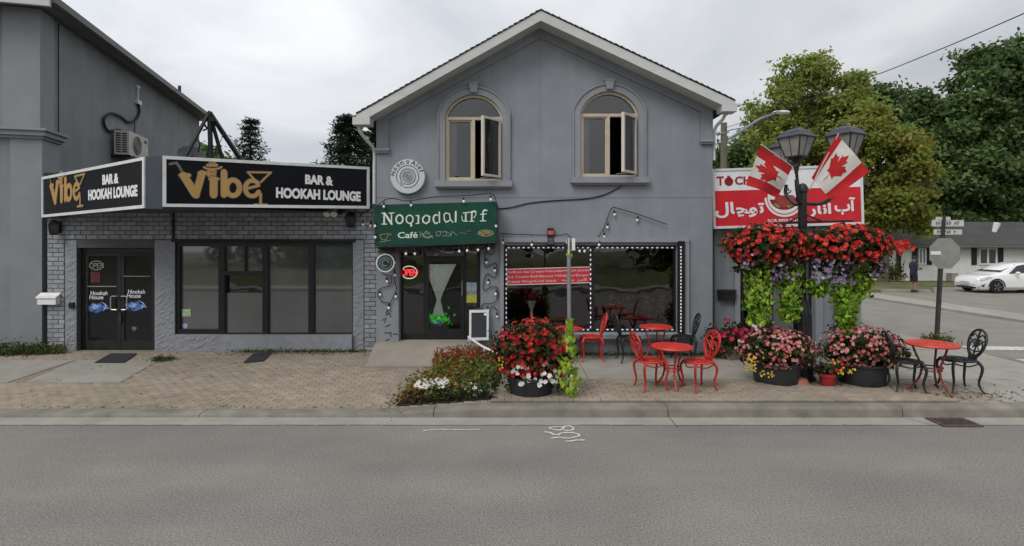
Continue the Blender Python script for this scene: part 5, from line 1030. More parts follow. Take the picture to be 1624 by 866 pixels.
WHT = mat('petunia_white', (.72, .72, .68), .6, .06, 30, transl=.2); LIL = [mat('petunia_lilac', (.26, .19, .34), .6, .25, 30, per=.25, transl=.2), mat('petunia_mauve', (.2, .11, .26), .6, .25, 30, per=.25, transl=.2), mat('petunia_pale_lilac', (.5, .42, .55), .6, .2, 30, transl=.2)]
YF_ = mat('marigold_yellow', (.6, .44, .05), .6, .2, 30, per=.15, transl=.15)
MESH = {'scarlet': [petalflower('blossom', BEG[i % 2], 5, .046, 1.05, .5, None, 2) for i in range(5)], 'crimson': [petalflower('blossom', BEG[(2, 2, 0)[i % 3]], 5, .043, 1.05, .5, None, 2) for i in range(6)], 'pink': [petalflower('blossom', PINK[i % 3], 5, .034, 1.05, .35, None, 2) for i in range(6)], 'white': [petalflower('blossom', WHT, 5, .045, 1.3, .2, mat('petunia_throat', (.4, .42, .2), .7, .2, 30)) for i in range(2)],
        'lilac': [petalflower('blossom', LIL[i % 3], 5, .038, 1.25, .3) for i in range(4)], 'yellow': [petalflower('blossom', YF_, 7, .026, .8, .25) for i in range(2)]}
def vineleaf(name, m, r=.055):
    mb = MB(); s_ = r; out_ = [(0, .0), (-.5, -.28), (-.85, .1), (-.7, .6), (0, 1.5), (.7, .6), (.85, .1), (.5, -.28)]
    v = [(x*s_, -abs(x)*s_*.25+.012*y, y*s_) for x, y in out_]+[(0, .012, .5*s_)]
    mb.add(v, [(8, i, (i+1) % 8) for i in range(8)]); o = mb.build(name, m, org=(0, 0, 0)); me = o.data; bpy.data.objects.remove(o); return me
LIME = [mat('lime_vine_leaf', (.42, .58, .06), .55, .22, 18, per=.25, transl=.35), mat('green_vine_leaf', (.25, .43, .045), .55, .25, 18, per=.25, transl=.35), mat('yellow_lime_leaf', (.52, .64, .1), .55, .2, 18, per=.2, transl=.35)]
VINE = [vineleaf('leaf', LIME[i % 3]) for i in range(3)]
DG = [leafmat('begonia_foliage_dark', (.028, .045, .014)), leafmat('begonia_foliage', (.045, .075, .018)), leafmat('begonia_foliage_brown', (.055, .04, .02))]
def face_rot(n):
    """rotation that turns +Z to face n"""
    return Vector(n).to_track_quat('Z', 'Y').to_euler()
def flowers(parent, kinds, pts, nrm, name='blossom', smin=.8, smax=1.25):
    for p, n in zip(pts, nrm):
        q = Vector(n)+Vector((random.gauss(0, .3), random.gauss(0, .3)-.25, random.gauss(0, .3))); e = face_rot(q); e.rotate_axis('Z', random.uniform(0, 6)); ms = MESH[random.choice(kinds)]
        inst(name, random.choice(ms), p, parent, e, random.uniform(smin, smax))
def spread(n, fn, dmin, tries=40):
    """n points from fn() that keep a distance from one another"""
    o = []
    for _ in range(n*tries):
        p, q = fn(); p = Vector(p)
        if all((p-a).length_squared > dmin*dmin for a, b in o): o.append((p, Vector(q)))
        if len(o) >= n: break
    return [a for a, b in o], [b for a, b in o]
def vine(parent, x, y, ztop, zbot, rx, ry, n, taper=.5, mixes=(0, 0, 1, 2)):
    for i in range(n):
        u = random.random(); z = ztop+(zbot-ztop)*u; k_ = 1-(1-taper)*u; a = random.uniform(0, 2*PI); rr = .75+.3*random.random()
        q = (x+rx*k_*rr*math.cos(a)*(1 if random.random() < .75 else .5), y+ry*k_*rr*math.sin(a), z)
        e = (R(180+random.uniform(15, 55)), random.uniform(-.5, .5), math.atan2(-math.cos(a), math.sin(a))*.0+random.uniform(-1.0, 1.0)+ (a+PI/2 if math.sin(a) > 0 else a+PI/2))
        inst('leaf', VINE[random.choice(mixes)], q, parent, e, random.uniform(.6, 1.1))
def basket(label, cx, cz_, rx, rz, vines, lil, extra=()):
    t = thing('hanging_basket', label, 'hanging basket', (cx, LY-.1, cz_-.2), 'flower baskets hung from the street lamp'); Y = LY-.1; ry = .42
    mb = MB(); mb.lathe([(.1, -.3), (.22, -.26), (.33, -.12), (.34, -.08)], (cx, Y, cz_), 16); mb.build('liner', SOIL, t); mb = MB(); mb.tube([(cx-.3, Y, cz_-.1), (cx, LY, zc), (cx+.3, Y, cz_-.1)], .008, 4); mb.build('hanger', IRON, t)
    bl = [(cx, Y, cz_, rx*.9, ry*.85, rz*.9), (cx-rx*.5, Y, cz_-.02, rx*.45, ry*.7, rz*.7), (cx+rx*.5, Y, cz_+.02, rx*.45, ry*.7, rz*.7), (cx, Y-.05, cz_-rz*.95, rx*.75, ry*.8, rz*.45)]
    p, n, c = clumps(bl, 230, 16, .07, .2, .6); leaves('foliage', p, n, .045, DG, t)
    def fn():
        a = random.uniform(-PI, PI); b = random.uniform(-.9, 1.5); d = Vector((math.cos(b)*math.cos(a), math.cos(b)*math.sin(a), math.sin(b))); 
        if d.y > .35: d.y *= -1
        k_ = random.uniform(.86, 1.1); return (cx+d.x*rx*k_, Y+d.y*ry*k_, cz_+d.z*rz*k_), d
    a, b = spread(165, fn, .045); flowers(t, ['scarlet'], a, b, smin=.7, smax=1.15)
    for x, z, w_ in extra: 
        a, b = spread(12, lambda: ((x+random.gauss(0, w_), Y-.1+random.gauss(0, .1), z+random.gauss(0, w_*.8)), (0, -1, .3)), .06); flowers(t, ['scarlet'], a, b)
    for x, z0, z1, rx_, n, tp, mx_ in vines:
        vine(t, x, Y-.1, z0, z1, rx_, .16, n, tp, mx_)
        mb = MB(); [mb.tube([(x+random.uniform(-.6, .6)*rx_, Y-.1+random.uniform(-.1, .1), z0), (x+random.uniform(-.4, .4)*rx_*tp, Y-.1, z1+.05)], .006, 4) for _ in range(6)]; mb.build('stem', LIME[1], t)
        pp = [(x+rx_*.7*(1-(1-tp)*u)*RNG.normal()*.6, Y-.06+.08*RNG.normal(), z0+(z1-z0)*u) for u in RNG.random(520)]; leaves('vine_foliage', pp, RNG.normal(size=(520, 3))+np.array([0, -.6, .4]), .05, [LIME[1], leafmat('vine_shade_leaf', (.06, .14, .015))], t)
    for x, z, w_, h_, n in lil:
        a, b = spread(int(n*1.8), lambda: ((x+random.uniform(-w_, w_), Y-.22+random.uniform(-.1, .08), z+random.uniform(-h_, h_)), (random.uniform(-.4, .4), -1, .1)), .035); flowers(t, ['lilac'], a, b, smin=.55, smax=.9)
        pp = [(x+w_*.8*RNG.normal()*.6, Y-.1+.08*RNG.normal(), z+h_*RNG.normal()*.7) for _ in range(160)]; leaves('petunia_foliage', pp, RNG.normal(size=(160, 3)), .035, DG[:2], t)
    return t
bp = lambda px, py: (P(px, py, LY-.2).x, P(px, py, LY-.2).z)
c1 = bp(1219, 390); c2 = bp(1350, 390); S9 = 8.95/F
t1 = basket('hanging basket of red begonias and two lime vines left of the lamp post', c1[0], c1[1], 68*S9, 33*S9, [(bp(1203, 0)[0], bp(0, 420)[1], bp(0, 514)[1], 27*S9, 210, .62, (0, 0, 1, 2)), (bp(1252, 0)[0], bp(0, 420)[1], bp(0, 508)[1], 24*S9, 190, .6, (0, 1, 1, 2))],
            [(bp(1238, 0)[0], bp(0, 433)[1], 20*S9, 18*S9, 26), (bp(1177, 0)[0], bp(0, 410)[1], 9*S9, 14*S9, 9)])
t2 = basket('hanging basket of red begonias and one long vine right of the lamp post', c2[0], c2[1], 62*S9, 32*S9, [(bp(1365, 0)[0], bp(0, 405)[1], bp(0, 470)[1], 24*S9, 120, .8, (0, 0, 2, 1)), (bp(1343, 0)[0], bp(0, 450)[1], bp(0, 530)[1], 31*S9, 210, .28, (1, 1, 0, 1)), (bp(1298, 0)[0], bp(0, 445)[1], bp(0, 468)[1], 20*S9, 34, .6, (1, 0))],
            [(bp(1315, 0)[0], bp(0, 430)[1], 30*S9, 20*S9, 38), (bp(1388, 0)[0], bp(0, 425)[1], 12*S9, 10*S9, 8)], [(bp(1415, 0)[0], bp(0, 392)[1], .1), (bp(1425, 0)[0], bp(0, 388)[1], .06)])
# ------------------------------------------------------------------ planters on the pavement
POT = mat('charcoal_planter', (.035, .037, .04), .6, .15, 6, .1, 60)
def planter(label, px, Y, rpot, hpot, rx, ry, rz, zc_, kinds, nfl, yel=(), dm=.04, pot=POT):
    x = (px-CX)/F*Y; z = gz(x, Y); t = thing('flower_planter', label, 'planter', (x, Y, z+.008), 'round planters of flowers on the pavement')
    mb = MB(); mb.lathe([(rpot*.86, .008), (rpot*.9, .03), (rpot*.97, hpot*.75), (rpot, hpot*.85), (rpot*1.03, hpot*.88), (rpot*1.03, hpot), (rpot*.95, hpot), (rpot*.93, hpot-.06)], (x, Y, z), 28); mb.build('pot', pot, t, smooth=30)
    MB().lathe([(rpot*.94, hpot-.07), (rpot*.94, hpot-.05)], (x, Y, z), 20).build('soil', SOIL, t)
    zz = z+zc_
    p, n, c = clumps([(x, Y, zz, rx*.92, ry*.9, rz*.9), (x-rx*.4, Y-.05, zz-.04, rx*.5, ry*.7, rz*.7), (x+rx*.4, Y-.05, zz-.03, rx*.5, ry*.7, rz*.7)], 230, 16, .06, .3, .7); leaves('foliage', p, n, .038, DG, t)
    def fn():
        a = random.uniform(-PI, PI); b = random.uniform(-.75, 1.5); d = Vector((math.cos(b)*math.cos(a), math.cos(b)*math.sin(a), math.sin(b)))
        if d.y > .4: d.y *= -1
        k_ = random.uniform(.9, 1.08); return (x+d.x*rx*k_, Y+d.y*ry*k_, zz+d.z*rz*k_), d
    a, b = spread(nfl, fn, dm); flowers(t, kinds, a, b, smin=.7, smax=1.05)
    for yx, yz, w_, h_, n in yel:
        a, b = spread(int(n*1.5), lambda: ((yx+random.uniform(-w_, w_), Y-ry*random.uniform(.8, 1.02), yz+random.uniform(-h_, h_)), (0, -1, .3)), .03); flowers(t, ['yellow'], a, b, smin=.5, smax=.8)
    return t, x, z, zz
q9 = lambda px, py, Y: (P(px, py, Y).x, P(px, py, Y).z)
planter('round dark planter of pink flowers with yellow edge left of the lamp post base', 1231, 8.95, .38, .36, .62, .5, .33, .56, ['pink'], 235, [(*q9(1185, 572, 8.6), .08, .14, 24), (*q9(1215, 592, 8.5), .12, .05, 9), (*q9(1235, 560, 8.45), .25, .12, 6)])
planter('round dark planter of pink flowers with trailing stems right of the lamp post base', 1366, 8.95, .38, .36, .66, .5, .35, .58, ['pink'], 245, [(*q9(1340, 588, 8.5), .15, .06, 9), (*q9(1322, 572, 8.5), .06, .04, 4)])
tp, x, z, zz = planter('large dark planter of red begonias and white petunias at the kerb', 842, 8.33, .36, .3, .56, .42, .46, .68, ['crimson', 'scarlet', 'crimson'], 150, [(*q9(795, 575, 8.0), .04, .1, 6)], .055)
a, b = spread(22, lambda: ((x+random.uniform(-.32, .4), 8.33-.36+random.uniform(-.06, .03), z+.36+random.uniform(-.14, .18)), (0, -1, .25)), .06); flowers(tp, ['white'], a, b, smin=.6, smax=.9)
a, b = spread(10, lambda: ((x+.45+random.uniform(-.14, .12), 8.33-.3+random.uniform(-.06, .05), z+.36+random.uniform(-.12, .1)), (0, -1, .25)), .06); flowers(tp, ['white'], a, b, smin=.6, smax=.9)
a, b = spread(70, lambda: ((x+random.uniform(-.53, .53), 8.33-.36+random.uniform(-.06, .1), z+.58+random.uniform(-.24, .4)), (0, -1, .2)), .06); flowers(tp, ['crimson', 'scarlet', 'crimson'], a, b, smin=.7, smax=1.1)
p, n, c = clumps([(x-.3, 8.2, z+.6, .3, .3, .44), (x+.3, 8.2, z+.6, .3, .3, .46), (x, 8.2, z+.95, .4, .3, .18)], 210, 16, .06, .3, .8); leaves('foliage', p, n, .04, DG, tp)
# geranium bush in a pot by the extension wall
gx_, gY = (1157-CX)/F*10.75, 10.75; t = thing('geranium_pot', 'rose red geranium bush in a tan tub against the extension wall', 'potted plant', (gx_, gY, gz(gx_, gY)+.01)); zz = gz(gx_, gY)
MB().lathe([(.24, .01), (.28, .2), (.3, .22), (.27, .22)], (gx_, gY, zz), 18).build('tub', mat('tan_tub', (.2, .16, .12), .8, .2, 9), t)
p, n, c = clumps([(gx_, gY, zz+.42, .42, .3, .24), (gx_-.3, gY-.05, zz+.3, .2, .2, .22), (gx_+.1, gY, zz+.22, .45, .3, .15)], 130, 16, .06, .3, .7); leaves('foliage', p, n, .045, [leafmat('geranium_leaf', (.035, .07, .02)), leafmat('geranium_leaf_dark', (.022, .045, .014))], t)
MESH['rose'] = [petalflower('blossom', mat('geranium_rose', (.5, .03, .09), .6, .2, 30, per=.25, transl=.2), 6, .05, 1.1, .4) for i in range(2)]
a, b = spread(34, lambda: ((gx_+random.gauss(.05, .26), gY-.25+random.uniform(-.1, .15), zz+.5+random.gauss(0, .12)), (0, -1, .5)), .065); flowers(t, ['rose'], a, b)
def small_pot(label, px, Y, r, h, m, plant=True, nm='flower_pot'):
    x = (px-CX)/F*Y; z = gz(x, Y)+.011; t = thing(nm, label, 'flower pot', (x, Y, z)); mb = MB(); mb.lathe([(r*.72, 0), (r*.95, h*.75), (r*1.05, h*.77), (r*1.05, h), (r*.92, h), (r*.9, h*.8)], (x, Y, z), 18); mb.build('pot', m, t, smooth=30)
    if plant:
        p, n, c = clumps([(x-.03, Y, z+h+.06, .2, .16, .1), (x+.16, Y, z+h+.06, .14, .12, .07)], 40, 12, .04, .3, .8); leaves('foliage', p, n, .035, [leafmat('small_plant_leaf', (.05, .08, .025)), leafmat('small_plant_brown', (.08, .06, .03))], t)
        a, b = spread(6, lambda: ((x+random.gauss(.1, .1), Y-.12, z+h+.1+random.gauss(0, .04)), (0, -1, .4)), .04); flowers(t, ['scarlet'], a, b, smin=.5, smax=.7)
small_pot('small glossy red flower pot between the two pink planters', 1312, 8.75, .13, .2, mat('red_glazed_pot', (.35, .025, .03), .4, .2, 9))
TER = mat('terracotta', (.33, .13, .08), .8, .15, 12)
x = (1268-CX)/F*8.8; z = gz(x, 8.8)+.011; mb = MB(); mb.lathe([(.14, 0), (.15, .02), (.11, .1), (.05, .115)], (x, 8.8, z), 18); tag(mb.build('upturned_saucer', TER, smooth=40), 'upturned terracotta dish on the pavement beside the left pink planter', 'terracotta dish')
# sign pole with climbing lime vine
px_, pY = (903-CX)/F*8.1, 8.1; pz0 = gz(px_, pY); t = thing('sign_pole', 'grey steel sign pole seen edge on with a lime vine climbing it', 'sign pole', (px_, pY, pz0)); H_ = P(900, 376, pY).z
mb = MB(); mb.tube([(px_+.005, pY, pz0), (px_-.01, pY, H_)], .03, 8); mb.build('pole', STEEL, t, smooth=True); MB().box(px_-.022, px_-.006, pY-.05, pY+.3, H_-.26, H_-.02).build('sign_plate', WHITEM, t)
MB().box(px_+.035, px_+.08, pY-.06, pY+.06, H_-.2, H_-.02).build('clamp_box', WHITEP, t); MB().box(px_-.08, px_-.035, pY-.03, pY+.03, H_-.24, H_-.1).build('clamp', BLACK, t)
t = thing('climbing_vine', 'lime green sweet potato vine climbing the grey sign pole by the planter', 'vine', (px_, pY, pz0))
z1 = P(0, 508, pY).z; mb = MB(); mb.tube([(px_+.045*math.cos(u*1.1), pY+.045*math.sin(u*1.1), pz0+.02+(z1-pz0)*u/24) for u in range(25)], .008, 5); mb.build('stem', LIME[1], t)
for i in range(300):
    u = random.random()**.85; zq = pz0+.02+(z1-pz0)*u; w_ = .12+.13*math.sin(min(1, u*1.25)*PI) if u < .8 else .06; a = random.uniform(0, 2*PI); side = -.06 if .3 < u < .72 else 0
    inst('leaf', VINE[random.choice((0, 0, 1, 2))], (px_+side+w_*math.cos(a)*random.random()**.5, pY-.02+w_*.8*math.sin(a), zq), t, (R(180+random.uniform(10, 60)), random.uniform(-.5, .5), a+PI/2), random.uniform(.6, 1.15))
inst('leaf', VINE[2], (px_-.02, pY-.03, P(0, 397, pY).z), t, (R(200), .2, 0), 1.1); inst('leaf', VINE[0], (px_+.01, pY-.03, P(0, 404, pY).z), t, (R(210), -.3, 0), .8)
# overgrown flower bed beside the ramp
bed = [(-1.5, 10.3), (-1.38, 9.3), (-1.66, 8.5), (-1.72, 7.92), (-.95, 7.92), (-.3, 8.0), (-.18, 9.2), (-.28, 10.6), (-.9, 10.75)]
t = thing('flower_bed', 'overgrown flower bed of red, green and white plants beside the concrete ramp', 'flower bed', (-.9, 9.2, .12))
def inbed(x, y, d=0):
    c = False; n = len(bed)
    for i in range(n):
        (a, b), (e, f_) = bed[i], bed[(i+1) % n]
        if (b > y) != (f_ > y) and x < (e-a)*(y-b)/(f_-b)+a: c = not c
    return c
mb = MB(); ctr = Vector((-.85, 9.2, gz(-.85, 9.2)+.14)); rim = [Vector((x, y, gz(x, y)+.017)) for x, y in bed]; mid = [Vector(((x-.85)/2, (y+9.2)/2, gz(x, y)+.1)) for x, y in bed]; nb = len(bed)
mb.add(rim+mid+[ctr], [(i, (i+1) % nb, nb+(i+1) % nb, nb+i) for i in range(nb)]+[(nb+i, nb+(i+1) % nb, 2*nb) for i in range(nb)]); mb.build('soil', SOIL, t, smooth=True)
BL = [leafmat('bed_leaf_red', (.22, .05, .03)), leafmat('bed_leaf_rust', (.2, .085, .025)), leafmat('bed_leaf_olive', (.14, .14, .03)), leafmat('bed_leaf_lime', (.2, .24, .04)), leafmat('bed_leaf_green', (.035, .11, .03)), leafmat('bed_leaf_dark', (.03, .04, .015))]
pp, mm = [], []
while len(pp) < 5200:
    x, y = random.uniform(-1.75, -.1), random.uniform(7.93, 10.75)
    if not inbed(x, y): continue
    v = (y-7.9)/2.8; e = (x+1.7)/1.6
    wts = [max(.02, v-.55)*5, .5 if (v > .6 or e < .25) else .12, max(.05, .6-abs(v-.5)), max(.05, .5-abs(v-.4))*.9, max(.05, e-.4)*(1.3 if v < .6 else .3), .9 if v < .22 else .12]
    k_ = random.choices(range(6), wts)[0]; pp.append((x, y, gz(x, y)+.06+.2*random.random()**1.5*(1.2 if k_ != 5 else .4))); mm.append(k_)
leaves('foliage', pp, RNG.normal(size=(len(pp), 3))*.7+np.array([0, -.3, .7]), .04, BL, t, .4, mm)
a, b = spread(22, lambda: ((random.uniform(-1.5, -1.0), random.uniform(8.1, 8.7), .3+random.uniform(-.03, .05)), (0, -.6, .8)), .055); flowers(t, ['white'], a, b, smin=.7, smax=1.1)
a, b = spread(9, lambda: ((random.uniform(-.75, -.3), random.uniform(8.05, 8.5), .24+random.uniform(-.05, .05)), (0, -.6, .8)), .07); flowers(t, ['white'], a, b, smin=.6, smax=1)
a, b = spread(30, lambda: ((random.uniform(-1.35, -.4), random.uniform(9.8, 10.6), .36+random.uniform(-.05, .06)), (0, -.6, .8)), .07); flowers(t, ['scarlet'], a, b, smin=.4, smax=.7)
# concrete ramp up to the entrance and its white side rail
mb = MB(); rp = [(-2.82, 9.25), (-1.42, 9.25), (-1.36, 10.3), (-1.0, 10.55), (-.66, 10.6), (-.66, YM-.001), (-2.36, YM-.001), (-2.82, 10.93)]
def rz(x, y): u = smooth(10.0, 10.9, y); return gz(x, y)+.012+(.462-.2)*u
vs = [(x, y, rz(x, y)) for x, y in rp]; vb = [(x, y, .0) for x, y in rp]; k_ = len(rp)
nx = 8; ny = 12
grid = []
for j in range(ny+1):
    y = 10.0+(YM-.001-10.0)*j/ny; xa = -2.76; xb = -1.42+.06*min(1, (y-9.25)/1.05) if y < 10.3 else (-1.36+(y-10.3)/.3*.7 if y < 10.6 else -.66)
    grid.append([(xa+(xb-xa)*i/nx, y, rz(0, y)) for i in range(nx+1)])
for j in range(ny):
    for i in range(nx): mb.poly([grid[j][i], grid[j][i+1], grid[j+1][i+1], grid[j+1][i]])
for j in range(ny):
    for i_ in (0, nx): a, b = grid[j][i_], grid[j+1][i_]; mb.poly([a, b, (b[0], b[1], 0), (a[0], a[1], 0)])
for i in range(nx): a, b = grid[0][i], grid[0][i+1]; mb.poly([a, b, (b[0], b[1], 0), (a[0], a[1], 0)])
rmp = mb.build('entrance_ramp', TANC, smooth=50); struct(rmp)
mb = MB(); mb.tube(spline([P(743, 534, 10.7), P(752, 541, 10.45), P(768, 551, 10.1), P(790, 561, 9.9)], 6), .022, 7); r0 = P(768, 551, 10.1); mb.tube([r0, (r0.x, r0.y, gz(r0.x, r0.y)+.05)], .016, 6); r1 = P(790, 561, 9.9); mb.tube([r1, (r1.x, r1.y, gz(r1.x, r1.y))], .016, 6); mb.tube([P(743, 534, 10.7), P(743, 541, 10.7)], .016, 6); tag(mb.build('side_rail', WHITEM, smooth=True), 'low curved white pipe rail along the edge of the entrance ramp', 'rail')
# chalkboard by the door
a, b = P(744, 540, 10.8), P(775, 492, 10.8); t = thing('sandwich_board', 'white framed dark chalkboard leaning by the entrance pillar', 'chalkboard', ((a.x+b.x)/2, 10.8, a.z)); fb = Fr((a.x, 10.8, a.z), (1, 0.12, 0), (0, .07, 1)); Wb, Hb = b.x-a.x, b.z-a.z; e = .042
MB().plate([(0, 0), (Wb, 0), (Wb, Hb), (0, Hb)], [[(e, e*1.3), (Wb-e, e*1.3), (Wb-e, Hb-e*1.3), (e, Hb-e*1.3)]], fb.pt, -.03, .012, True).build('board_frame', WHITEP, t)
MB().plate([(e, e*1.3), (Wb-e, e*1.3), (Wb-e, Hb-e*1.3), (e, Hb-e*1.3)], [], fb.pt, -.02, .0).build('chalk_panel', mat('slate_grey_board', (.04, .043, .05), .7, .2, 4), t); MB().fbox(fb, .1, Wb-.1, Hb+.001, Hb+.035, -.03, .0).build('clip', mat('dark_green_clip', (.03, .06, .05), .5), t)
mb = MB(); mb.lathe([(.03, 0), (.03, .004)], fb.pt(Wb-.07, Hb-.09, .013), 14, (fb.U, fb.V, fb.N)); mb.build('round_sticker', SIGNW, t)
# mats, weeds, litter
RUB = mat('black_rubber_mat', (.03, .031, .034), .85, .15, 30, .5, 120)
def ground_mat(label, pts):
    q = [Vector((x, y, gz(x, y)+.016)) for x, y in pts]; mb = MB(); mb.add(q+[p+Vector((0, 0, .012)) for p in q], [(3, 2, 1, 0), (4, 5, 6, 7), (0, 1, 5, 4), (1, 2, 6, 5), (2, 3, 7, 6), (3, 0, 4, 7)]); tag(mb.build('door_mat', RUB), label, 'door mat')
def G(px, py, h=.19): Y = (CH-h)*F/(py-HY); return ((px-CX)/F*Y, Y)
ground_mat('flat dark grey mat on the pavement before the black double doors', [G(150, 575), G(197, 575), G(217, 563), G(176, 563)]); ground_mat('crooked black mat on the pavement below the lounge window', [G(386, 575), G(418, 573), G(432, 561), G(402, 563)])
WD = [leafmat('weed_green', (.06, .1, .02)), leafmat('weed_dark', (.035, .06, .015)), leafmat('weed_straw', (.16, .14, .05))]
def weeds(name, label, blobs, n, size=.05, cat='weeds', asp=.25, h=1):
    P_, N_ = [], []
    for (x, y, rx, ry, hh), k_ in zip(blobs, [n]*len(blobs)):
        u = RNG.normal(size=(k_, 2))*.5; z = np.abs(RNG.normal(size=k_))*hh*.5
        for (a_, b_), c_ in zip(u, z): P_.append((x+a_*rx, y+b_*ry, gz(x+a_*rx, y+b_*ry)+.02+c_)); N_.append((RNG.normal(), RNG.normal()-.3, .35*RNG.normal()))
    o = leaves(name, P_, N_, size, WD, kind='stuff', aspect=asp); tag(o, label, cat)
weeds('weed_patch', 'strip of green weeds at the foot of the tall grey building', [(-10.6, 10.95, .5, .2, .2), (-10.0, 11.05, .5, .2, .22), (-9.6, 11.1, .4, .15, .15), (-10.9, 10.8, .4, .15, .12)], 420)
weeds('weed_patch', 'thin line of weeds along the foot of the cafe wall', [(1.0+.35*i, 10.9, .25, .06, .06) for i in range(9)], 90, .03)
weeds('weed_patch', 'dry weeds at the foot of the lounge window sill', [(-5.6+.3*i, 11.2, .3, .08, .06) for i in range(9)], 80, .03)
weeds('weed_patch', 'small dark weed clump on the pavers right of the black doors', [(*G(257, 571), .22, .14, .05)], 260, .035)
weeds('weed_patch', 'grass tuft growing round the base of the stop sign pole', [(9.75, 12.3, .35, .25, .16)], 260, .06)
pp = [(RNG.normal()*1.3+5.6, 8.25+abs(RNG.normal())*.4, 0) for _ in range(420)]+[(RNG.normal()*.3+4.1, 8.6+RNG.normal()*.1, 0) for _ in range(60)]+[(RNG.normal()*.6+6.9, 8.2+RNG.normal()*.12, 0) for _ in range(160)]+[(RNG.uniform(-.1, 7), 7.98+abs(RNG.normal())*.1, 0) for _ in range(160)]+[(RNG.uniform(-9, -3), RNG.uniform(8, 11), 0) for _ in range(60)]+[(-1.75+RNG.normal()*.12, 8.3+RNG.normal()*.35, 0) for _ in range(140)]+[(-4.5+RNG.normal()*1.2, 11.05+RNG.normal()*.08, 0) for _ in range(220)]+[(RNG.uniform(-10, 7), 7.9+abs(RNG.normal())*.03, 0) for _ in range(160)]
pp = [(x, y, gz(x, y)+.016+.01*random.random()) for x, y, z in pp]
o = leaves('leaf_litter', pp, RNG.normal(size=(len(pp), 3))*.25+np.array([0, 0, 1]), .022, [mat('dry_leaf_brown', (.09, .06, .03), .9, .3, 20), mat('dry_leaf_olive', (.1, .1, .03), .9, .3, 20), mat('dry_leaf_dark', (.04, .03, .02), .9, .3, 20)], kind='stuff'); tag(o, 'scattered dry leaves and moss on the brick pavement', 'leaf litter')

# ------------------------------------------------------------------ bistro tables and chairs
def make_chair(m, m2, name='bistro_chair'):
    """cast metal chair facing +X: round seat, four curved legs, oval lattice back"""
    t = thing(name, 'chair', 'chair', (0, 0, 0))
    mb = MB(); mb.lathe([(.19, .425), (.21, .43), (.215, .445), (.2, .455), (.185, .45), (.17, .446), (.02, .443)], (0, 0, 0), 20); mb.build('seat', m2, t, smooth=30)
    mb = MB()
    for i in range(8): a = PI/4*i; mb.tube([(.05*math.cos(a), .05*math.sin(a), .452), (.17*math.cos(a), .17*math.sin(a), .455)], .006, 4)
    mb.tube([(.1*math.cos(a), .1*math.sin(a), .453) for a in [2*PI*i/16 for i in range(16)]], .006, 4, closed=True); mb.build('seat_rib', m2, t)
    for sx, sy in ((1, 1), (1, -1), (-1, 1), (-1, -1)):
        mb = MB(); f_ = lambda r, z: (sx*r*.76, sy*r*.72, z); mb.tube(spline([f_(.2, .435), f_(.245, .36), f_(.235, .26), f_(.21, .15), f_(.23, .06), f_(.275, .0)], 4), [.022-.0005*i for i in range(20)]+[.014], 6); mb.build('leg', m, t, smooth=True)
    mb = MB(); mb.tube(spline([(.15, .14, .4), (.0, .17, .37), (-.15, .14, .4)], 4), .01, 5); mb.tube(spline([(.15, -.14, .4), (.0, -.17, .37), (-.15, -.14, .4)], 4), .01, 5); mb.tube(spline([(.15, .14, .4), (.18, 0, .36), (.15, -.14, .4)], 4), .01, 5); mb.build('apron', m, t)
    bk = lambda u, v: (-.17-.12*(v-.45)/.45, u, v)
    mb = MB(); mb.tube([bk(.165*math.sin(a)*(1+.18*math.cos(a)), .67-.2*math.cos(a+PI)*1.0) for a in [2*PI*i/26 for i in range(26)]], .017, 6, closed=True); mb.build('back_frame', m, t, smooth=True)
    mb = MB(); mb.tube([bk(.06, .44), bk(.075, .5)], .015, 5); mb.tube([bk(-.06, .44), bk(-.075, .5)], .015, 5); mb.tube([bk(0, .46), bk(0, .87)], .012, 5)
    for sy in (1, -1):
        mb.tube(spline([bk(0, .49), bk(sy*.1, .56), bk(sy*.12, .66), bk(sy*.05, .73), bk(sy*.02, .66), bk(sy*.06, .6)], 4), .010, 5); mb.tube(spline([bk(0, .74), bk(sy*.07, .8), bk(sy*.13, .76)], 4), .010, 5); mb.tube([bk(0, .62), bk(sy*.15, .74)], .009, 5); mb.tube([bk(0, .55), bk(sy*.15, .6)], .009, 5)
    mb.tube([bk(.045*math.sin(a), .69-.045*math.cos(a)) for a in [2*PI*i/12 for i in range(12)]], .009, 5, closed=True); mb.build('back_lattice', m, t)
    return t
def make_table(m, m2, name='bistro_table'):
    t = thing(name, 'table', 'table', (0, 0, 0)); mb = MB(); mb.lathe([(.05, .672), (.3, .675), (.325, .668), (.335, .685), (.325, .7), (.3, .696), (.02, .696)], (0, 0, 0), 32); mb.build('tabletop', m2, t, smooth=30)
    mb = MB()
    for r_ in (.09, .17, .25): mb.tube([(r_*math.cos(a), r_*math.sin(a), .697) for a in [2*PI*i/24 for i in range(24)]], .006, 4, closed=True)
    mb.build('top_relief', m2, t)
    for i in range(3):
        a = 2*PI*i/3+.5; f_ = lambda r, z: (r*math.cos(a), r*math.sin(a), z); mb = MB(); mb.tube(spline([f_(.24, .672), f_(.2, .55), f_(.13, .36), f_(.15, .2), f_(.24, .06), f_(.31, 0)], 4), .016, 6); mb.build('leg', m, t, smooth=True)
    mb = MB(); mb.tube([(.13*math.cos(a), .13*math.sin(a), .35) for a in [2*PI*i/20 for i in range(20)]], .011, 5, closed=True); mb.tube([(.12*math.cos(a), .12*math.sin(a), .31) for a in [2*PI*i/20 for i in range(20)]], .009, 5, closed=True); mb.build('leg_ring', m, t)
    return t
CHG, TBG = 'bistro chairs on the pavement', 'bistro tables on the pavement'
rc = make_chair(REDP, REDT); bc = None; rt = make_table(REDP, REDT)
used = {'r': False, 'b': False, 't': False}
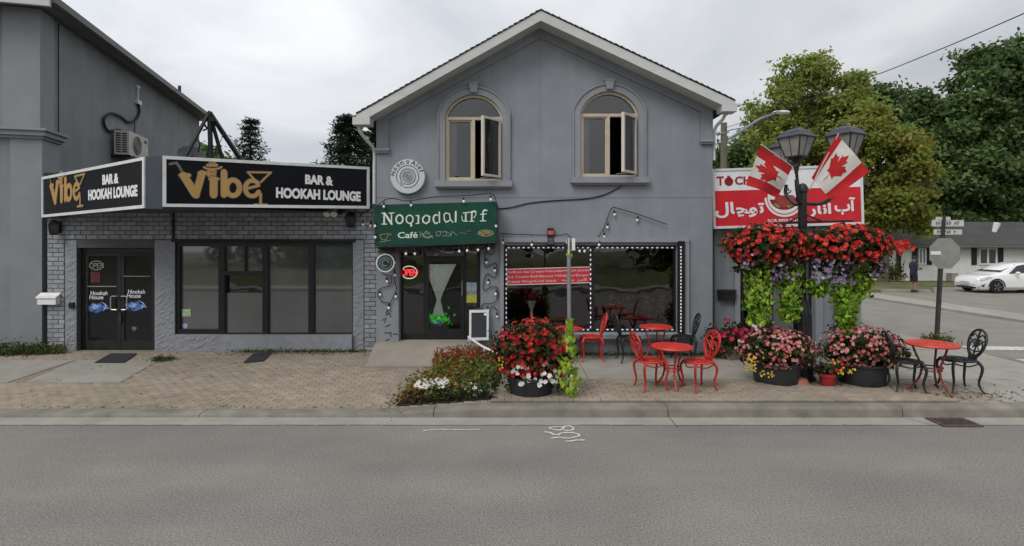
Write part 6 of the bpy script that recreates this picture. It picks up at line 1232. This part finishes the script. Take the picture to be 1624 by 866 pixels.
def put(kind, px, Y, deg, label, s=1.0):
    global bc
    if kind == 't': o = rt if not used['t'] else copy_tree(rt)
    elif kind == 'r': o = rc if not used['r'] else copy_tree(rc)
    else:
        if bc is None: bc = copy_tree(rc); remat(bc, [REDP, REDT], [IRON, IRON]); o = bc
        else: o = copy_tree(bc)
    used[kind] = True; x = (px-CX)/F*Y; o.location = (x, Y, gz(x, Y)+.012); o.rotation_euler = (0, 0, R(deg)); o.scale = (s, s, s); tag(o, label, 'table' if kind == 't' else 'chair', TBG if kind == 't' else CHG); return o
put('t', 1066, 8.55, 0, 'red round bistro table nearest the kerb, in the middle of the pavement', .98)
put('r', 1032, 8.5, 12, 'red chair left of the table nearest the kerb', 1.06); put('r', 1108, 8.45, 197, 'red chair right of the table nearest the kerb', 1.06)
put('t', 1040, 10.45, 40, 'red round bistro table with black chairs close to the cafe window', .96)
put('b', 998, 10.45, 5, 'black chair left of the red table close to the window', 1.05); put('b', 1084, 10.5, 175, 'black chair right of the red table close to the window', 1.05)
put('t', 900, 10.5, 20, 'red round bistro table behind the vine covered sign pole', .9); put('r', 866, 10.5, 0, 'red chair half hidden behind the large red flower planter', 1.05); put('r', 938, 10.5, 180, 'red chair below the window right of the sign pole', 1.05)
o = put('t', 1478, 8.42, 10, 'rusty legged red table at the far right by the drain', 1.08); remat(o, [REDP], [RUST])
put('b', 1437, 8.45, -15, 'black lattice chair between the right pink planter and the far table', 1.06); put('b', 1521, 8.5, 172, 'black lattice chair right of the far table beside the kerb', 1.1)

# ------------------------------------------------------------------ stop sign pole
t = thing('stop_sign', 'grey back of an octagonal stop sign on a dark pole with street name blades', 'road sign', (9.95, 12.5, .19)); sy = 12.5; mb = MB(); mb.tube([(9.9, sy, .17), (10.06, sy, 3.1)], .05, 8); mb.build('pole', mat('dark_grey_pole', (.035, .036, .036), .6, .3, 9), t)
c = P(1500, 402, sy-.08); k_ = sy/F*26; mb = MB(); mb.plate([(c.x+k_*math.cos(PI/8+PI/4*i), c.z+k_*math.sin(PI/8+PI/4*i)) for i in range(8)], [], lambda u, v, h=0: Vector((u, sy-.05-h, v)), -.004, .004, True); mb.build('sign_plate', mat('sign_back_aluminium', (.27, .27, .24), .5, .12, 6, metal=.2), t)
MB().box(c.x-.33, c.x-.1, sy-.062, sy-.0545, c.z-.03, c.z+.05).build('sticker', SIGNW, t); MB().box(10.02, 10.08, sy-.055, sy+.05, c.z-.28, c.z-.24).build('clamp', STEEL, t)
SN = mat('street_blade_white', (.5, .5, .48), .5, .1, 9)
for (xa, ya, xb, yb_, txt) in ((1478, 359, 1528, 349, 0), (1481, 372, 1525, 364, 1)):
    a, b = P(xa, ya, sy), P(xb, yb_, sy); bl_ = MB().box(a.x, b.x, sy-.012, sy+.012, a.z, b.z).build('street_blade', SN, t); fr = Fr((a.x, sy-.0125, a.z), (1, 0, 0), (0, 0, 1)); mb = MB(); Wn, Hn = b.x-a.x, b.z-a.z
    for i in range(9 if txt == 0 else 8):
        if i in (6,): continue
        u = .12+.085*i; hh = random.choice((.5, .55)); mb.ribbon([(Wn*u, Hn*.25), (Wn*u, Hn*(.25+hh)), (Wn*(u+.04), Hn*random.uniform(.3, .7))], .018, fr, .003)
    mb.build('lettering', mat('street_blade_black', (.06, .06, .06), .6), bl_)
MB().box(c.x-.16, c.x+.16, sy-.02, sy+.02, P(0, 349, sy).z+.002, P(0, 344, sy).z).build('bracket', SN, t)

# ------------------------------------------------------------------ utility pole, street light, overhead wire
uy = 25.0; ux = (1148-CX)/F*uy; uz = P(0, 195, uy).z; t = thing('utility_pole', 'weathered wooden utility pole with a curved street light arm', 'utility pole', (ux, uy, .1))
mb = MB(); mb.tube([(ux, uy, 0), (ux, uy, uz)], [.17, .14], 10); mb.build('pole', WOOD, t, smooth=40)
mb = MB(); mb.tube(spline([P(1153, 222, uy), P(1180, 205, uy), P(1205, 189, uy), P(1228, 180, uy)], 6), .06, 7); mb.tube([P(1153, 228, uy), P(1178, 207, uy)], .03, 6); am = mb.build('light_arm', STEEL, t, smooth=True); q = P(1240, 178, uy); mb = MB(); mb.ball((0, 0, 0), 1, 10, 6); mb.v = [(q.x+x*.42, q.y+y*.16, q.z+z*.09) for x, y, z in mb.v]; mb.build('lamp_head', WHITEM, am, smooth=True)
mb = MB(); mb.tube([P(1140, 213, uy-.1), P(1156, 209, uy-.1)], .04, 5); mb.ball(tuple(P(1139, 212, uy-.1)), .1); mb.build('insulator', STEEL, t)
w0 = Vector((ux, uy, uz-.25)); pts = [w0, Vector((9.95, 20, 7.42)), Vector((10, 15.4, 7.16)), Vector((10, 13.75, 7.06)), Vector((10, 10.47, 6.98)), Vector((10.05, 6, 7.05)), Vector((10.1, -4, 7.6))]
mb = MB(); mb.tube(spline(pts, 6), .012, 5); tag(mb.build('overhead_wire', BLACKP), 'black overhead wire running along the side street across the upper right sky', 'overhead wire')
mb = MB(); mb.tube(spline([P(1144, 212, uy), P(1160, 206, uy+1), P(1200, 196, uy+4), P(1300, 150, uy+3)], 5), .022, 5); tag(mb.build('overhead_wire', BLACKP), 'thin service wire leaving the wooden utility pole to the right', 'overhead wire')
mb = MB(); mb.tube([P(1138, 213, uy), Vector((XR+.14, YM+.08, M(0, 226)[1]))], .012, 4); tag(mb.build('service_wire', BLACKP), 'short wire between the utility pole and the cafe wall corner', 'overhead wire')

# ------------------------------------------------------------------ white bungalow
HYY = 34.0; bung = thing('bungalow', 'long low white bungalow with dark shutters and grey shingle roof across the side street', 'bungalow', (29, HYY, .1)); H = lambda px, py: P(px, py, HYY)
bx0, bx1 = H(1392, 0).x, H(1790, 0).x; bz0, bz1 = .1, H(0, 389).z
SID = mat('white_vinyl_siding', (.62, .62, .58), .6, .06, 3, big=.06)
mb = MB(); mb.box(bx0, bx1, HYY+.02, HYY+8, bz0, bz1+.02); mb.build('wall', SID, bung)
mb = MB(); nb = 18; dz = (bz1-bz0-.02)/nb
for i in range(nb): z = bz0+dz*i; mb.add([(bx0, HYY-.03, z), (bx1, HYY-.03, z), (bx1, HYY+.002, z+dz*.98), (bx0, HYY+.002, z+dz*.98), (bx0, HYY+.02, z), (bx1, HYY+.02, z), (bx1, HYY+.02, z+dz*.98), (bx0, HYY+.02, z+dz*.98)], [(0, 1, 2, 3), (4, 7, 6, 5), (0, 4, 5, 1), (3, 2, 6, 7), (0, 3, 7, 4), (1, 5, 6, 2)])
struct(mb.build('siding_board', SID, bung), 'stuff')
zr_ = P(0, 352, HYY+4).z; RG = mat('grey_roof_shingle', (.055, .054, .053), .95, .2, 9, .5, 40, big=.15, stretch=(1, 1, 3))
vs = [(bx0-.5, HYY-.5, bz1), (bx1+.5, HYY-.5, bz1), (bx1-3, HYY+4, zr_), (bx0+2.4, HYY+4, zr_), (bx0-.5, HYY+8.5, bz1), (bx1+.5, HYY+8.5, bz1)]
mb = MB(); mb.add(vs+[(x, y, z-.12) for x, y, z in vs], [(0, 1, 2, 3), (4, 3, 2, 5), (0, 3, 4), (1, 5, 2), (6, 7, 1, 0), (7, 11, 5, 1), (11, 10, 4, 5), (10, 6, 0, 4), (6, 10, 11, 7)]); rfb = mb.build('roof', RG, bung)
mb = MB(); mb.box(bx0-.52, bx1+.52, HYY-.56, HYY-.5, bz1-.13, bz1-.02); mb.build('gutter', ALU, bung)
mb = MB(); q = P(1578, 362, HYY+2); mb.tube([q+Vector((-.1, 0, -.4)), q+Vector((.15, 0, .35))], [.12, .2], 8); mb.build('roof_vent', WHITEM, rfb)
def shutter(a, b, ya, yb): A, B = H(a, yb), H(b, ya); MB().box(A.x, B.x, HYY-.07, HYY-.031, A.z, B.z).build('shutter', BLACKP, bung)
for a, b in ((1446, 1454), (1469, 1477), (1540, 1548), (1582, 1590), (1640, 1648), (1690, 1698)): shutter(a, b, 393, 420)
shutter(1421, 1428, 393, 437)
DW = mat('dim_window_glass', (.06, .065, .06), .15, .3, 2, spec=.5)
for a, b in ((1551, 1580), (1651, 1687), (1455.5, 1468)):
    A, B = H(a, 420), H(b, 393); w_ = MB().plate([(A.x, A.z), (B.x, A.z), (B.x, B.z), (A.x, B.z)], [[(A.x+.1, A.z+.1), ((A.x+B.x)/2-.06, A.z+.1), ((A.x+B.x)/2-.06, B.z-.1), (A.x+.1, B.z-.1)], [((A.x+B.x)/2+.06, A.z+.1), (B.x-.1, A.z+.1), (B.x-.1, B.z-.1), ((A.x+B.x)/2+.06, B.z-.1)]], lambda u, v, h=0: Vector((u, HYY-h, v)), .0, .08).build('window', SID, bung)
    mb = MB(); mb.box(A.x+.1, B.x-.1, HYY-.045, HYY-.04, A.z+.1, B.z-.1); mb.build('pane', DW, w_)
mb = MB(); mb.box(H(1500, 0).x, H(1509, 0).x, HYY-.5, HYY-.031, bz0, bz0+.5); mb.build('step', CONC, bung)
weeds('shrub', 'scrubby low shrub at the left end of the white bungalow wall', [(H(1409, 0).x, HYY-.6, .5, .3, .9)], 300, .12, 'shrub', .4)

# ------------------------------------------------------------------ parked white hatchback
CYY = 26.6; cx0 = (1541-CX)/F*26.2; Lc = 4.5; Wc = 1.74
car = thing('parked_car', 'white hatchback parked nose left in front of the bungalow', 'car', (cx0+Lc/2, CYY, .07)); BODY = mat('white_car_paint', (.7, .7, .69), .25, .02, 2, spec=.5, coat=.6); CGL = mat('dark_car_glass', (.02, .025, .026), .06, .2, 1, spec=.6)
# stations along the length from the nose: x, half width, bottom z, belt z, roof z, roof half width
ST = [(0, .55, .3, .5, .56, .47), (.06, .7, .2, .64, .69, .6), (.25, .8, .17, .74, .79, .68), (.65, .86, .17, .82, .86, .72), (1.02, .87, .17, .88, .92, .72), (1.42, .87, .17, .91, 1.16, .68), (1.85, .87, .17, .92, 1.37, .63), (2.35, .87, .17, .94, 1.47, .6), (3.0, .87, .17, .96, 1.47, .58), (3.6, .86, .17, .99, 1.38, .56), (4.1, .82, .2, 1.03, 1.24, .53), (4.4, .74, .26, 1.04, 1.1, .5), (4.5, .62, .32, .98, 1.0, .46)]
g0 = Vector((cx0, CYY, .07)); mb = MB(); ns = 14
def sec(s):
    x, hw, zb, zl, zt, rw = s; h = [(hw*.9, zb), (hw, zb+.12), (hw*1.0, zb+(zl-zb)*.5), (hw*.97, zl-.04), (hw*.94, zl), (rw+(hw*.94-rw)*.12, zt-.06 if zt-zl > .1 else zl+(zt-zl)*.6), (rw*.75, zt)]
    return [g0+Vector((x, -a, b)) for a, b in h]+[g0+Vector((x, a, b)) for a, b in h[::-1]]
rings = [sec(s) for s in ST]; vs = [p for r_ in rings for p in r_]; fs = [(i*ns+j, i*ns+(j+1) % ns, (i+1)*ns+(j+1) % ns, (i+1)*ns+j) for i in range(len(ST)-1) for j in range(ns)]; mb.add(vs, fs+[tuple(range(ns))[::-1], tuple((len(ST)-1)*ns+j for j in range(ns))]); mb.build('body', BODY, car, smooth=35)
def gpatch(name, quads, m=CGL, off=.012):
    mb = MB()
    for q in quads: n = (Vector(q[1])-Vector(q[0])).cross(Vector(q[2])-Vector(q[0])).normalized(); mb.poly([Vector(p)+n*off for p in q]); mb.poly([Vector(p)-n*off for p in q])
    return mb.build(name, m, car)
def sp(i, j, t=0.): a = rings[int(i)][j]; b = rings[min(len(ST)-1, int(i)+1)][j]; return a+(b-a)*(i-int(i))
def between(i, u, side=-1):
    a, b = sp(i, 4 if side < 0 else 9), sp(i, 5 if side < 0 else 8); return a+(b-a)*u
gpatch('windshield', [[sp(4.35, 5)*.96+sp(4.35, 8)*.04, sp(4.35, 8)*.96+sp(4.35, 5)*.04, sp(6.3, 8)*.93+sp(6.3, 5)*.07, sp(6.3, 5)*.93+sp(6.3, 8)*.07]], off=.05)
for sd in (-1, 1):
    gpatch('side_window', [[between(5.0, .1, sd), between(6.9, .1, sd), between(6.9, .93, sd), between(6.2, .93, sd)], [between(7.05, .1, sd), between(8.6, .1, sd), between(8.6, .93, sd), between(7.05, .93, sd)], [between(8.7, .1, sd), between(9.6, .2, sd), between(9.2, .9, sd), between(8.7, .93, sd)]], off=.02)
gpatch('rear_window', [[sp(9.6, 5), sp(9.6, 8), sp(10.9, 8), sp(10.9, 5)]], off=.04)
for xw in (.83, 3.52):
    for sd in (-1, 1):
        wc = g0+Vector((xw, sd*.78, .31)); ax = (Vector((1, 0, 0)), Vector((0, 0, 1)), Vector((0, -1 if sd < 0 else 1, 0)))
        wh = MB().lathe([(.2, -.1), (.3, -.1), (.32, -.06), (.32, .08), (.3, .11), (.21, .115)], wc, 24, ax).build('wheel', mat('tyre_rubber', (.015, .015, .015), .85, .2, 20), car, smooth=30); MB().lathe([(.215, .06), (.215, .112), (.2, .112), (.19, .09), (.02, .095)], wc, 18, ax).build('rim', mat('alloy_rim', (.35, .36, .36), .3, .1, 20, metal=.6), wh, smooth=30)
        mb = MB(); [mb.tube([wc+ax[2]*.105+ax[0]*(.05*math.cos(a))+ax[1]*(.05*math.sin(a)), wc+ax[2]*.105+ax[0]*(.19*math.cos(a))+ax[1]*(.19*math.sin(a))], .022, 4) for a in [2*PI*i/5 for i in range(5)]]; mb.build('spoke', MATS['alloy_rim'], wh)
        mb = MB(); mb.tube([wc+Vector((.37*math.cos(a), sd*.085, .37*math.sin(a))) for a in [PI*i/12 for i in range(13)]], .035, 5); mb.build('wheel_arch', BLACKP, car)
for sd in (-1, 1):
    mb = MB(); y = sd; q = [g0+Vector((.1, y*.7, .67)), g0+Vector((.5, y*.83, .80)), g0+Vector((.62, y*.86, .77)), g0+Vector((.16, y*.77, .6))]; n = Vector((-.4, y*.9, .3)).normalized(); mb.poly([p+n*.025 for p in q]); mb.poly([p-n*.02 for p in q][::-1]); mb.build('headlight', mat('headlight_glass', (.45, .47, .48), .1, .2, 9, spec=.6), car)
    mb = MB(); c = g0+Vector((1.72, sd*.98, .98)); mb.ball((0, 0, 0), 1, 10, 6); mb.v = [(c.x+a*.09, c.y+b*.11, c.z+d*.07) for a, b, d in mb.v]; mb.build('door_mirror', BODY, car, smooth=True)
    mb = MB(); q = [g0+Vector((.13, sd*.73, .34)), g0+Vector((.3, sd*.81, .45)), g0+Vector((.26, sd*.8, .3))]; n = Vector((-.7, sd*.7, 0)); mb.poly([p+n*.02 for p in q]); mb.poly([p+n*.018 for p in q][::-1]); mb.build('fog_light', BLACK, car)
mb = MB(); mb.tube([g0+Vector((.16, -.7, .52)), g0+Vector((.035, -.5, .5)), g0+Vector((-.01, 0, .5)), g0+Vector((.035, .5, .5)), g0+Vector((.16, .7, .52))], .018, 5); mb.tube([g0+Vector((.12, -.68, .27)), g0+Vector((.0, -.4, .26)), g0+Vector((-.02, 0, .26)), g0+Vector((.0, .4, .26)), g0+Vector((.12, .68, .27))], .05, 6); mb.build('grille', BLACK, car)
MB().box(cx0-.05, cx0-.03, CYY-.26, CYY+.26, .45, .57).build('licence_plate', mat('plate_bluish_white', (.4, .43, .5), .5, .1, 9), car)
for xa in (2.15, 3.1):
    mb = MB(); mb.box(cx0+xa+.75, cx0+xa+.93, CYY-.895, CYY-.865, .93, .96); mb.build('door_handle', BODY, car)

# ------------------------------------------------------------------ person standing on the far sidewalk
pY2 = 26.0; pX = (1449-CX)/F*pY2; pz = P(0, 462.5, pY2).z
per = thing('person', 'person in dark cap, navy shirt and black shorts standing on the far sidewalk', 'person', (pX, pY2, pz))
def skinned(name, nodes, edges, m, parent, lv=2):
    me = bpy.data.meshes.new(name); o0 = ORG[parent.name]; me.from_pydata([tuple(Vector(p[:3])) for p in nodes], edges, []); o = bpy.data.objects.new(name, me); COL.objects.link(o)
    md = o.modifiers.new('skin', 'SKIN'); md.use_smooth_shade = True; sv = me.skin_vertices[0].data
    for i, p in enumerate(nodes): sv[i].radius = (p[3], p[4] if len(p) > 4 else p[3])
    sv[0].use_root = True; s_ = o.modifiers.new('sub', 'SUBSURF'); s_.levels = lv; s_.render_levels = lv
    m2_ = bpy.data.meshes.new_from_object(o.evaluated_get(bpy.context.evaluated_depsgraph_get())); m2_.materials.clear(); m2_.materials.append(m); bpy.data.objects.remove(o); bpy.data.meshes.remove(me)
    return link(name, m2_, parent)
SKIN = mat('skin_tone', (.28, .15, .1), .6, .1, 9); NAVY = mat('navy_cloth', (.02, .022, .045), .85, .2, 9); BLKC = mat('black_cloth', (.015, .015, .018), .85, .2, 9)
# facing +X, phone held out in front
nd = [(0, 0, .9, .13, .1), (.0, 0, 1.08, .13, .11), (-.01, 0, 1.28, .15, .12), (0, 0, 1.4, .1, .09), (.02, 0, 1.47, .05), (.04, 0, 1.56, .085, .1), (.045, 0, 1.64, .085, .1),
      (0, -.09, .84, .085), (.01, -.1, .47, .055), (-.02, -.1, .1, .036), (.1, -.1, .03, .035), (0, .09, .84, .085), (.03, .1, .47, .055), (.0, .1, .1, .036), (.12, .1, .03, .035),
      (-.01, -.17, 1.36, .055), (-.0, -.21, 1.12, .042), (.2, -.15, 1.07, .03), (.28, -.12, 1.08, .026), (-.01, .17, 1.36, .055), (.0, .21, 1.12, .042), (.2, .13, 1.06, .03), (.28, .1, 1.07, .026)]
ed = [(0, 1), (1, 2), (2, 3), (3, 4), (4, 5), (5, 6), (0, 7), (7, 8), (8, 9), (9, 10), (0, 11), (11, 12), (12, 13), (13, 14), (2, 15), (15, 16), (16, 17), (17, 18), (2, 19), (19, 20), (20, 21), (21, 22)]
for b0, sy_ in ((18, 1), (22, -1)):
    x_, y_, z_ = nd[b0][:3]
    for k_, (dx, dy, dz) in enumerate(((.07, -.025, .0), (.08, -.008, -.005), (.075, .01, -.01), (.06, .025, -.012), (.035, .03*sy_, .035))):
        i0 = len(nd); nd += [(x_+dx*.55, y_+dy, z_+dz*.5, .009), (x_+dx, y_+dy*.9, z_+dz-.012, .008)]; ed += [(b0, i0), (i0, i0+1)]
skinned('body', nd, ed, SKIN, per)
mb = MB(); mb.tube([(pX-.0, pY2, pz+.86), (pX, pY2, pz+1.0), (pX-.01, pY2, pz+1.25), (pX-.005, pY2, pz+1.4), (pX+.01, pY2, pz+1.46)], [.165, .165, .185, .15, .07], 14, sq=.9)
for s_ in (-1, 1): mb.tube([(pX-.01, pY2+s_*.13, pz+1.39), (pX-.005, pY2+s_*.2, pz+1.25), (pX, pY2+s_*.215, pz+1.14)], [.075, .068, .065], 10)
mb.build('shirt', NAVY, per, smooth=True)
mb = MB(); mb.tube([(pX, pY2, pz+.8), (pX, pY2, pz+.95)], [.17, .16], 14, sq=.9)
for s_ in (-1, 1): mb.tube([(pX, pY2+s_*.085, pz+.88), (pX+.01, pY2+s_*.1, pz+.5)], [.11, .1], 12)
mb.build('shorts', BLKC, per, smooth=True)
mb = MB(); mb.ball((pX+.03, pY2, pz+1.65), .112, 14, 8, .85); mb.lathe([(.13, 0), (.13, .015)], (pX+.09, pY2, pz+1.655), 14); mb.build('cap', NAVY, per, smooth=True)
mb = MB()
for s_ in (-.1, .1): mb.tube([(pX-.06+(.02 if s_ > 0 else 0), pY2+s_, pz+.035), (pX+.05, pY2+s_, pz+.045), (pX+.15, pY2+s_, pz+.03)], [.045, .05, .035], 8, sq=.9)
mb.build('shoes', BLKC, per, smooth=True)
mb = MB(); [mb.ball((pX+.14, pY2+s_*.032, pz+1.595), .012, 8, 5) for s_ in (-1, 1)]; mb.build('eyes', BLACK, per)
mb = MB(); mb.tube([(pX+.13, pY2, pz+1.6), (pX+.158, pY2, pz+1.565), (pX+.135, pY2, pz+1.555)], [.01, .016, .01], 6); mb.ball((pX+.045, pY2-.1, pz+1.58), .025, 8, 5); mb.ball((pX+.045, pY2+.1, pz+1.58), .025, 8, 5); mb.tube([(pX+.128, pY2-.025, pz+1.53), (pX+.136, pY2, pz+1.528), (pX+.128, pY2+.025, pz+1.53)], .007, 5); mb.build('face_features', SKIN, per, smooth=True)
tag(MB().box(pX+.33, pX+.345, pY2-.09, pY2+.07, pz+1.06, pz+1.16).build('phone', BLACK), 'small dark phone held by the person on the far sidewalk', 'phone')

# ------------------------------------------------------------------ trees
BARK = mat('tree_bark', (.09, .075, .055), .95, .25, 8, .6, 30, stretch=(3, 3, .6))
def broadleaf(name, label, x, y, blobs, mats, nc, per_, spread_, size, trunk_r, group='trees beyond the buildings', z0=0, up=.35):
    t = thing(name, label, 'tree', (x, y, z0), group); zt = min(b[2]-b[5]*.3 for b in blobs)
    mb = MB(); mb.tube([(x, y, z0-.1), (x+.1, y, z0+(zt-z0)*.5), (x, y, zt+.5)], [trunk_r*1.3, trunk_r, trunk_r*.8], 9)
    mb.build('trunk', BARK, t, smooth=True); mb = MB()
    for b in blobs: 
        c = Vector(b[:3]); s_ = Vector((x, y, zt-.4)); md = s_.lerp(c, .5)+Vector((random.gauss(0, .3), random.gauss(0, .3), -.3)); mb.tube(spline([s_, md, c+Vector((0, 0, b[5]*.5))], 3), [trunk_r*.55-trunk_r*.07*i for i in range(7)], 6)
        for _ in range(3): d = Vector((random.gauss(0, 1), random.gauss(0, 1), random.gauss(.4, .6))).normalized(); mb.tube([c, c+Vector((d.x*b[3], d.y*b[4], d.z*b[5]))*.8], [trunk_r*.18, trunk_r*.05], 5)
    mb.build('limb', BARK, t, smooth=True)
    p, n, c = clumps(puffs(blobs), nc, per_, spread_, up, .7); mi = np.minimum(len(mats)-1, (np.clip(c+.22*RNG.normal(size=len(c)), 0, .999)*len(mats)).astype(int)); mi = np.maximum(0, mi); leaves('crown', p, n, size, mats, t, .6, mi, kind=None)
    return t
def puffs(blobs, k=9, f=.42, out=.92):
    """break each big mass of a crown into many smaller boughs so its outline is uneven and gaps open"""
    o = []
    for x, y, z, a, b, c in blobs:
        o.append((x, y, z-c*.1, a*.5, b*.5, c*.5))
        for i in range(k):
            d = RNG.normal(size=3); d /= np.linalg.norm(d); d[1] = -abs(d[1]) if RNG.random() < .5 else d[1]; q = f*RNG.uniform(.55, 1.2); u = out*RNG.uniform(.75, 1.12)
            o.append((x+d[0]*a*u, y+d[1]*b*u, z+d[2]*c*u, a*q, b*q, c*q*.75))
    return o
def B3(px, py, Y, rpx, rpy, ry=None): q = P(px, py, Y); return (q.x, q.y, q.z, rpx*Y/F, ry or rpx*Y/F*.8, rpy*Y/F)
YG = [leafmat('tree_leaf_yellow_green', (.26, .31, .06), .5), leafmat('tree_leaf_green', (.17, .24, .05), .5), leafmat('tree_leaf_olive', (.22, .24, .06), .5), leafmat('tree_leaf_light', (.36, .4, .13), .5)]
DK = [leafmat('tree_leaf_dark', (.07, .12, .042)), leafmat('tree_leaf_mid', (.1, .165, .05)), leafmat('tree_leaf_deep', (.055, .095, .035)), leafmat('tree_leaf_mid_light', (.13, .2, .062))]
OR = [leafmat('tree_leaf_orange', (.27, .22, .05), .45), leafmat('tree_leaf_gold', (.28, .24, .05), .45), leafmat('tree_leaf_moss', (.18, .21, .045), .45)]
Y = 36.0
broadleaf('maple_tree', 'tall yellow green tree with an airy crown rising behind the red and white sign', P(1285, 0, Y).x, Y, [B3(1280, 155, Y, 54, 44), B3(1258, 124, Y, 36, 26), B3(1302, 116, Y, 34, 24), B3(1228, 175, Y, 42, 42), B3(1330, 165, Y, 40, 50), B3(1290, 210, Y, 85, 55), B3(1220, 240, Y, 48, 48), B3(1280, 270, Y, 90, 50), B3(1352, 130, Y, 14, 10), B3(1205, 205, Y, 25, 25)], YG, 760, 34, .3, .15, .28)
Y = 33.0
broadleaf('maple_tree', 'golden olive tree with turning leaves right of the street lamp lanterns', P(1400, 0, Y).x, Y, [B3(1395, 215, Y, 48, 34), B3(1372, 205, Y, 36, 26), B3(1422, 250, Y, 42, 44), B3(1395, 280, Y, 62, 50), B3(1440, 300, Y, 36, 40), B3(1400, 325, Y, 55, 32), B3(1350, 240, Y, 40, 45), B3(1445, 350, Y, 30, 22)], YG[:3]+OR[1:]+YG[:2]+OR[:1], 800, 34, .28, .14, .25)
Y = 50.0
broadleaf('shade_tree', 'huge dark green tree filling the right edge above the bungalow', P(1590, 0, Y).x, Y, [B3(1590, 150, Y, 75, 60), B3(1555, 120, Y, 40, 36), B3(1620, 105, Y, 45, 36), B3(1545, 190, Y, 70, 60), B3(1600, 240, Y, 80, 60), B3(1660, 180, Y, 70, 80), B3(1580, 300, Y, 90, 55), B3(1665, 290, Y, 70, 70), B3(1548, 96, Y, 14, 14)], DK, 1900, 32, .5, .23, .5)
Y = 48.0
broadleaf('shade_tree', 'dark green tree left of the huge one, sloping down behind the bungalow roof', P(1480, 0, Y).x, Y, [B3(1490, 215, Y, 50, 50), B3(1460, 235, Y, 42, 45), B3(1510, 260, Y, 60, 60), B3(1465, 295, Y, 50, 50), B3(1525, 190, Y, 30, 36), B3(1500, 330, Y, 70, 40), B3(1450, 170, Y, 22, 14)], DK, 1300, 32, .46, .22, .4)
Y = 60.0
broadleaf('shade_tree', 'distant dark tree showing between the utility pole and the yellow green tree', P(1190, 0, Y).x, Y, [B3(1180, 250, Y, 40, 25), B3(1215, 240, Y, 35, 35), B3(1150, 255, Y, 25, 18), B3(1390, 180, Y, 50, 26), B3(1430, 165, Y, 25, 16)], DK, 420, 40, .7, .24, .35)
Y = 58.0
broadleaf('shade_tree', 'dark understorey tree in the gap behind the bungalow', P(1530, 0, Y).x, Y, [B3(1450, 345, Y, 70, 50), B3(1560, 350, Y, 110, 50), B3(1680, 350, Y, 90, 55)], DK[:3], 500, 40, .8, .27, .4)
def conifer(label, px, pyt, Y, wpx, zb=1.5, n=9000, seed=0):
    x = (px-CX)/F*Y; zt = P(0, pyt, Y).z; Rb = wpx*Y/F*1.25; t = thing('spruce_tree', label, 'tree', (x, Y, 0), 'spruces behind the buildings'); mb = MB(); mb.tube([(x, Y, -.1), (x, Y, zt*.6), (x, Y, zt-.2)], [.28, .14, .02], 8); mb.build('trunk', BARK, t, smooth=True)
    Pp, Nn, br = [], [], MB(); lv = 22; H_ = zt-zb
    for j in range(lv):
        z = zb+H_*(j/lv)**.93; rr = Rb*(1-(j/lv))**.8*random.uniform(.8, 1.12)+.15; k_ = 7 if j < lv-4 else 5
        for i in range(k_):
            a = 2*PI*(i+.37*j)/k_+random.gauss(0, .2); L_ = rr*random.uniform(.7, 1.15); d = Vector((math.cos(a), math.sin(a), 0)); dr = -.18*L_; tip = Vector((x, Y, z+dr))+d*L_; br.tube([(x, Y, z+.1), Vector((x, Y, z+dr*.3))+d*L_*.55, tip], [.04, .025, .01], 4)
            m_ = max(8, int(n/(lv*k_)))
            for _ in range(m_):
                u = random.random()**.7; q = Vector((x, Y, z+.05))+d*(L_*u)+Vector((0, 0, dr*u)); sp_ = .16+.28*(1-u)*L_*.35; q += Vector((random.gauss(0, sp_), random.gauss(0, sp_), random.gauss(-.06, .1))); Pp.append(tuple(q)); Nn.append((random.gauss(0, .6), random.gauss(0, .6), 1))
    br.build('branch', BARK, t); leaves('crown', Pp, Nn, .16, [leafmat('spruce_needle_dark', (.02, .035, .018)), leafmat('spruce_needle', (.032, .05, .024)), leafmat('spruce_needle_blue', (.03, .045, .032))], t, .28, kind=None)
conifer('slim spruce seen over the long sign beside the steel frame', 397, 183, 38, 62, n=5200); conifer('dense spruce rising behind the left eave of the gabled building', 552, 178, 34, 84, n=13000); conifer('half hidden spruce tight behind the downspout of the gabled building', 590, 205, 37, 55, n=6000)
broadleaf('shade_tree', 'small green tree top low behind the rooftop steel frame', P(330, 0, 34).x, 34, [B3(330, 262, 34, 26, 18), B3(350, 268, 34, 20, 14)], DK, 150, 36, .35, .15, .2, 'trees beyond the buildings')

tl = [(RNG.uniform(-60, 60), RNG.uniform(-40, -24), RNG.uniform(2, 5.5), RNG.uniform(2.5, 5), RNG.uniform(2, 4), RNG.uniform(2, 3.5)) for _ in range(34)]
p, n, c = clumps(tl, 500, 24, .8, .4, .5); o = leaves('opposite_wood', p, n, .5, DK, kind='stuff'); o['label'] = 'dark wood along the other side of the street'
# hairline cracks and the joint along the gutter
CRK = mat('dark_road_crack', (.06, .055, .05), .95, .3, 30); mb = MB(); rfc = Fr((0, 0, .0045), (1, 0, 0), (0, 1, 0))
def crack(x, y, ang, n, w_=.008):
    pts = [(x, y)]
    for _ in range(n): ang += random.gauss(0, .28); x += .12*math.cos(ang); y += .12*math.sin(ang); pts.append((x, y))
    mb.ribbon(pts, w_, rfc, .001, 0)
crack(2.24, 7.62, -1.5, 3, .012); crack(5.58, 7.6, -1.0, 3, .008); crack(-7.2, 7.0, -.05, 8, .004)
for i in range(40): x = -9+.45*i; mb.ribbon([(x+.05*random.random(), 7.335+random.uniform(-.008, .008)), (x+.25, 7.335+random.uniform(-.008, .008)), (x+.44, 7.335+random.uniform(-.008, .008))], random.uniform(.003, .009), rfc, .001, 0)
struct(mb.build('road_crack', CRK))
